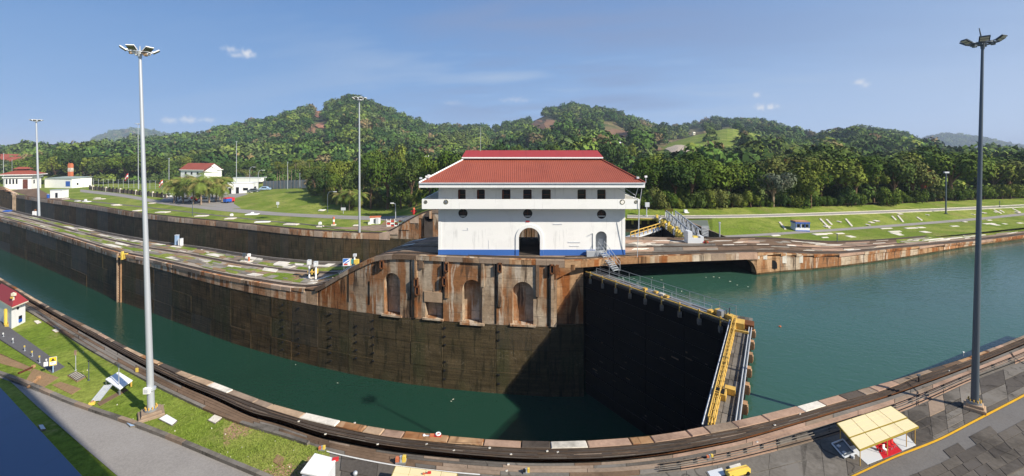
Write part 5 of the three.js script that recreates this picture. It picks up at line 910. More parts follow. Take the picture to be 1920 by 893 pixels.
{
  const A = P(1322, 800, GT), B = P(1372, 602, GT);
  const q = gateLeaf(A, B, 'near leaf of the lock gate with yellow walkway and wooden fenders', { seed: 62, deck: [M.apron, M.apronMid, M.concreteGrey, M.apronMid], flip: true });
  const { g, L, at, bar, th, r } = q;
  // n points downstream after the flip
  new G().tube(at(0, .12, GT + .05), at(L, .12, GT + .05), .034, .034, 6).build('edge_pipe', M.lightGrey, g);
  for (const [o, y] of [[-.12, .06], [-.24, .10], [-.36, .06], [-.12, .45], [-.36, .45]]) new G().tube(at(.1, o, GT + y), at(L, o, GT + y), .032, .032, 6).build('yellow_rail', M.yellow, g);
  for (let s = .2; s < L; s += .62) { new G().tube(at(s, -.12, GT - .1), at(s, -.12, GT + .45), .026, .026, 5).tube(at(s, -.36, GT - .1), at(s, -.36, GT + .45), .026, .026, 5).tube(at(s, -.12, GT + .45), at(s, -.36, GT + .45), .026, .026, 5).build('yellow_post', M.yellow, g); if (r() < .7) bar(s + .1, s + .34, -.1, -.38, GT - .1, GT + .02 + .1 * r(), M.yellow, 'yellow_step'); }
  bar(2.9, 3.6, -.02, -.62, GT - .1, GT + .22, M.yellow, 'gear_box'); bar(2.98, 3.52, -.1, -.54, GT + .22, GT + .25, M.black, 'gear_lid'); bar(3.7, 4.1, -.5, -1.0, GT - .1, GT + .22, M.yellow, 'gear_box');
  bar(L - 2.6, L - 2.45, -.1, -th + .1, GT + .2, GT + .34, M.yellow, 'cross_bar'); bar(L - 1.2, L - .2, -.2, -.9, GT - .1, GT + .35, M.yellow, 'gear_box'); bar(L - .9, L + .1, -.8, -1.5, GT - .1, GT + .25, M.rustSteel, 'gear_box');
  for (const o of [-th + .14, -th - .02]) new G().tube(at(.1, o, GT + .1), at(L, o, GT + .1), .034, .034, 6).build('edge_pipe', M.greyPaint, g); bar(0, L, -th + .05, -th + .1, GT - .2, GT + .04, M.poleDark, 'edge_beam');
  for (let i = 0; i < 7; i++) { const s = 1.0 + i * (L - 1.6) / 6.2; bar(s, s + .42, -th, -th - .24, GT - .62, GT - .08, M.wood, 'wooden_fender'); bar(s + .06, s + .36, -th - .24, -th - .28, GT - .54, GT - .2, M.concreteTan, 'fender_face'); }
}

// ================================================================ lamp masts
function mast(base, top, r0, r1, m, label, o = {}) {
  const t = thing('lamp_mast', base, label, 'lamp mast', o.group), L = V().subVectors(top, base), n = o.n ?? 6, S = o.s ?? 1;
  rawBuild(new G().tube(V(0, 0, 0), L, r0, r1, 14), 'pole', m, t);
  if (o.far) { const g = new G(); rawBuild(new G().tube(L.clone().add(V(0, -.1 * S, 0)), L.clone().add(V(0, .25 * S, 0)), .35 * S, .35 * S, 8), 'crown_ring', M.galv, t); }
  else {
    rawBuild(new G().tube(V(0, 0, 0), V(0, .09, 0), r0 * 1.75, r0 * 1.75, 14), 'base_flange', M.steel, t);
    const nb = 10; for (let i = 0; i < nb; i++) { const a = i / nb * 6.283; rawBuild(new G().tube(V(Math.cos(a) * r0 * 1.5, .05, Math.sin(a) * r0 * 1.5), V(Math.cos(a) * r0 * 1.5, .2, Math.sin(a) * r0 * 1.5), .025, .025, 6), 'anchor_bolt', M.yellow, t); }
    rawBuild(new G().geo(new THREE.TorusGeometry(.42 * S, .035 * S, 6, 20).rotateX(Math.PI / 2), L.clone()).geo(new THREE.CylinderGeometry(r1 * 1.8, r1 * 1.4, .3 * S, 10), L.clone().add(V(0, -.1 * S, 0))), 'crown_ring', o.dark ? M.poleDark : M.galv, t);
    rawBuild(new G().tube(L, L.clone().add(V(o.rodx ?? 0, (o.rod ?? .35) * S, 0)), .04 * S, .02 * S, 6), 'rod', o.dark ? M.poleDark : M.galv, t);
  }
  if (!o.far) for (let i = 0; i < 6; i++) { const a = i / 6 * 6.283 + .5; const g = new G().box(Math.cos(a) * .36 * S + L.x, L.y - .10 * S, Math.sin(a) * .36 * S + L.z, .13 * S, .17 * S, .13 * S, -a); rawBuild(g, 'ballast_box', o.dark ? M.poleDark : i % 2 ? M.whiteClean : M.concreteTan, t); }
  for (let i = 0; i < n; i++) {
    const a = i / n * 6.283 + (o.turn ?? .5), R = .66 * S, f = new THREE.Group(); f.name = 'floodlight'; t.add(f);
    f.position.copy(L).add(V(Math.cos(a) * R, (o.far ? .1 : .12) * S, Math.sin(a) * R)); f.rotation.set(0, -a + Math.PI / 2, 0);       // local -z points to the mast... +z outward
    const inner = new THREE.Group(); const tl = -.62, c = Math.cos(tl), s = Math.sin(tl), pt = (x, y, z) => V(x, y * c - z * s, y * s + z * c);
    const bx = (x0, x1, y0, y1, z0, z1) => new G().hexa([pt(x0, y0, z1), pt(x1, y0, z1), pt(x1, y0, z0), pt(x0, y0, z0), pt(x0, y1, z1), pt(x1, y1, z1), pt(x1, y1, z0), pt(x0, y1, z0)]);
    const hw = .185 * S, hl = .155 * S, ht = .05 * S;
    rawBuild(bx(-hw, hw, 0, ht, -hl, hl), 'housing', o.dark ? M.poleDark : M.whiteClean, f); rawBuild(bx(-hw * .97, hw * .97, -.02 * S, -.001, -hl * .97, hl * .97), 'bezel', M.black, f);
    for (const k of [-1, 1]) rawBuild(bx(-hw * .8, hw * .8, -.03 * S, -.0205 * S, k > 0 ? hl * .1 : -hl * .85, k > 0 ? hl * .85 : -hl * .1), 'lens', o.dark ? M.lens2 : M.lens, f);
    rawBuild(new G().tube(V(0, .03 * S, 0), V(0, -.1 * S, -R * .75), .025 * S, .025 * S, 5), 'arm', o.dark ? M.poleDark : M.galv, f);
  }
  return t;
}
{
  const plinth = (c, s, hgt, label, m) => { const p = thing('mast_plinth', c, label, 'plinth'); rawBuild(new G().slab([V(-s, hgt * .55, s), V(s, hgt * .55, s), V(s, hgt * .55, -s), V(-s, hgt * .55, -s)], hgt * .55, .03), 'lower_step', m, p); const q = s * .78; rawBuild(new G().slab([V(-q, hgt, q), V(q, hgt, q), V(q, hgt, -q), V(-q, hgt, -q)], hgt * .45, .03), 'upper_step', m, p); p.rotation.y = .75; return p; };
  const b1 = P(283, 779, 0); plinth(b1, .46, .24, 'stepped concrete plinth under the left lamp mast', M.concreteMid);
  const d1 = -b1.z; mast(b1.clone().setY(.24), D(262, 99, d1), .14, .055, M.galv, 'tall silver lamp mast standing on the near grass on the left', { n: 6, turn: .33, s: .88 });
  const bx = thing('junction_box', V(b1.x, 1.1, b1.z), 'small white junction box strapped to the left lamp mast', 'junction box'); rawBuild(new G().box(-.02, 0, .2, .26, .26, .12), 'case', M.white, bx); rawBuild(new G().box(-.02, .06, .262, .16, .14, .01), 'label_plate', M.lightGrey, bx); rawBuild(new G().tube(V(0, .06, 0), V(0, .16, 0), .185, .185, 14), 'strap', M.galv, bx);
  const b2 = P(1828, 768, 0); plinth(b2, .36, .30, 'rusty concrete plinth under the right lamp mast', M.concreteTan);
  mast(b2.clone().setY(.3), D(1843, 82, -b2.z), .14, .05, M.poleDark, 'tall dark lamp mast standing on the paved apron on the right', { n: 6, turn: .22, s: .96, dark: true, rod: .75, rodx: -.16 });
  mast(LP(674, 437, .1), D(673.5, 187, 93), .24, .13, M.galv, 'tall lamp mast on the far lock wall left of the control house', { n: 8, s: 2.0, turn: .2, far: true });
  { const p = P(73, 405, -5.6); mast(p, D(67.5, 227, -p.z), .27, .16, M.galv, 'lamp mast on the centre wall near the left edge', { n: 8, s: 1.7, turn: .2, far: true }); }
  mast(D(259, 355, 170), D(258.5, 233, 170), .12, .09, M.galv, 'distant thin lamp mast partly hidden by the silver mast', { n: 4, s: 1.3, far: true });
}
// ================================================================ far buildings and fittings
const yawOf = (a, b) => Math.atan2(-(b.z - a.z), b.x - a.x);
function shed(name, at, w, hgt, dep, turn, label, o = {}) {      // a small building standing on its base point (front middle); parts local
  const t = thing(name, at, label, o.cat ?? 'building', o.group); t.rotation.y = turn;
  rawBuild(new G().box(0, 0, -dep / 2, w, hgt, dep), 'wall', o.wall ?? M.white, t);
  const ov = o.ov ?? .25, rf = new G();
  if (o.roof === 'hip') { const e = hgt, q = hgt + (o.rise ?? 1.5), a = w / 2 + ov, zf = ov, zb = -dep - ov, iw = Math.max(.2, w / 2 - (o.run ?? dep / 2)), zm = -dep / 2; rf.quad(V(-a, e, zf), V(a, e, zf), V(iw, q, zm), V(-iw, q, zm)).tri(V(a, e, zf), V(a, e, zb), V(iw, q, zm)).quad(V(a, e, zb), V(-a, e, zb), V(-iw, q, zm), V(iw, q, zm)).tri(V(-a, e, zb), V(-a, e, zf), V(-iw, q, zm)).quad(V(-a, e - .01, zf), V(-a, e - .01, zb), V(a, e - .01, zb), V(a, e - .01, zf)); }
  else if (o.roof === 'gable') { const e = hgt, q = hgt + (o.rise ?? 1.5), a = w / 2 + ov, zf = ov, zb = -dep - ov, zm = -dep / 2; rf.quad(V(-a, e, zf), V(a, e, zf), V(a, q, zm), V(-a, q, zm)).quad(V(a, e, zb), V(-a, e, zb), V(-a, q, zm), V(a, q, zm)); rawBuild(new G().tri(V(w / 2, e, 0), V(w / 2, e, -dep), V(w / 2, q - .1, zm)).tri(V(-w / 2, e, 0), V(-w / 2, e, -dep), V(-w / 2, q - .1, zm)), 'gable', o.wall ?? M.white, t); }
  else rf.slab([V(-w / 2 - ov, hgt + (o.th ?? .18), ov), V(w / 2 + ov, hgt + (o.th ?? .18), ov), V(w / 2 + ov, hgt + (o.th ?? .18) + (o.tilt ?? 0), -dep - ov), V(-w / 2 - ov, hgt + (o.th ?? .18) + (o.tilt ?? 0), -dep - ov)], o.th ?? .18);
  rawBuild(rf, 'roof', o.roofM ?? M.roofGreen, t);
  if (o.roof) rawBuild(new G().box(0, hgt - .35, ov - .04, w + ov * 2, .34, .08).box(w / 2 + ov - .04, hgt - .35, -dep / 2, .08, .34, dep + ov * 2 - .16), 'fascia', M.whiteClean, t);
  for (const [x, y, ww, hh, m, nm] of o.front ?? []) { const g = new THREE.Group(); g.name = nm ?? 'window'; t.add(g); rawBuild(new G().box(x, y, .0, ww, hh, .10), 'pane', m ?? M.glassDark, g); rawBuild(new G().box(x - ww / 2 - .05, y, 0, .08, hh, .14).box(x + ww / 2 + .05, y, 0, .08, hh, .14).box(x, y + hh, 0, ww + .18, .08, .14), 'frame', M.lightGrey, g); }
  for (const [z, y, ww, hh, m, nm] of o.side ?? []) { const g = new THREE.Group(); g.name = nm ?? 'window'; t.add(g); rawBuild(new G().box(w / 2, y, z, .10, hh, ww), 'pane', m ?? M.glassDark, g); rawBuild(new G().box(w / 2, y + hh, z, .14, .08, ww + .15), 'frame', M.lightGrey, g); }
  return t;
}
{
  // far control house, left edge
  const d = 205, p = D(33, 356, d); p.y = -6;
  const h = shed('control_house', p, 9.6, 7.2, 7, .35, 'small far white control house with two tier red roof at the left edge', { roof: 'hip', ov: 1.7, rise: 2.2, run: 3.4, roofM: M.roofRed, front: [[-4, 2.6, .6, 2.4], [-2.8, 2.6, .6, 2.4], [-1.6, 2.6, .6, 2.4], [-.4, 2.6, .6, 2.4], [2.7, .2, 1.8, 4.6, M.darkWood, 'door']], side: [[-2, 2.6, .9, 1.8], [-5, 2.6, .9, 1.8]] });
  rawBuild(new G().box(0, 8.9, -3.5, 3.6, .9, 2.2), 'clerestory_wall', M.darkWood, h); { const g = new G(), a = 2.9, z0 = -1.6, z1 = -5.4, e = 9.7, q = 10.7, m = -3.5; g.quad(V(-a, e, z0), V(a, e, z0), V(1.7, q, m), V(-1.7, q, m)).quad(V(a, e, z1), V(-a, e, z1), V(-1.7, q, m), V(1.7, q, m)).tri(V(a, e, z0), V(a, e, z1), V(1.7, q, m)).tri(V(-a, e, z1), V(-a, e, z0), V(-1.7, q, m)); rawBuild(g, 'raised_roof', M.roofRed, h); }
  rawBuild(new G().box(0, 5.5, .5, 10.8, .8, .15).box(5.3, 5.5, -3.5, .15, .8, 8), 'parapet', M.whiteClean, h);
  // long white building
  const a = LP(84, 349), b = LP(136, 356.5), yaw = yawOf(a, b) * .25, mid = a.clone().lerp(b, .5);
  const L = shed('white_building', mid, 16, 4.6, 9, yaw, 'long low white building with a flat grey roof beyond the far lock wall', { wall: M.whiteClean, roofM: M.roofGreen, ov: .3, tilt: .5, front: [[16 / 2 - 2.2, .8, 2.6, 2.6, M.blue, 'mural']], side: [[-5, 0, 1, 2, M.lightGrey, 'door'], [-2.5, 1.4, .8, 1]] });
  shed('white_hut', LP(104.5, 372), 4.0, 3.2, 3, .15, 'small white hut with a dark door on the left lawn', { ov: .15, front: [[.2, .2, .8, 1.9, M.black, 'door']] });
  const bar = thing('blue_barrel', LP(92.5, 371.5), 'blue barrel beside the small white hut', 'barrel'); rawBuild(new G().tube(V(0, 0, 0), V(0, 1.5, 0), .8, .8, 12), 'drum', M.blue, bar); rawBuild(new G().tube(V(0, 1.5, 0), V(0, 1.62, 0), .84, .84, 12), 'lid', M.lightGrey, bar);
  // red and white tower behind
  const tw = thing('striped_tower', D(132, 345, 226).setY(-4.4), 'square tower painted in faded orange bands behind the long white building', 'tower'); for (let i = 0; i < 4; i++) rawBuild(new G().box(0, i * 2.0 + 2, 0, 1.5, 1.95, 1.5), 'band', i == 2 ? M.concretePale : M.orange, tw); rawBuild(new G().box(0, 0, 0, 1.3, 2, 1.3), 'base', M.concreteMid, tw); rawBuild(new G().box(0, 10.0, 0, 1.2, .4, 1.2), 'cap', M.orange, tw);
  // warehouses at the left edge
  for (const [x, y, w, lb] of [[8, 297, 26, 'long red roofed warehouse at the left edge behind the trees'], [24, 303, 30, 'nearer red roofed warehouse at the left edge behind the trees']]) { const dd = x < 20 ? 320 : 290, q = D(x, y, dd); q.y -= 5; shed('warehouse', q, w, 5, 12, .2, lb, { roof: 'gable', rise: 3.2, roofM: M.roofRed, ov: .5 }); }
  // white house with red roof
  const ho = D(362, 324, 225); shed('white_house', ho.clone().setY(ho.y - 3), 17, 4.6, 9, -.25, 'white two winged house with red roofs above the palms', { roof: 'gable', rise: 3.4, roofM: M.roofRed, ov: .6, front: [[-5, 2, 1.2, 1.4], [-1, 2, 1.2, 1.4], [3, 2, 1.2, 1.4]] }); shed('white_house', D(382, 326, 219).add(V(0, -3, 0)), 6.5, 4.2, 6, -.9, 'right hand gabled wing of the red roofed white house', { roof: 'gable', rise: 2.6, roofM: M.roofRed, ov: .4, front: [[0, 2, 1, 1.3]] });
  // guard building
  const g1 = LP(447, 363); shed('guard_house', g1, 10.5, 4.2, 7, .25, 'low white guard house with dark doors beside the grassy mound', { ov: .15, roofM: M.white, front: [[-3.2, 0, 1.1, 2.3, M.black, 'door'], [-.4, 0, 1.1, 2.6, M.black, 'door'], [2.6, 1.2, 1.8, 1.1]], side: [[-3, 0, 2.4, 2.6, M.black, 'garage_door']] });
  shed('white_annex', LP(415, 364), 6, 2.2, 4, .1, 'small white annex left of the guard house', { ov: .1, roofM: M.whiteClean, front: [[-1, .4, 1, 1], [1, .4, 1, 1]] });
  { const w = thing('white_wall', D(466, 341, 232), 'long white parapet wall behind the guard house', 'wall'); rawBuild(new G().box(0, 0, 0, 15, 2.2, 3), 'wall_body', M.whiteClean, w); rawBuild(new G().box(0, 2.2, 0, 15.4, .25, 3.4), 'coping', M.lightGrey, w); }
  shed('hut', LP(592, 353.5), 1.9, 2.6, 2, -.3, 'tiny tan hut at the right end of the grassy mound', { wall: M.cream, roofM: M.concreteMid, ov: .1, front: [[.3, 0, .7, 1.6, M.black, 'door']] });
  // dark long fence behind the mound
  const f = thing('fence', LP(493, 356), 'long dark mesh fence on posts at the top of the grassy mound', 'fence'); { const A = LP(493, 356), B = LP(585, 353); const n = 14; for (let i = 0; i < n; i++) { const p = A.clone().lerp(B, i / n).sub(A), q = A.clone().lerp(B, (i + 1) / n).sub(A); rawBuild(new G().quad(V(p.x, p.y + .2, p.z), V(q.x, q.y + .2, q.z), V(q.x, q.y + 3.8, q.z), V(p.x, p.y + 3.8, p.z)).quad(V(p.x, p.y + .2, p.z - .06), V(q.x, q.y + .2, q.z - .06), V(q.x, q.y + 3.8, q.z - .06), V(p.x, p.y + 3.8, p.z - .06)), 'panel', M.poleDark, f); rawBuild(new G().tube(V(p.x, p.y, p.z), V(p.x, p.y + 4, p.z), .09, .09, 5), 'post', M.concreteGrey, f); } }
  // low wall with posts and wire fence, left lawn
  const lw = thing('low_wall', LP(170, 357), 'low brown wall with dark upright posts along the left lawn', 'wall'); { const A = LP(168, 355.5), B = LP(312, 372), n = 20; for (let i = 0; i < n; i++) { const p = A.clone().lerp(B, i / n).sub(lw.position), q = A.clone().lerp(B, (i + 1) / n).sub(lw.position), y = yawOf(p, q), m = p.clone().lerp(q, .5); p.y = q.y = m.y = landH(200, 160) + 6 - 6 - lw.position.y; rawBuild(new G().box(m.x, m.y, m.z, p.distanceTo(q) - .5, 1.6, .3, y), 'wall_panel', i % 3 ? M.concreteMid : M.concreteBrown, lw); rawBuild(new G().box(p.x, p.y, p.z, .45, 2.1, .5, y), 'post', i % 4 == 1 ? M.concretePale : M.black, lw); } }
  const wf = thing('wire_fence', LP(150, 350), 'tall wire fence on thin posts in front of the left wood edge', 'fence'); { const A = LP(140, 349), B = LP(312, 356), n = 18; for (let i = 0; i <= n; i++) { const p = A.clone().lerp(B, i / n).sub(wf.position); rawBuild(new G().tube(p, p.clone().add(V(0, 4.2, 0)), .07, .07, 5), 'post', M.galv, wf); if (i < n) { const q = A.clone().lerp(B, (i + 1) / n).sub(wf.position), g = new G(); for (const yy of [.4, 1.4, 2.4, 3.3, 4.1]) g.tube(p.clone().add(V(0, yy, 0)), q.clone().add(V(0, yy, 0)), .025, .025, 4); rawBuild(g, 'wire', M.galv, wf); } } }
  // poles and street lamps of the left lawn
  const pole = (x, y0, y1, label, r = .09, m = M.galv, name = 'pole') => { const b = LP(x, y0), o = thing(name, b, label, 'pole'), H = (y0 - y1) * -b.z / F; rawBuild(new G().tube(V(0, 0, 0), V(0, H, 0), r, r * .7, 6), 'shaft', m, o); rawBuild(new G().box(0, H, 0, r * 3, r * 2, r * 3), 'cap', m, o); return [o, H]; };
  pole(316.5, 373, 298, 'slim pole left of the palms', .12); pole(443, 362, 266, 'very tall thin mast above the guard house', .14); pole(539, 355, 305, 'thin grey pole behind the grassy mound, left of two', .12); pole(562, 354, 326, 'shorter grey pole behind the grassy mound, right of two', .1); pole(360.5, 404.5, 380, 'short dark pole on the strip of lawn below the palms', .09, M.poleDark); pole(6, 350, 288, 'thin mast behind the far control house', .14);
  { const [o, H] = pole(22, 352, 300, 'thin aerial on the roof line of the far control house', .08); }
  const lamp = (x, y0, y1, dir, label, m = M.galv) => { const b = LP(x, y0), k = -b.z / F, o = thing('street_lamp', b, label, 'street lamp'), H = (y0 - y1) * k, pts = [V(0, 0, 0), V(0, H * .85, 0), V(dir * .4, H * .96, 0), V(dir * 1.2, H, 0), V(dir * 1.9, H - .05, 0)]; rawBuild(new G().path(pts, .09, 6), 'pole', m, o); rawBuild(new G().box(dir * 2.2, H - .2, 0, .9, .2, .35), 'lamp_head', M.lightGrey, o); };
  lamp(468, 352, 313, 1, 'curved street lamp left of a pair by the guard house'); lamp(484, 360, 319, 1, 'curved street lamp right of a pair by the guard house'); lamp(614, 399, 359, 1, 'curved street lamp on the grassy mound beside the road', M.poleDark); lamp(157, 345, 314, 1, 'street lamp behind the long white building');
  { const b = LP(741.5, 411), o = thing('street_lamp', b, 'street lamp with white head at the road left of the control house', 'street lamp'), H = 28 * -b.z / F; rawBuild(new G().tube(V(0, 0, 0), V(0, H, 0), .13, .09, 6), 'pole', M.galv, o); rawBuild(new G().tube(V(0, H, 0), V(-.7, H + .25, 0), .08, .08, 5), 'arm', M.galv, o); rawBuild(new G().box(-.9, H + .15, 0, .8, .22, .4), 'lamp_head', M.whiteClean, o); }
  { const b = LP(497, 349), o = thing('sign_post', b, 'pole with pale box head in front of the dark fence', 'sign post'); rawBuild(new G().tube(V(0, 0, 0), V(0, 4.2, 0), .1, .1, 6), 'pole', M.galv, o); rawBuild(new G().box(0, 4.2, 0, 1.4, .5, .5), 'head', M.lightGrey, o); }
  // flags
  for (const [x, y0, y1, lb] of [[240, 353, 325, 'red and white flag on a pole, left of two by the wire fence'], [305, 361, 336, 'red and white flag on a pole, right of two near the palms']]) { const b = LP(x, y0), k = -b.z / F, H = (y0 - y1) * k, o = thing('flag', b, lb, 'flag'); rawBuild(new G().tube(V(0, 0, 0), V(0, H, 0), .06, .05, 5), 'pole', M.galv, o); const cl = (y, m) => { const g = new G(); for (let i = 0; i < 4; i++) { const a = (q) => V(-q * .45, H - y - q * .42, Math.sin(q * 1.3) * .25); const A = a(i), B = a(i + 1), dn = V(0, -.75, 0); g.quad(A, B, B.clone().add(dn), A.clone().add(dn)); const t = V(0, 0, -.03); g.quad(A.clone().add(t), A.clone().add(dn).add(t), B.clone().add(dn).add(t), B.clone().add(t)); } rawBuild(g, 'cloth', m, o); }; cl(0, M.red); cl(.75, M.whiteClean); cl(1.5, M.red); }
  // vehicles
  const car = (x, y, turn, m, label, s = 1, cat = 'car') => { const o = thing('parked_car', LP(x, y, .05), label, cat); o.rotation.y = turn; o.scale.setScalar(s); const body = new THREE.Shape([[-2.1, .35], [2.1, .35], [2.15, .85], [1.25, .98], [.75, 1.5], [-1.2, 1.52], [-1.75, 1.0], [-2.15, .9]].map(([a, b]) => new THREE.Vector2(a, b))); const g = new THREE.ExtrudeGeometry(body, { depth: 1.6, bevelEnabled: true, bevelSize: .06, bevelThickness: .06, bevelSegments: 2 }); g.translate(0, 0, -.8); rawBuild(new G().geo(g), 'body', m, o); rawBuild(new G().hexa([V(-1.2, 1.02, .87), V(1.05, 1.0, .87), V(1.05, 1.0, -.87), V(-1.2, 1.02, -.87), V(-1.0, 1.45, .87), V(.68, 1.43, .87), V(.68, 1.43, -.87), V(-1.0, 1.45, -.87)]), 'windows', M.glassDark, o); for (const a of [-1.3, 1.3]) for (const z of [-.8, .8]) { const w = new THREE.Group(); w.name = 'wheel'; o.add(w); rawBuild(new G().geo(new THREE.CylinderGeometry(.34, .34, .22, 12).rotateX(Math.PI / 2), V(a, .34, z)), 'tyre', M.black, w); rawBuild(new G().geo(new THREE.CylinderGeometry(.18, .18, .24, 8).rotateX(Math.PI / 2), V(a, .34, z)), 'rim', M.lightGrey, w); } };
  car(349, 379, .3, M.whiteClean, 'white car parked under the palms, leftmost'); car(368, 377.5, 1.2, M.red, 'red car parked between the palms'); car(386, 379, .2, M.whiteClean, 'white car parked at the right end under the palms'); car(497, 357, .1, M.skyBlue, 'light blue car parked near the dark fence'); car(476, 360.5, .4, M.poleDark, 'dark car beside the guard house'); car(320, 371, .1, M.whiteClean, 'white car parked left of the palms'); 
  { const t = thing('truck', LP(429, 380.5, .05), 'small blue and red truck on the road below the guard house', 'truck'); t.rotation.y = 1.25; t.scale.setScalar(.72); const c = [['cab', .2, 1.4, 1.5, M.red, 1.9], ['body', -1.7, 2.2, 2.4, M.blue, 2.4]]; rawBuild(new G().box(1.5, .5, 0, 1.5, 1.9, 2.0), 'cab', M.red, t); rawBuild(new G().box(-.7, .6, 0, 2.9, 1.5, 2.1), 'cargo_box', M.blue, t); rawBuild(new G().box(-.7, 2.1, 0, 2.9, .5, 2.0), 'cover', M.red, t); rawBuild(new G().box(2.22, 1.5, 0, .08, .7, 1.7), 'windscreen', M.glassDark, t); for (const a of [-1.4, 1.5]) for (const z of [-.95, .95]) rawBuild(new G().geo(new THREE.CylinderGeometry(.45, .45, .3, 12).rotateX(Math.PI / 2), V(a, .45, z)), 'wheel', M.black, t); }
  // small things on the lawns left of the house
  { const o = thing('marker_post', LP(625.5, 423), 'orange and white marker post on the lawn left of the tall lamp mast', 'marker post'); rawBuild(new G().box(0, 0, 0, .9, .3, .9), 'foot', M.concretePale, o); [0, 1, 2].forEach((i) => rawBuild(new G().tube(V(0, .3 + i * .6, 0), V(0, .9 + i * .6, 0), .25, .25, 8), 'band', i % 2 ? M.whiteClean : M.orange, o)); }
  { const o = shed('hut', LP(703, 420), 2.4, 1.6, 1.4, .2, 'small orange roofed hut on the lawn right of the tall lamp mast', { roofM: M.orange, ov: .15, front: [[0, .2, .6, 1, M.poleDark, 'door']] }); const b = thing('white_box', LP(707.5, 420), 'small white cabinet beside the orange roofed hut', 'cabinet'); rawBuild(new G().box(0, 0, 0, .7, 1.4, .6), 'case', M.lightGrey, b); rawBuild(new G().box(0, 1.4, 0, .8, .1, .7), 'lid', M.whiteClean, b); }
  { const o = thing('barrier', LP(743, 425), 'red and white striped barrier frames beside the ramp', 'barrier'); for (let i = 0; i < 5; i++) for (let k = 0; k < 3; k++) rawBuild(new G().box((i - 2) * .9, k * .55, -i * .1, .8, .3, .12), 'board', (i + k) % 2 ? M.red : M.whiteClean, o); for (let i = 0; i < 6; i++) rawBuild(new G().tube(V((i - 2.5) * .9, 0, 0), V((i - 2.5) * .9, 1.8, 0), .06, .06, 5), 'post', M.whiteClean, o); }
  { const o = thing('fire_hydrant', LP(776, 402), 'red hydrant at the road left of the control house', 'hydrant'); rawBuild(new G().tube(V(0, 0, 0), V(0, 1.3, 0), .4, .35, 8), 'barrel', M.red, o); rawBuild(new G().ball(V(0, 1.35, 0), .38, 8), 'cap', M.orange, o); rawBuild(new G().tube(V(-.65, .8, 0), V(.65, .8, 0), .18, .18, 6), 'nozzle', M.red, o); }
  { const o = thing('sign_post', LP(643.5, 401), 'pale square sign on the mound beside the road', 'sign'); rawBuild(new G().tube(V(0, 0, 0), V(0, 1.2, 0), .08, .08, 5), 'post', M.galv, o); rawBuild(new G().box(0, 1.0, 0, 1.3, .8, .12), 'plate', M.lightGrey, o); }
  { const o = thing('sign_post', LP(520.5, 390), 'white round topped marker on the mound above the road', 'sign'); rawBuild(new G().tube(V(0, 0, 0), V(0, 1.1, 0), .1, .1, 5), 'post', M.galv, o); rawBuild(new G().box(0, 1.0, 0, .8, .9, .3), 'head', M.lightGrey, o); }
  const r = rng(401), gp = 'pale concrete covers dotted over the left lawn', plc = (x, y, w, d, m, label, group) => { const q = LP(x, y, .05), o = thing('concrete_cover', q, label, 'concrete cover', group); rawBuild(new G().slab([V(-w / 2, .22, d / 2), V(w / 2, .22, d / 2), V(w / 2, .22, -d / 2), V(-w / 2, .22, -d / 2)], .3, .05), 'lid', m, o); rawBuild(new G().box(0, -.1, 0, w + .3, .16, d + .3), 'frame', M.concreteGrey, o); o.rotation.y = r() * .4 - .2; };
  for (const [x, y] of [[118, 370], [123, 374], [145, 378], [162, 379], [186, 374], [220, 386], [258, 396], [285, 382], [305, 399], [378, 406], [432, 411], [473, 403], [492, 417.5], [546, 422], [600, 426], [604, 395], [668, 424], [183, 372], [216, 385], [603, 396]]) plc(x, y, lerp(1.2, 3.6, r()), lerp(.8, 2, r()), r() < .7 ? M.concretePale : M.whiteClean, 'pale flat concrete cover on the left lawn', gp);
  for (const [x, y] of [[473, 402], [434, 405], [160, 377], [693, 421], [600, 421]]) { const o = thing('white_block', LP(x, y), 'small white block standing on the left lawn', 'marker block', 'white marker blocks on the left lawn'); o.scale.setScalar(.65); rawBuild(new G().box(0, 0, 0, 1, .8, .8), 'body', M.whiteClean, o); rawBuild(new G().box(0, .8, 0, .6, .25, .5), 'cap', M.lightGrey, o); }
}
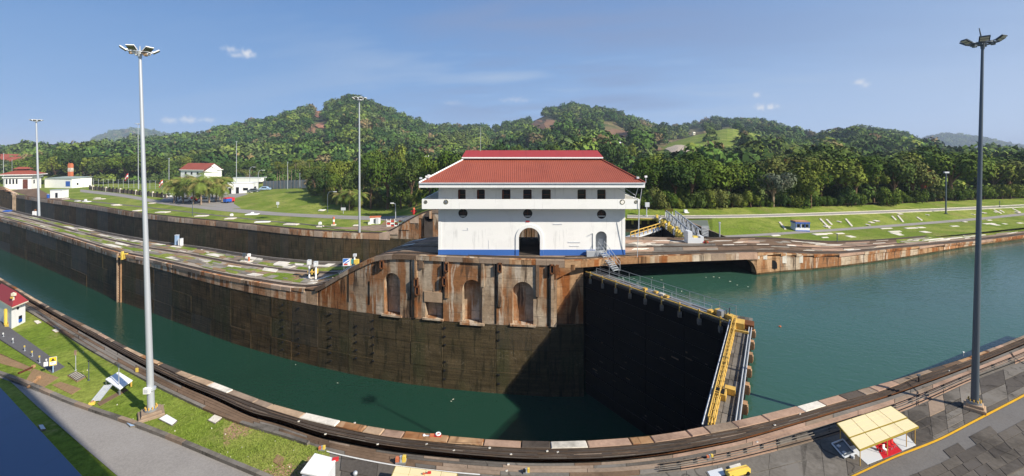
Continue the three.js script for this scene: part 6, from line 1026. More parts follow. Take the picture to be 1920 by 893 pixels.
// ================================================================ on the centre wall
{
  const cw = (x, t = 0, dh = 0) => { const p = fP(x).lerp(bP(x), t); p.y += dh; return p; };
  const onTop = (px, py) => { let h = -5.3; for (let i = 0; i < 4; i++) h = topH(px - 12); return P(px, py, h); };
  for (const [x, y, m, lb, hh] of [[331.5, 460, M.skyBlue, 'light blue cabinet on the centre wall, left of a pair of white cabinets', 1.75], [336.8, 461, M.whiteClean, 'white narrow cabinet next to the light blue cabinet', 1.1], [340, 461.5, M.whiteClean, 'white narrow cabinet, rightmost of three on the centre wall', 1.25]]) { const o = thing('cabinet', onTop(x, y), lb, 'cabinet'); rawBuild(new G().box(0, .1, 0, hh > 1.5 ? .55 : .34, hh, .4), 'case', m, o); rawBuild(new G().box(0, hh + .1, 0, hh > 1.5 ? .62 : .4, .08, .46), 'lid', M.lightGrey, o); rawBuild(new G().box(0, 0, 0, .6, .1, .5), 'foot', M.concreteGrey, o); }
  for (const [x, y, lb] of [[457.5, 490, 'grey meter post, left of two on the centre wall'], [466.5, 491, 'orange and white meter post, right of two on the centre wall']]) { const o = thing('meter_post', onTop(x, y), lb, 'meter post'); rawBuild(new G().tube(V(0, 0, 0), V(0, .9, 0), .13, .13, 7), 'post', x < 460 ? M.concreteGrey : M.orange, o); rawBuild(new G().box(0, .8, 0, .4, .45, .3), 'head', x < 460 ? M.poleDark : M.whiteClean, o); rawBuild(new G().box(0, 0, 0, .9, .12, .8), 'foot', M.concretePale, o); }
  for (const [x, y, lb] of [[579.5, 520.5, 'white box signal on a post at the foot of the ramp, left of a pair'], [592, 523.5, 'white box signal on a post at the foot of the ramp, right of a pair']]) { const b = onTop(x, y), o = thing('signal_post', b, lb, 'signal'); const H = 33 * -b.z / F; rawBuild(new G().tube(V(0, 0, 0), V(0, H * .8, 0), .12, .12, 8), 'post', M.whiteClean, o); rawBuild(new G().box(0, H * .72, 0, .45, H * .28, .4), 'signal_box', M.lightGrey, o); rawBuild(new G().box(0, H * .75, .2, .3, H * .2, .04), 'face', M.whiteClean, o); }
  { const b = onTop(587, 516), o = thing('yellow_winch', b, 'yellow and black winch between the two signal posts', 'winch'); for (let i = 0; i < 5; i++) rawBuild(new G().box((i - 2) * .22, .15 + (i % 2) * .12, 0, .2, .65, .7), 'drum_guard', i % 2 ? M.black : M.yellowClean, o); rawBuild(new G().box(0, 0, 0, 1.3, .18, .9), 'bed', M.black, o); rawBuild(new G().tube(V(-.6, .5, .2), V(.6, .5, .2), .2, .2, 10), 'drum', M.yellow, o); }
  { const b = P(651, 500, -2.2), o = thing('billboard', b, 'small blue and red picture board beside the ramp', 'board'); o.rotation.y = .15; const c = document.createElement('canvas'); c.width = 128; c.height = 96; const x = c.getContext('2d'); x.fillStyle = '#f4f4f2'; x.fillRect(0, 0, 128, 96); x.fillStyle = '#2f6fc0'; x.beginPath(); x.moveTo(0, 0); x.lineTo(100, 0); x.lineTo(0, 60); x.fill(); x.fillStyle = '#c8493a'; x.fillRect(10, 66, 60, 24); x.fillStyle = '#e5b93a'; x.fillRect(112, 0, 16, 96); x.fillStyle = '#2f6fc0'; x.beginPath(); x.moveTo(20, 60); x.lineTo(100, 22); x.lineTo(100, 36); x.lineTo(30, 70); x.fill(); const t = new THREE.CanvasTexture(c); t.colorSpace = THREE.SRGBColorSpace; const m = new THREE.MeshStandardMaterial({ map: t, roughness: .6 }); m.name = 'picture'; const pl = new THREE.Mesh(new THREE.PlaneGeometry(.98, .86), m); pl.name = 'picture'; pl.position.set(0, .55, .045); o.add(pl); rawBuild(new G().box(0, .08, 0, 1.06, .94, .07), 'panel', M.lightGrey, o); for (const s of [-1, 1]) rawBuild(new G().tube(V(s * .4, -.4, 0), V(s * .4, .2, 0), .04, .04, 5), 'leg', M.steel, o); }
  { const b = P(666, 496, -1.35), o = thing('signal_post', b, 'white and yellow signal machine on the ramp beside the picture board', 'signal'); rawBuild(new G().box(.15, 0, 0, .5, .6, .4), 'machine_box', M.yellowClean, o); rawBuild(new G().tube(V(-.1, -.4, 0), V(-.1, 1.05, 0), .1, .1, 7), 'post', M.whiteClean, o); rawBuild(new G().box(-.05, .95, 0, .35, .3, .3), 'lamp_box', M.lightGrey, o); rawBuild(new G().box(-.3, .1, 0, .3, .5, .3), 'cabinet', M.teal, o); }
  { const g = thing('ramp_ladder', P(650, 512, -2.2), 'grey steel ladder lying along the foot of the ramp', 'ladder'); const a = P(633, 516, -2.75).sub(g.position), b = P(668, 497, -1.3).sub(g.position); for (const s of [-.18, .18]) rawBuild(new G().tube(a.clone().add(V(s, .1, s)), b.clone().add(V(s, .1, s)), .045, .045, 5), 'rail', M.poleDark, g); for (let i = 1; i < 12; i++) { const p = a.clone().lerp(b, i / 12); rawBuild(new G().tube(p.clone().add(V(-.18, .12, -.18)), p.clone().add(V(.18, .12, .18)), .03, .03, 4), 'rung', M.galv, g); } }
  // rusty ladder chute and yellow hook on the low wall
  { const b = fP(225, -5.6), o = thing('wall_ladder', b, 'rusty tan ladder chute running down the low centre wall to the water', 'ladder'); rawBuild(new G().box(-.3, -8.6, .14, .22, 8.6, .2), 'rail', M.concreteTan, o); rawBuild(new G().box(.3, -8.6, .14, .22, 8.6, .2), 'rail', M.wood, o); for (let i = 0; i < 20; i++) rawBuild(new G().box(0, -8.4 + i * .42, .12, .5, .08, .1), 'rung', M.rustSteel, o); const y = thing('yellow_bracket', fP(232, -5.7), 'yellow hooked bracket at the top of the rusty ladder chute', 'bracket'); rawBuild(new G().box(0, -.7, .3, .28, 1.4, .3), 'arm', M.yellowClean, y); rawBuild(new G().box(.35, .1, .2, .9, .25, .3), 'jib', M.yellowClean, y); rawBuild(new G().box(-.3, -.3, .3, .5, .22, .3), 'hook', M.yellow, y); rawBuild(new G().box(.45, -.55, .25, .25, .6, .25), 'brace', M.yellowClean, y); }
  { const r = rng(500), x = [[12, 396], [20, 401], [70, 404]]; const o = thing('tarpaulin', onTop(13, 396.5), 'small blue tarpaulin lying on the centre wall near the left edge', 'tarpaulin'); o.scale.setScalar(.6); rawBuild(new G().slab([V(-1.4, .35, .8), V(1.4, .3, .8), V(1.6, .5, -.8), V(-1.2, .55, -.8)], .4, .1), 'sheet', M.blue, o); rawBuild(new G().box(0, 0, 0, 1.2, .3, .8), 'crate', M.skyBlue, o); const k = thing('bollard_machine', onTop(66, 404), 'small white and red fitting at the foot of the lamp mast near the left edge', 'fitting'); rawBuild(new G().box(0, 0, 0, .9, 1.2, .8), 'case', M.whiteClean, k); rawBuild(new G().ball(V(0, 1.4, 0), .35, 8), 'head', M.rustSteel, k); }
}
// ================================================================ right: far gate, truss bridge, kiosk, poles
{
  // basin of the second lane behind the pier
  const z0 = -58.8, z1 = -76.5, bx0 = 9, bx1 = 29.5;
  const b = thing('lock_basin', V(20, -2, -68), 'dark basin of the second lock lane behind the right end of the control house', 'lock basin'); new G().quad(V(bx0, -15, z1 + .02), V(bx1, -15, z1 + .02), V(bx1, .02, z1 + .02), V(bx0, .02, z1 + .02)).quad(V(bx1, -15, z1), V(bx1, -15, z0), V(bx1, .3, z0), V(bx1, .3, z1)).build('basin_wall', M.algaeDark, b); new G().bar([V(bx0, .02, z1 - .3), V(bx1 + .6, .02, z1 - .3)], .9, .12).build('coping', M.concretePale, b);
  new G().quadUp(V(bx1, .02, z1 - .6), V(bx1 + 1.2, .02, z1 - .6), V(bx1 + .8, .02, z0 + .3), V(bx1, .02, z0 + .3)).build('deck', M.concreteMid, b);
  structure(new G().quadUp(V(13, -2.4, z0), V(bx1, -2.4, z0), V(bx1, -2.4, z1 + .03), V(13, -2.4, z1 + .03)).build('water', M.waterUp), 'patch of blue green water in the second lane behind the pier');
  const g = thing('lock_gate', V(17, 0, -66), 'small grey gate walkway with yellow handrail crossing the water of the second lane', 'lock gate'); { const A = P(1168, 447, -.7), B = P(1230, 427.5, -.7), u = V().subVectors(B, A).normalize(), n = V(-u.z, 0, u.x), at = (s, o, y) => A.clone().addScaledVector(u, s).addScaledVector(n, o).setY(y), L = A.distanceTo(B); new G().hexa([at(0, 0, -12), at(L, 0, -12), at(L, 1.2, -12), at(0, 1.2, -12), at(0, 0, -.8), at(L, 0, -.8), at(L, 1.2, -.8), at(0, 1.2, -.8)]).build('gate_body', M.gatePlate, g); new G().hexa([at(0, -.2, -.8), at(L, -.2, -.8), at(L, 1.3, -.8), at(0, 1.3, -.8), at(0, -.2, -.6), at(L, -.2, -.6), at(L, 1.3, -.6), at(0, 1.3, -.6)]).build('deck', M.lightGrey, g); railing(at, 0, L, 1.2, -.6, .95, 1.4, M.yellow, g, 'railing', .08); }
  const yw = thing('lock_gate', V(25, 0, -66), 'far lock gate topped by yellow machinery beside the grey truss bridge', 'lock gate'); { const A = P(1232, 415, -.3), B = P(1282, 452, -.3), n = 15; const u = V().subVectors(B, A).normalize(), ry = yawOf(A, B); new G().box((A.x + B.x) / 2, -12, (A.z + B.z) / 2, A.distanceTo(B), 11.6, .8, ry).build('gate_body', M.gatePlate, yw); const r = rng(71); for (let i = 0; i < n; i++) { const p = A.clone().lerp(B, i / (n - 1)); new G().box(p.x, -1.2, p.z, .35, 1.3 + 1.0 * r(), .35).build('yellow_post', i % 4 == 2 ? M.whiteClean : M.yellowClean, yw); if (i % 2) new G().box(p.x + .3, -.8 + r() * .5, p.z, .8, .6, .6, ry).build('machine_box', i % 3 ? M.yellowClean : M.orange, yw); } new G().tube(A.clone().setY(.3), B.clone().setY(.3), .1, .1, 5).build('yellow_rail', M.yellowClean, yw); new G().tube(V(14, .1, z1 + .3), A.clone().setY(.1), .12, .12, 5).build('yellow_rail', M.yellowClean, yw); for (let i = 0; i < 8; i++) { const p = V(lerp(14.5, A.x, i / 8), -.4, z1 + .35); new G().box(p.x, p.y - .5, p.z, .3, .5 + .6 * r(), .3).build('yellow_post', M.yellowClean, yw); } }
  const t = thing('truss_bridge', V(29, 0, -66), 'grey lattice truss footbridge leading to a pale grey block on the pier', 'footbridge'); { const A = P(1258, 412, .2), B = P(1302, 452, .2), u = V().subVectors(B, A), n = V(-u.z, 0, u.x).normalize(), s = .75, H = 1.5, at = (k, o, y) => A.clone().addScaledVector(u, k).addScaledVector(n, o).setY(.2 + y); for (const o of [-s, s]) for (const y of [0, H]) new G().tube(at(0, o, y), at(1, o, y), .11, .11, 5).build('chord', M.greyPaint, t); const N = 11; for (let i = 0; i < N; i++) for (const o of [-s, s]) new G().tube(at(i / N, o, 0), at(i / N, o, H), .07, .07, 4).tube(at(i / N, o, i % 2 ? 0 : H), at((i + 1) / N, o, i % 2 ? H : 0), .07, .07, 4).build('lattice', M.galv, t); new G().hexa([at(0, -s, -.12), at(1, -s, -.12), at(1, s, -.12), at(0, s, -.12), at(0, -s, 0), at(1, -s, 0), at(1, s, 0), at(0, s, 0)]).build('deck', M.greyPaint, t); }
  const bl = thing('machine_house', P(1305, 458, .3), 'pale grey machine block at the near end of the truss bridge', 'machine house'); { const k = 12 * F / (458 - HY) / F; const w = 29 * k; rawBuild(new G().box(0, 0, -.6, w, 11 * k, 1.2), 'body', M.lightGrey, bl); rawBuild(new G().box(-w * .36, 11 * k, -.6, w * .28, 12 * k, 1.2), 'tower', M.lightGrey, bl); rawBuild(new G().box(w * .4, 11 * k, -.6, w * .2, 3 * k, 1.2), 'shoulder', M.lightGrey, bl); rawBuild(new G().box(.05 * w, 11 * k, -.5, w * .25, 2.6 * k, .5), 'gear', M.yellowClean, bl); }
  const lt = thing('lattice_panel', P(1322, 444, .3), 'upright lattice panel beside the pale grey machine block', 'lattice panel'); { const k = 11.7 / (444 - HY), w = 12 * k, H = 20 * k; for (let i = 0; i < 6; i++) { rawBuild(new G().tube(V(-w / 2 + w * i / 5, i == 0 ? H * .3 : 0, 0), V(-w / 2 + w * i / 5, H, 0), .045, .045, 4), 'upright', M.galv, lt); } for (let i = 0; i < 7; i++) rawBuild(new G().tube(V(-w / 2, H * (.2 + i * .13), 0), V(w / 2, H * (.05 + i * .155), 0), .04, .04, 4), 'crossbar', M.galv, lt); }
  { const o = thing('valve', P(1323.5, 458, .3), 'red valve beside the pale grey machine block', 'valve'); rawBuild(new G().ball(V(0, .25, 0), .25, 8), 'body', M.rustSteel, o); rawBuild(new G().tube(V(-.3, .25, 0), V(.3, .25, 0), .12, .12, 7), 'flange', M.red, o); }
  for (const [x, y, m, lb] of [[1222, 437, M.orange, 'orange buoy floating in the second lane'], [1219, 444.5, M.yellowClean, 'yellow buoy floating in the second lane']]) { const o = thing('buoy', P(x, y, -2.4), lb, 'buoy'); rawBuild(new G().ball(V(0, .2, 0), .42, 10, .8), 'float', m, o); rawBuild(new G().tube(V(0, .4, 0), V(0, .8, 0), .08, .08, 6), 'stem', m, o); }
  { const o = thing('buoy', P(1463, 613, -2.2), 'tiny orange buoy drifting on the teal water', 'buoy'); rawBuild(new G().ball(V(0, .03, 0), .09, 8, .7), 'float', M.orange, o); rawBuild(new G().tube(V(-.12, .04, 0), V(.02, .1, 0), .03, .02, 5), 'stem', M.orange, o); }
  const pl = (x, y0, y1, label, m = M.galv, r = .06, head) => { const b = RPt(x, y0), o = thing('pole', b, label, 'pole'), H = (y0 - y1) * -b.z / F; rawBuild(new G().tube(V(0, 0, 0), V(0, H, 0), r, r, 7), 'shaft', m, o); rawBuild(head ? new G().box(.1, H - .3, 0, head[0], head[1], .3) : new G().box(0, H, 0, r * 2.6, r * 2, r * 2.6), head ? 'head' : 'cap', head?.[2] ?? m, o); rawBuild(new G().tube(V(0, 0, 0), V(0, .12, 0), r * 2.4, r * 2.2, 8), 'base_plate', m, o); };
  pl(1349.5, 461, 419, 'grey pole on the pier beside the grey machine block', M.galv, .09); pl(1774, 401, 322, 'dark lamp pole on the right lawn before the tallest tree', M.poleDark, .13, [.9, .3, M.lightGrey]); pl(1212.5, 406, 385, 'pale square sign on a pole right of the control house', M.lightGrey, .09, [.75, .8, M.lightGrey]); pl(1198.5, 443, 394, 'thin post beside the right corner of the control house', M.galv, .05); pl(1570, 460, 440, 'thin dark post at the wall edge below the lower road', M.poleDark, .05); pl(1875, 388, 378, 'short dark post beside the upper road at the right', M.poleDark, .05);
  { const o = thing('sign_board', RPt(1254.5, 407), 'brown board on white legs behind the truss bridge', 'sign'); for (const x of [-.65, 0, .65]) rawBuild(new G().tube(V(x, 0, 0), V(x, 1.3, 0), .05, .05, 5), 'leg', M.whiteClean, o); rawBuild(new G().box(0, .95, 0, 1.5, .5, .12), 'board', M.moss, o); }
  { const o = thing('white_block', RPt(1285.5, 399), 'white stepped block on the lawn above the truss bridge', 'marker block'); rawBuild(new G().box(0, 0, 0, .55, .55, .5), 'body', M.whiteClean, o); rawBuild(new G().box(.1, 0, .1, .8, .14, .7), 'foot', M.white, o); }
  // blue and white kiosk
  const kb = RPt(1505, 434.5), kk = -kb.z / F, ks = thing('kiosk', kb, 'small blue and white glazed kiosk beside the lower road', 'kiosk'), kw = 25 * kk, kh = 19.5 * kk; ks.rotation.y = -.1; rawBuild(new G().box(0, 0, -.7, kw, kh * .36, 1.5), 'wall', M.whiteClean, ks); rawBuild(new G().box(0, kh * .36, -.7, kw * .95, kh * .42, 1.42), 'glazing', M.lightGrey, ks); for (const x of [-.47, -.16, .16, .47]) rawBuild(new G().box(x * kw, kh * .36, .05, .08, kh * .42, .06), 'frame', M.blue, ks); rawBuild(new G().box(0, kh * .78, -.7, kw * 1.04, kh * .12, 1.6), 'roof', M.blue, ks); rawBuild(new G().box(0, kh * .9, -.7, kw, kh * .1, 1.5), 'roof_cap', M.wood, ks); rawBuild(new G().box(0, .02, .03, kw * 1.01, kh * .12, .06), 'plinth', M.blue, ks); for (const x of [-.3, .05, .3]) rawBuild(new G().box(x * kw, kh * .4, .03, kw * .18, kh * .3, .04), 'pane', M.glassDark, ks);
  // stepped concrete strips down the slope, covers
  const r = rng(611), strip = (x0, y0, x1, y1, w, label, group) => { const a = RPt(x0, y0), b = RPt(x1, y1), o = thing('concrete_steps', a.clone(), label, 'concrete steps', group), n = 5; for (let i = 0; i < n; i++) { const p = a.clone().lerp(b, (i + .1) / n).sub(a), q = a.clone().lerp(b, (i + .9) / n).sub(a); rawBuild(new G().hexa([V(p.x - w, p.y - .05, p.z), V(p.x + w, p.y - .05, p.z), V(q.x + w, q.y - .05, q.z), V(q.x - w, q.y - .05, q.z), V(p.x - w, p.y + .12, p.z), V(p.x + w, p.y + .12, p.z), V(q.x + w, q.y + .12, q.z), V(q.x - w, q.y + .12, q.z)]), 'step', M.concretePale, o); } };
  const gs = 'pale concrete strips running down the right lawn slope', ls = 'pale concrete strip running down the slope between the two right roads';
  for (const [a, b, c, d] of [[1462, 417, 1473, 431], [1538, 411, 1556, 429], [1550, 412, 1560, 422], [1586, 411, 1598, 425], [1673, 406, 1680, 413], [1684, 405, 1694, 417], [1720, 408, 1729, 414], [1864, 394, 1878, 401], [1899, 392, 1914, 399], [1875, 395, 1883, 399]]) strip(a, b, c, d, .16, ls, gs);
  for (let i = 0; i < 34; i++) { const x = lerp(1440, 1915, r()), up = r() < .42, y = up ? lerp(upY(x) + 3, loY(x) - 4, r()) : lerp(loY(x) + 3, kY(x) - 3, r()); const q = RPt(x, y, .0), w = lerp(.35, 1.3, r()) * (up ? .45 : 1), d = lerp(.25, .6, r()), o = thing('concrete_cover', q, 'pale flat concrete cover in the grass beside the right roads', 'concrete cover', 'pale concrete covers in the right lawns'); rawBuild(new G().slab([V(-w, .06, d), V(w, .06, d), V(w + .3, .07, -d), V(-w + .3, .07, -d)], .12, .02), 'lid', M.concretePale, o); rawBuild(new G().box(0, -.1, 0, w * 2.1, .12, d * 2.1), 'frame', M.concreteGrey, o); o.rotation.y = .2; }
  // faint houses in the hills
  const hh = (x, y, d, w, h, m, rm, label) => { const q = D(x, y, d); shed('hill_house', q, w, h, w * .7, .3, label, { wall: m, roofM: rm, roof: 'gable', rise: h * .35, ov: .3, front: [[-w * .2, h * .3, w * .18, h * .35], [w * .2, h * .3, w * .18, h * .35]] }); };
  hh(1091, 253, 560, 5, 8, M.cream, M.white, 'narrow pale house high on the hill behind the control house'); hh(1168, 279, 340, 5, 4, M.whiteClean, M.white, 'small white house among trees right of the raised red roof'); hh(1302, 253, 425, 2.2, 2.2, M.cream, M.cream, 'pale house on top of the grassy knoll'); hh(800, 297, 190, 1.2, 1, M.whiteClean, M.white, 'tiny white gable among the trees left of the control house roof'); hh(968, 250, 640, 6, 5, M.redEarth, M.roofRed, 'reddish house among trees above the middle of the red roof'); hh(1188, 276, 345, 6, 3, M.cream, M.roofRed, 'pinkish house among trees right of the small white house');
  for (const [x, y, w, lb] of [[1700, 345, 5, 'white house glimpsed through the dark wood edge, left of the red tree'], [1765, 330, 8, 'pale blue white house glimpsed behind the tallest tree'], [1490, 326, 3, 'white house glimpsed between trees above the kiosk']]) { const q = D(x, y, 122); shed('white_house', q, w, 3, 4, .1, lb, { roof: 'gable', rise: 1, roofM: M.roofRed, front: [[-w * .2, 1, w * .15, 1], [w * .2, 1, w * .15, 1]] }); }
}
// ================================================================ near things
{
  // left kiosk with red roof
  const k = thing('lock_kiosk', P(10, 600), 'white kiosk with red hipped roof at the left edge of the near grass', 'kiosk'); { const a = P(21, 617), b = P(47, 604), hgt = 1.0, W = V().subVectors(b, a), L = W.length(), ry = yawOf(a, b); const u = W.clone().normalize(), n = V(-u.z, 0, u.x).multiplyScalar(-1); const at = (s, o, y) => a.clone().addScaledVector(u, s).addScaledVector(n, o).setY(y).sub(k.position);
    const hx = (s0, s1, o0, o1, y0, y1) => new G().hexa([at(s0, o0, y0), at(s1, o0, y0), at(s1, o1, y0), at(s0, o1, y0), at(s0, o0, y1), at(s1, o0, y1), at(s1, o1, y1), at(s0, o1, y1)]);
    // body runs off to the left: right face a-b, left face from a backwards
    const c = P(-60, 560).sub(a), lf = V(c.x, 0, c.z).normalize(), p4 = [a, b, b.clone().addScaledVector(lf, 5), a.clone().addScaledVector(lf, 5)].map((p) => p.clone().sub(k.position)), H = 1.55, up = (p, y) => V(p.x, y, p.z);
    rawBuild(new G().hexa([...p4.map((p) => up(p, 0)), ...p4.map((p) => up(p, H))]), 'wall', M.white, k);
    const ctr = p4.reduce((s, p) => s.add(p), V()).multiplyScalar(.25), ev = p4.map((p) => { const d = V().subVectors(p, ctr).setY(0); return up(p.clone().addScaledVector(d.normalize(), .38), H); }), m0 = p4[0].clone().lerp(p4[1], .5), m1 = p4[2].clone().lerp(p4[3], .5), ra = up(m0.clone().lerp(m1, .16), H + .72), rb = up(m0.clone().lerp(m1, .84), H + .72);
    rawBuild(new G().tri(ev[0], ev[1], ra).quad(ev[1], ev[2], rb, ra).tri(ev[2], ev[3], rb).quad(ev[3], ev[0], ra, rb), 'roof', M.roofCrimson, k); const lo = ev.map((p) => V(p.x, p.y - .08, p.z)), fg = new G(); for (let i = 0; i < 4; i++) fg.quad(lo[i], lo[(i + 1) % 4], ev[(i + 1) % 4], ev[i]); fg.quad(...lo); rawBuild(fg, 'fascia', M.cream, k);
    const nn = V().subVectors(p4[1], p4[0]); const w = p4[0].clone().lerp(p4[1], .62), ry2 = Math.atan2(-nn.z, nn.x); rawBuild(new G().box(w.x + .02, .2, w.z + .03, .22, .42, .1, ry2), 'hatch', M.black, k); rawBuild(new G().box(w.x + .03, .2, w.z + .04, .22, .22, .11, ry2), 'hatch_panel', M.blue, k); const w2 = p4[0].clone().lerp(p4[1], .45); rawBuild(new G().box(w2.x + .02, 1.15, w2.z + .03, .12, .14, .08, ry2), 'vent', M.black, k);
    const la = p4[0].clone().lerp(p4[3], .08), wf = p4[0].clone().lerp(p4[3], .2); rawBuild(new G().box(wf.x - .05, .1, wf.z + .06, .1, 1.1, .1), 'post', M.yellowClean, k);
    const s = thing('roof_siren', P(12, 562, 1.6).clone(), 'small cream fitting on the red roof of the left kiosk', 'fitting'); s.position.set(k.position.x + ev[0].x * .55 + ra.x * .45, H + .3, k.position.z + ev[0].z * .55 + ra.z * .45); rawBuild(new G().box(0, -.1, 0, .07, .62, .07), 'stem', M.concretePale, s); rawBuild(new G().box(.04, .3, .02, .22, .18, .14), 'horn', M.cream, s); rawBuild(new G().box(-.05, .12, .02, .16, .12, .12), 'box', M.yellow, s); }
  for (const [x, y, lb] of [[17, 612, 'yellow fitting at the corner of the left kiosk, nearer of two'], [6, 597, 'yellow fitting beside the left kiosk, farther of two']]) { const o = thing('yellow_fitting', P(x, y), lb, 'fitting'); rawBuild(new G().box(0, 0, 0, .34, .16, .26), 'base', M.yellowClean, o); rawBuild(new G().tube(V(0, .16, 0), V(0, .34, 0), .09, .07, 8), 'stem', M.yellow, o); }
  // asphalt path, earth strips, concrete bits on the grass
  const sheetOf = (pts, name, m, label, h) => structure(new G().slab(pts.map(([x, y]) => P(x, y, h)), .05, .01).build(name, m), label);
  sheetOf([[-60, 545], [0, 592], [22, 617], [121, 688], [97, 700], [0, 636], [-60, 600]], 'path', M.path, 'dark asphalt path beside the left kiosk', .02);
  sheetOf([[-40, 645], [0, 665], [60, 690], [58, 697], [-2, 681], [-40, 664]], 'path', M.dirt, 'brown earth strip in the near grass at the left, upper part', .015);
  sheetOf([[62, 691], [110, 708], [82, 726], [48, 713]], 'path', M.dirt, 'brown earth strip in the near grass at the left, lower part', .015);
  sheetOf([[113, 716], [152, 729], [134, 740], [97, 722]], 'path', M.dirt, 'short brown earth patch in the near grass below the picture sign', .015);
  const cov = (c4, th, m, fm, label, name = 'concrete_cover', cat = 'concrete cover') => { const p = c4.map(([x, y]) => P(x, y, th)), o = thing(name, p.reduce((a, q) => a.add(q.clone().multiplyScalar(.25)), V()).setY(0), label, cat); new G().slab(p, th, .012).build('lid', m, o); const ctr = o.position.clone().setY(0); new G().slab(p.map((q) => { const d = V().subVectors(q, ctr).setY(0); return ctr.clone().addScaledVector(d, 1.12).setY(.03); }), .06).build('frame', fm, o); return o; };
  { const o = cov([[127, 703], [141, 696], [160, 705], [144, 714]], .07, M.concreteGrey, M.dirt, 'grey slatted hatch cover in the near grass left of the white platform', 'hatch_cover', 'hatch cover'); for (let i = 1; i < 6; i++) { const a = P(lerp(127, 144, i / 6), lerp(703, 714, i / 6), .075), b = P(lerp(141, 160, i / 6), lerp(696, 705, i / 6), .075); new G().bar([a, b], .025, .012).build('slat', M.concretePale, o); } }
  cov([[298, 785], [312, 777], [331, 788], [322, 797]], .05, M.whiteClean, M.concreteGrey, 'white slab lying beside the plinth of the left lamp mast'); cov([[390, 787], [402, 777.5], [416, 782.5], [403, 793]], .05, M.concretePale, M.concreteGrey, 'pale slab by the kerb right of the left lamp mast'); cov([[235, 791], [247, 788], [257, 797], [244, 799]], .04, M.skyBlue, M.concreteGrey, 'blue grey hatch beside the road at the left lamp mast', 'hatch_cover', 'hatch cover'); cov([[560, 860], [572, 866], [566, 880], [552, 872]].map(([x, y]) => [x - 40, y - 6]), .012, M.dirt, M.dirt, 'bare square of earth in the thin grass near the white roof', 'earth_patch', 'earth patch'); cov([[63, 602], [71, 600.5], [77, 604], [69, 607]], .05, M.concretePale, M.concreteGrey, 'small pale cover in the grass right of the left kiosk'); cov([[97, 619], [104, 617], [112, 621], [104, 623]], .04, M.cream, M.dirt, 'small cream cover in the grass beyond the left kiosk');
  cov([[72, 797], [80, 796], [85, 804], [76, 805]], .04, M.lightGrey, M.concreteGrey, 'pale grating in the shaded grass beside the blue sheet roof');
  // bits of litter-like stones on near grass
  const r = rng(811); { const o = new G(); for (let i = 0; i < 20; i++) { const x = lerp(150, 560, r()), y = lerp(C0(x) + 8, R0(x) - 6, r()), p = P(x, y), s = lerp(.012, .035, r()); o.box(p.x, 0, p.z, s * 1.6, s, s, r() * 3); } tag(o.build('stones', M.concretePale), 'pale stones scattered over the thin near grass', null, null, 'stuff'); }
  { const bl = new G(); for (let i = 0; i < 4000; i++) { const x = lerp(250, 605, Math.sqrt(r())), y = lerp(C0(x) + 3, R0(x) - 1, r()); if (y > 905) continue; const p = P(x, y), a = r() * 6.28, hgt = lerp(.03, .09, r()), w = .018; const c = Math.cos(a) * w, s = Math.sin(a) * w; bl.tri(V(p.x - c, 0, p.z - s), V(p.x + c, 0, p.z + s), V(p.x + (r() - .5) * .08, hgt, p.z + (r() - .5) * .08)); } mat('blade', [.20, .25, .05]); tag(bl.build('grass', M.blade), 'short grass tufts on the near verge', null, null, 'stuff'); }
  // white platform with steps
  { const y = .34, c4 = [[197, 711], [222, 697], [248, 713], [224, 730]].map(([a, b]) => P(a, b, y)), o = thing('platform', c4.reduce((a, q) => a.add(q.clone().multiplyScalar(.25)), V()).setY(0), 'white square platform on short legs with a metal step ramp on the near grass', 'platform'); new G().slab(c4, .05, .01).build('deck', M.whiteClean, o); c4.forEach((p, i) => { const q = p.clone().lerp(o.position.clone().setY(y), .1); new G().box(q.x, 0, q.z, .05, y - .05, .05).build('leg', i == 2 ? M.yellow : M.steel, o); }); const a = P(203, 722, .3), b = P(178, 753, .05), s = V().subVectors(b, a), n = V(-s.z, 0, s.x).normalize().multiplyScalar(.17); for (const k of [-1, 1]) new G().tube(a.clone().addScaledVector(n, k), b.clone().addScaledVector(n, k), .025, .025, 5).build('stringer', M.galv, o); for (let i = 0; i < 13; i++) { const p = a.clone().lerp(b, (i + .5) / 13); new G().box(p.x, p.y, p.z, .32, .02, .055, Math.atan2(-n.z, n.x)).build('tread', M.lightGrey, o); } sheetOf([[181, 756], [235, 728], [241, 731], [187, 761]], 'path', M.concreteBrown, 'earth edge below the white platform', .02); const yb = thing('yellow_block', P(172, 759), 'small yellow block at the foot of the step ramp', 'block'); rawBuild(new G().box(0, 0, 0, .22, .12, .14, .5), 'body', M.yellowClean, yb); rawBuild(new G().box(.02, .12, 0, .1, .06, .08, .5), 'knob', M.wood, yb); }
  // thin posts on the near grass
  const post = (x, y0, y1, label, m, head, hm) => { const b = P(x, y0), o = thing('marker_post', b, label, 'marker post'), H = (y0 - y1) * -b.z / F; rawBuild(new G().tube(V(0, 0, 0), V(0, H, 0), .018, .018, 6), 'pole', m, o); if (head) rawBuild(new G().box(0, H - head[1], .02, head[0], head[1], .02), 'plate', hm, o); rawBuild(new G().tube(V(0, 0, 0), V(0, .03, 0), .05, .05, 8), 'foot', m, o); };
  post(141.5, 695, 657, 'thin post with small pinkish sign on the near grass', M.galv, [.12, .26], M.concretePink); post(166, 714, 676, 'thin dark post on the near grass left of the white platform', M.poleDark, [.08, .06], M.black); post(222.5, 735, 683, 'lattice post with dark head in front of the white platform', M.galv, [.09, .16], M.poleDark); post(257, 702, 690, 'yellow stub post beside the shadow of the left lamp mast', M.yellow, [.14, .22], M.yellowClean);
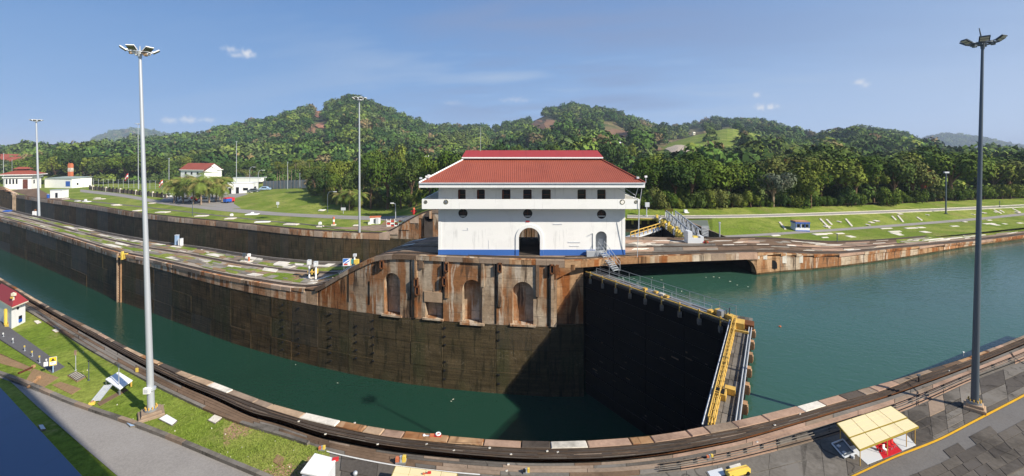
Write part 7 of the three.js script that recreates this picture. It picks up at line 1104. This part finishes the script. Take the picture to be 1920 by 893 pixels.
  [[6, 632, 627], [24, 644, 637], [46, 659, 651], [60, 669, 661], [74, 681, 670], [87, 689, 676]].forEach(([x, y0, y1], i) => post(x, y0, y1 - 3, ['thin marker stake along the dark path, first from the left', 'thin marker stake along the dark path, second from the left', 'thin marker stake along the dark path, third from the left', 'thin marker stake along the dark path, fourth from the left', 'thin marker stake along the dark path, fifth from the left', 'thin marker stake along the dark path, nearest to the yellow sign'][i], M.galv, [.07, .1], i > 1 && i < 5 ? M.yellowClean : M.whiteClean));
  { const b = P(99, 699), o = thing('info_sign', b, 'yellow and white picture sign at the end of the dark path', 'sign'); o.rotation.y = .5; const c = document.createElement('canvas'); c.width = 64; c.height = 96; const x = c.getContext('2d'); x.fillStyle = '#e8c021'; x.fillRect(0, 0, 64, 96); x.fillStyle = '#fff'; x.fillRect(6, 52, 52, 34); x.fillStyle = '#222'; x.fillRect(10, 58, 30, 5); x.fillRect(10, 68, 40, 5); x.fillStyle = '#333'; x.beginPath(); x.moveTo(32, 8); x.lineTo(52, 44); x.lineTo(12, 44); x.fill(); const t = new THREE.CanvasTexture(c); t.colorSpace = THREE.SRGBColorSpace; const m = new THREE.MeshStandardMaterial({ map: t, roughness: .6 }); m.name = 'print'; const p = new THREE.Mesh(new THREE.PlaneGeometry(.28, .44), m); p.name = 'print'; p.position.set(0, .62, .016); o.add(p); rawBuild(new G().box(0, .39, 0, .30, .46, .03), 'plate', M.lightGrey, o); rawBuild(new G().tube(V(0, 0, 0), V(0, .5, -.01), .025, .025, 6), 'pole', M.skyBlue, o); rawBuild(new G().box(-.28, .42, 0, .16, .22, .03), 'side_plate', M.whiteClean, o); }
  // dirt step edges of the earth strips
  for (const [a, b, lb] of [[[34, 702], [62, 690], 'rough wooden sleeper across the brown earth strip'], [[52, 728], [72, 711], 'tan sleeper at the lower end of the brown earth strip']]) { const p = P(...a), q = P(...b), o = thing('sleeper', p, lb, 'sleeper'); new G().bar([p.clone().setY(.01), q.clone().setY(.01)], .09, .08).build('beam', a[0] < 40 ? M.darkWood : M.wood, o); new G().box(q.x, .01, q.z, .12, .14, .12).build('stake', M.wood, o); }
  // blue metal roof in the lower left corner
  { const y = 3.8, E = [P(-70, 672, y), P(0, 726, y), P(155, 893, y), P(220, 966, y), V(-7.6, y, -5), V(-22, y, -5)], o = thing('sheet_roof', V(-12, 0, -9), 'blue metal sheet roof cutting across the bottom left corner', 'roof'); new G().slab(E, .16, .02).build('sheet', M.blueSheet, o); const e0 = P(-70, 672, y + .01), e1 = P(220, 966, y + .01), nn = V(e1.z - e0.z, 0, -(e1.x - e0.x)).normalize(); if (nn.z < 0) nn.negate(); for (let i = 1; i < 3; i++) new G().bar([e0.clone().addScaledVector(nn, i * 1.1), e1.clone().addScaledVector(nn, i * 1.1)], .05, .045).build('seam', M.blueSheet, o); new G().bar([e0.clone().setY(y - .2).addScaledVector(nn, .06), e1.clone().setY(y - .2).addScaledVector(nn, .06)], .1, .17).build('edge_trim', M.blue, o); }
  // white flat roofed booth by the apron
  { const y = .62, c4 = [[590, 849.6], [631, 860], [609, 895], [563, 885]].map(([a, b]) => P(a, b, y)), o = thing('booth', c4.reduce((a, q) => a.add(q.clone().multiplyScalar(.25)), V()).setY(0), 'white flat roofed booth with a red corner at the edge of the dark apron', 'booth'); new G().slab(c4, .06, .015).build('roof', M.whiteClean, o); const ins = c4.map((p) => p.clone().lerp(o.position.clone().setY(y), .08)); new G().hexa([ins[3], ins[2], ins[1], ins[0]].map((p) => p.clone().setY(0)).concat([ins[3], ins[2], ins[1], ins[0]].map((p) => p.clone().setY(y - .06)))).build('wall', M.lightGrey, o); const c = c4[1]; new G().box(c.x - .03, y - .05, c.z + .03, .22, .08, .14, .3).build('corner_guard', M.red, o); }
  { const o = thing('globe_lamp', P(666, 893), 'small grey globe lamp on the dark apron right of the white booth', 'lamp'); rawBuild(new G().ball(V(0, .1, 0), .085, 12), 'globe', M.galv, o); rawBuild(new G().tube(V(0, 0, 0), V(0, .05, 0), .06, .06, 8), 'foot', M.poleDark, o); }
  for (const [x, y, lb] of [[604, 844, 'yellow capstan beside the corner of the white booth'], [752, 868, 'yellow and red winch beside the near yellow canopy'], [987, 887, 'small black and yellow fitting by the track at the bottom middle'], [1331, 861, 'small yellow fitting on the track pipes at the bottom']]) { const o = thing('yellow_winch', P(x, y), lb, 'winch'), s = x == 752 ? 1.25 : .8; o.scale.setScalar(s); rawBuild(new G().box(0, 0, 0, .3, .06, .22), 'bed', M.steel, o); rawBuild(new G().tube(V(0, .06, 0), V(0, .2, 0), .07, .05, 10), 'drum', M.galv, o); rawBuild(new G().box(.1, .06, .02, .1, .17, .1), 'motor', M.yellowClean, o); rawBuild(new G().box(-.11, .06, .02, .1, .12, .1), 'gear_case', x == 987 ? M.black : M.orange, o); }
  { const o = thing('life_ring_box', P(818, 820.5), 'red and pink rescue gear lying on the coping of the near wall', 'rescue gear'); rawBuild(new G().box(-.18, .03, 0, .18, .09, .14), 'pouch', M.orange, o); rawBuild(new G().box(.06, .03, .01, .28, .10, .13), 'bag', M.red, o); rawBuild(new G().geo(new THREE.TorusGeometry(.09, .03, 6, 14).rotateX(Math.PI / 2), V(.08, .15, .01)), 'ring', M.whiteClean, o); const w = thing('white_valve', P(795, 820), 'white valve with a pale pipe on the coping of the near wall', 'valve'); rawBuild(new G().ball(V(0, .07, 0), .06, 8), 'body', M.whiteClean, w); rawBuild(new G().tube(V(0, .06, 0), V(.32, .06, .02), .03, .03, 6), 'pipe', M.lightGrey, w); }
  for (const [x, y] of [[665, 793], [918, 840], [958, 852], [851, 845], [1026, 846], [1046, 848], [708, 833], [610, 814], [953, 871], [950, 883], [1500, 776], [1633, 733], [1780, 695], [1845, 661], [1453, 797], [1420, 829], [800, 833], [560, 790]]) { const o = thing('track_fitting', P(x, y + 1), 'small pale metal fitting on the near towing track', 'track fitting', 'pale fittings on the near towing track'); rawBuild(new G().box(0, 0, 0, .085, .03, .05, .3), 'plate', M.concretePale, o); rawBuild(new G().box(.01, .03, 0, .03, .02, .03, .3), 'bolt', M.galv, o); }
  // twin pipes on low supports
  { const o = thing('pipeline', P(1300, 862), 'pair of grey pipes on low supports along the near track', 'pipeline'); for (const t of [.62, .74]) new G().path(between(S1, C0, t, 1235, 1960, 60, .10), .017, 6).build('pipe', M.concreteGrey, o); for (const t of [.5, .9]) new G().path(between(S1, C0, t, 1235, 1990, 60, .03), .018, 5).build('cable', M.black, o); for (let x = 1245; x < 1960; x += 31) { const a = P(x, S1(x)).lerp(P(x, C0(x)), .57), b = P(x, S1(x)).lerp(P(x, C0(x)), .79); new G().bar([a, b], .05, .075).build('support', M.concreteDark, o); } }
  { const p = P(1723, 716), o = thing('trackside_post', p, 'small dark post with arms beside the right towing track', 'post'); rawBuild(new G().tube(V(0, 0, 0), V(0, .38, 0), .03, .02, 6), 'pole', M.black, o); rawBuild(new G().box(0, .3, 0, .16, .08, .06), 'head', M.poleDark, o); rawBuild(new G().box(.05, .1, .02, .12, .1, .08), 'box', M.concreteDark, o); const q = thing('trackside_post', P(1807, 668), 'small pale post at the water edge near the right lamp mast', 'post'); rawBuild(new G().tube(V(0, 0, 0), V(0, .26, 0), .016, .016, 6), 'pole', M.galv, q); rawBuild(new G().box(0, .2, 0, .06, .07, .05), 'head', M.whiteClean, q); }
  // yellow canopies
  const canopy = (quads, y, posts, label, nx, ny, extra) => {
    const o = thing('canopy', P(...quads.at), label, 'canopy');
    for (const q of quads.q) {
      const c = q.map(([a, b]) => P(a, b, y)), lp = (s, t) => c[0].clone().lerp(c[1], s).lerp(c[3].clone().lerp(c[2], s), t);
      for (let i = 0; i < nx; i++) for (let j = 0; j < ny; j++) { const e = .012, f = .02; new G().slab([lp((i + e) / nx, (j + 1 - f) / ny), lp((i + 1 - e) / nx, (j + 1 - f) / ny), lp((i + 1 - e) / nx, (j + f) / ny), lp((i + e) / nx, (j + f) / ny)], .03, .006).build('roof_panel', M.canopy, o); }
      const fr = new G(), dn = (p) => V(p.x, p.y - .075, p.z); for (const [a, b] of [[0, 1], [1, 2], [2, 3], [3, 0]]) fr.bar([dn(c[a]), dn(c[b])], .03, .07); for (let i = 1; i < nx; i++) fr.bar([dn(lp(i / nx, 0)), dn(lp(i / nx, 1))], .02, .055); for (let j = 1; j < ny; j++) fr.bar([dn(lp(0, j / ny)), dn(lp(1, j / ny))], .02, .05); fr.build('roof_frame', M.canopyFrame, o);
    }
    for (const [a, b] of posts) { const p = P(a, b, y); new G().tube(V(p.x, 0, p.z), V(p.x, y - .06, p.z), .015, .015, 7).build('post', M.yellow, o); }
    return o;
  };
  const Y1 = .72, q1 = [[1570, 794], [1671, 761.5], [1701, 782.5], [1592.5, 820]], q2 = [[1594, 822], [1702, 785], [1722.5, 799.5], [1612, 843]];
  canopy({ at: [1645, 830], q: [q1, q2] }, Y1, [[1576, 796], [1613, 839], [1668, 764], [1716, 800], [1664, 821], [1700, 806]], 'cream yellow canopy of square panels over red and white mats on the right apron', 4, 3);
  canopy({ at: [800, 960], q: [[[742, 874], [857, 888], [850, 930], [726, 912]]] }, .62, [[748, 878], [852, 891]], 'cream yellow canopy of square panels cut off by the bottom edge', 4, 3);
  { const o = thing('red_toolbox', P(805, 889, .62), 'red and yellow fitting lying on the near yellow canopy', 'fitting'); rawBuild(new G().box(0, .02, 0, .12, .06, .05), 'body', M.red, o); rawBuild(new G().tube(V(-.2, .04, .03), V(.06, .05, .02), .012, .012, 5), 'handle', M.red, o); rawBuild(new G().box(-.2, .01, .03, .06, .05, .05), 'clamp', M.orange, o); }
  const flat = (pts, m, name, label, h = .026) => { const o = thing(name, P(...pts[0]), label, 'mat'); new G().slab(pts.map(([a, b]) => P(a, b, h)), .02, .004).build('surface', m, o); return o; };
  flat([[1590, 838], [1647, 825], [1660, 858], [1627, 871]], M.lightGrey, 'floor_mat', 'white floor mat left of the red one under the canopy'); flat([[1640, 834], [1669, 823], [1691, 846], [1656, 860]], M.carpet, 'floor_mat', 'red floor mat under the right canopy', .03); flat([[1672, 824], [1699, 814], [1718, 834.5], [1692, 845]], M.lightGrey, 'floor_mat', 'white floor mat right of the red one under the canopy');
  // seats under the canopy
  for (const [x, y, m, lb] of [[1652, 846, M.carpet, 'red seat under the canopy, leftmost'], [1660, 848, M.whiteClean, 'white seat under the canopy between red ones'], [1670, 842, M.carpet, 'red seat under the canopy, middle of the mat'], [1676, 838, M.red, 'red seat under the canopy, rightmost']]) { const o = thing('seat', P(x, y, .03), lb, 'seat'); o.rotation.y = .4; rawBuild(new G().box(0, .1, 0, .13, .025, .13), 'seat_pad', m, o); rawBuild(new G().box(0, .125, -.055, .13, .14, .02), 'backrest', m, o); for (const a of [-.05, .05]) for (const b of [-.05, .05]) rawBuild(new G().box(a, 0, b, .014, .1, .014), 'leg', M.galv, o); }
  { const o = thing('low_bench', P(1580, 842), 'low framed bench pad in the shade left of the canopy', 'bench'); const c = [[1560, 833], [1581, 825], [1604, 851], [1583, 859]].map(([a, b]) => P(a, b, .06)); const fr = new G(); for (const [a, b] of [[0, 1], [1, 2], [2, 3], [3, 0]]) fr.bar([c[a], c[b]], .04, .04); fr.build('frame', M.lightGrey, o); new G().slab(c.map((p) => p.clone().setY(.05)), .03).build('pad', M.poleDark, o); for (const [x, y] of [[1573, 838], [1583, 850]]) { const p = P(x, y, .05); new G().box(p.x, p.y, p.z, .13, .05, .09, .4).build('cushion', M.lightGrey, o); } const s = thing('grey_stool', P(1599, 860), 'small grey round stool in the shade left of the canopy', 'stool'); rawBuild(new G().tube(V(0, 0, 0), V(0, .1, 0), .06, .065, 10), 'body', M.greyPaint, s); rawBuild(new G().tube(V(0, .1, 0), V(0, .12, 0), .07, .07, 10), 'top', M.lightGrey, s); }
  // yellow cart at the bottom
  { const o = thing('yellow_cart', P(1384, 892), 'long yellow box cart at the bottom edge below the gate', 'cart'); o.rotation.y = .28; rawBuild(new G().box(0, .08, 0, .95, .15, .22), 'box', M.yellowClean, o); rawBuild(new G().box(0, .23, 0, .9, .03, .05), 'ridge', M.yellow, o); for (const x of [-.35, .35]) rawBuild(new G().tube(V(x, .08, -.13), V(x, .08, .13), .075, .075, 10), 'wheel', M.black, o); cov([[1326, 884], [1354, 877], [1360, 890], [1334, 897]], .05, M.lightGrey, M.concreteGrey, 'pale grey slab left of the yellow cart'); cov([[1367, 874], [1388, 868], [1391, 876], [1371, 882]], .10, M.concretePale, M.concreteGrey, 'cream crate lid behind the yellow cart'); }
  // hose loops and cracks: thin cables along the right apron
  for (const [pts, lb] of [[[[1896, 660], [1904, 672], [1920, 682], [1950, 690]], 'thin black cable on the apron at the right edge'], [[[1700, 716], [1722, 735], [1722, 760]], 'thin black cable beside the trackside post']]) { const o = tag(new G().path(pts.map(([a, b]) => P(a, b, .03)), .014, 5).build('cable', M.black), lb, 'cable'); }
}
{ // unseen deck roof added over the eye, out of the frame, shaped to shade the strip of grass and the blue sheet at the bottom left
  const o = thing('added_deck_roof', V(0, 0, 4), 'added unseen deck roof above the camera, shaped to shade the bottom left corner', 'viewing deck');
  new G().slab([V(-8, 16.2, -10.3), V(8.5, 16.2, -.5), V(8.5, 16.2, 9), V(-8, 16.2, 9)], .3, .03).build('roof', M.white, o); new G().box(0, 0, 6, 16, 10.4, 5).build('wall', M.cream, o); new G().box(0, 10.4, 4, 16, .25, 9).build('floor', M.concreteGrey, o); for (const x of [-7.4, 7.4]) new G().box(x, 10.65, 8, .3, 5.3, .3).build('post', M.white, o);
}
scene.fog = new THREE.FogExp2(new THREE.Color(.66, .77, .95), .00021);
renderer.render(scene, camera);
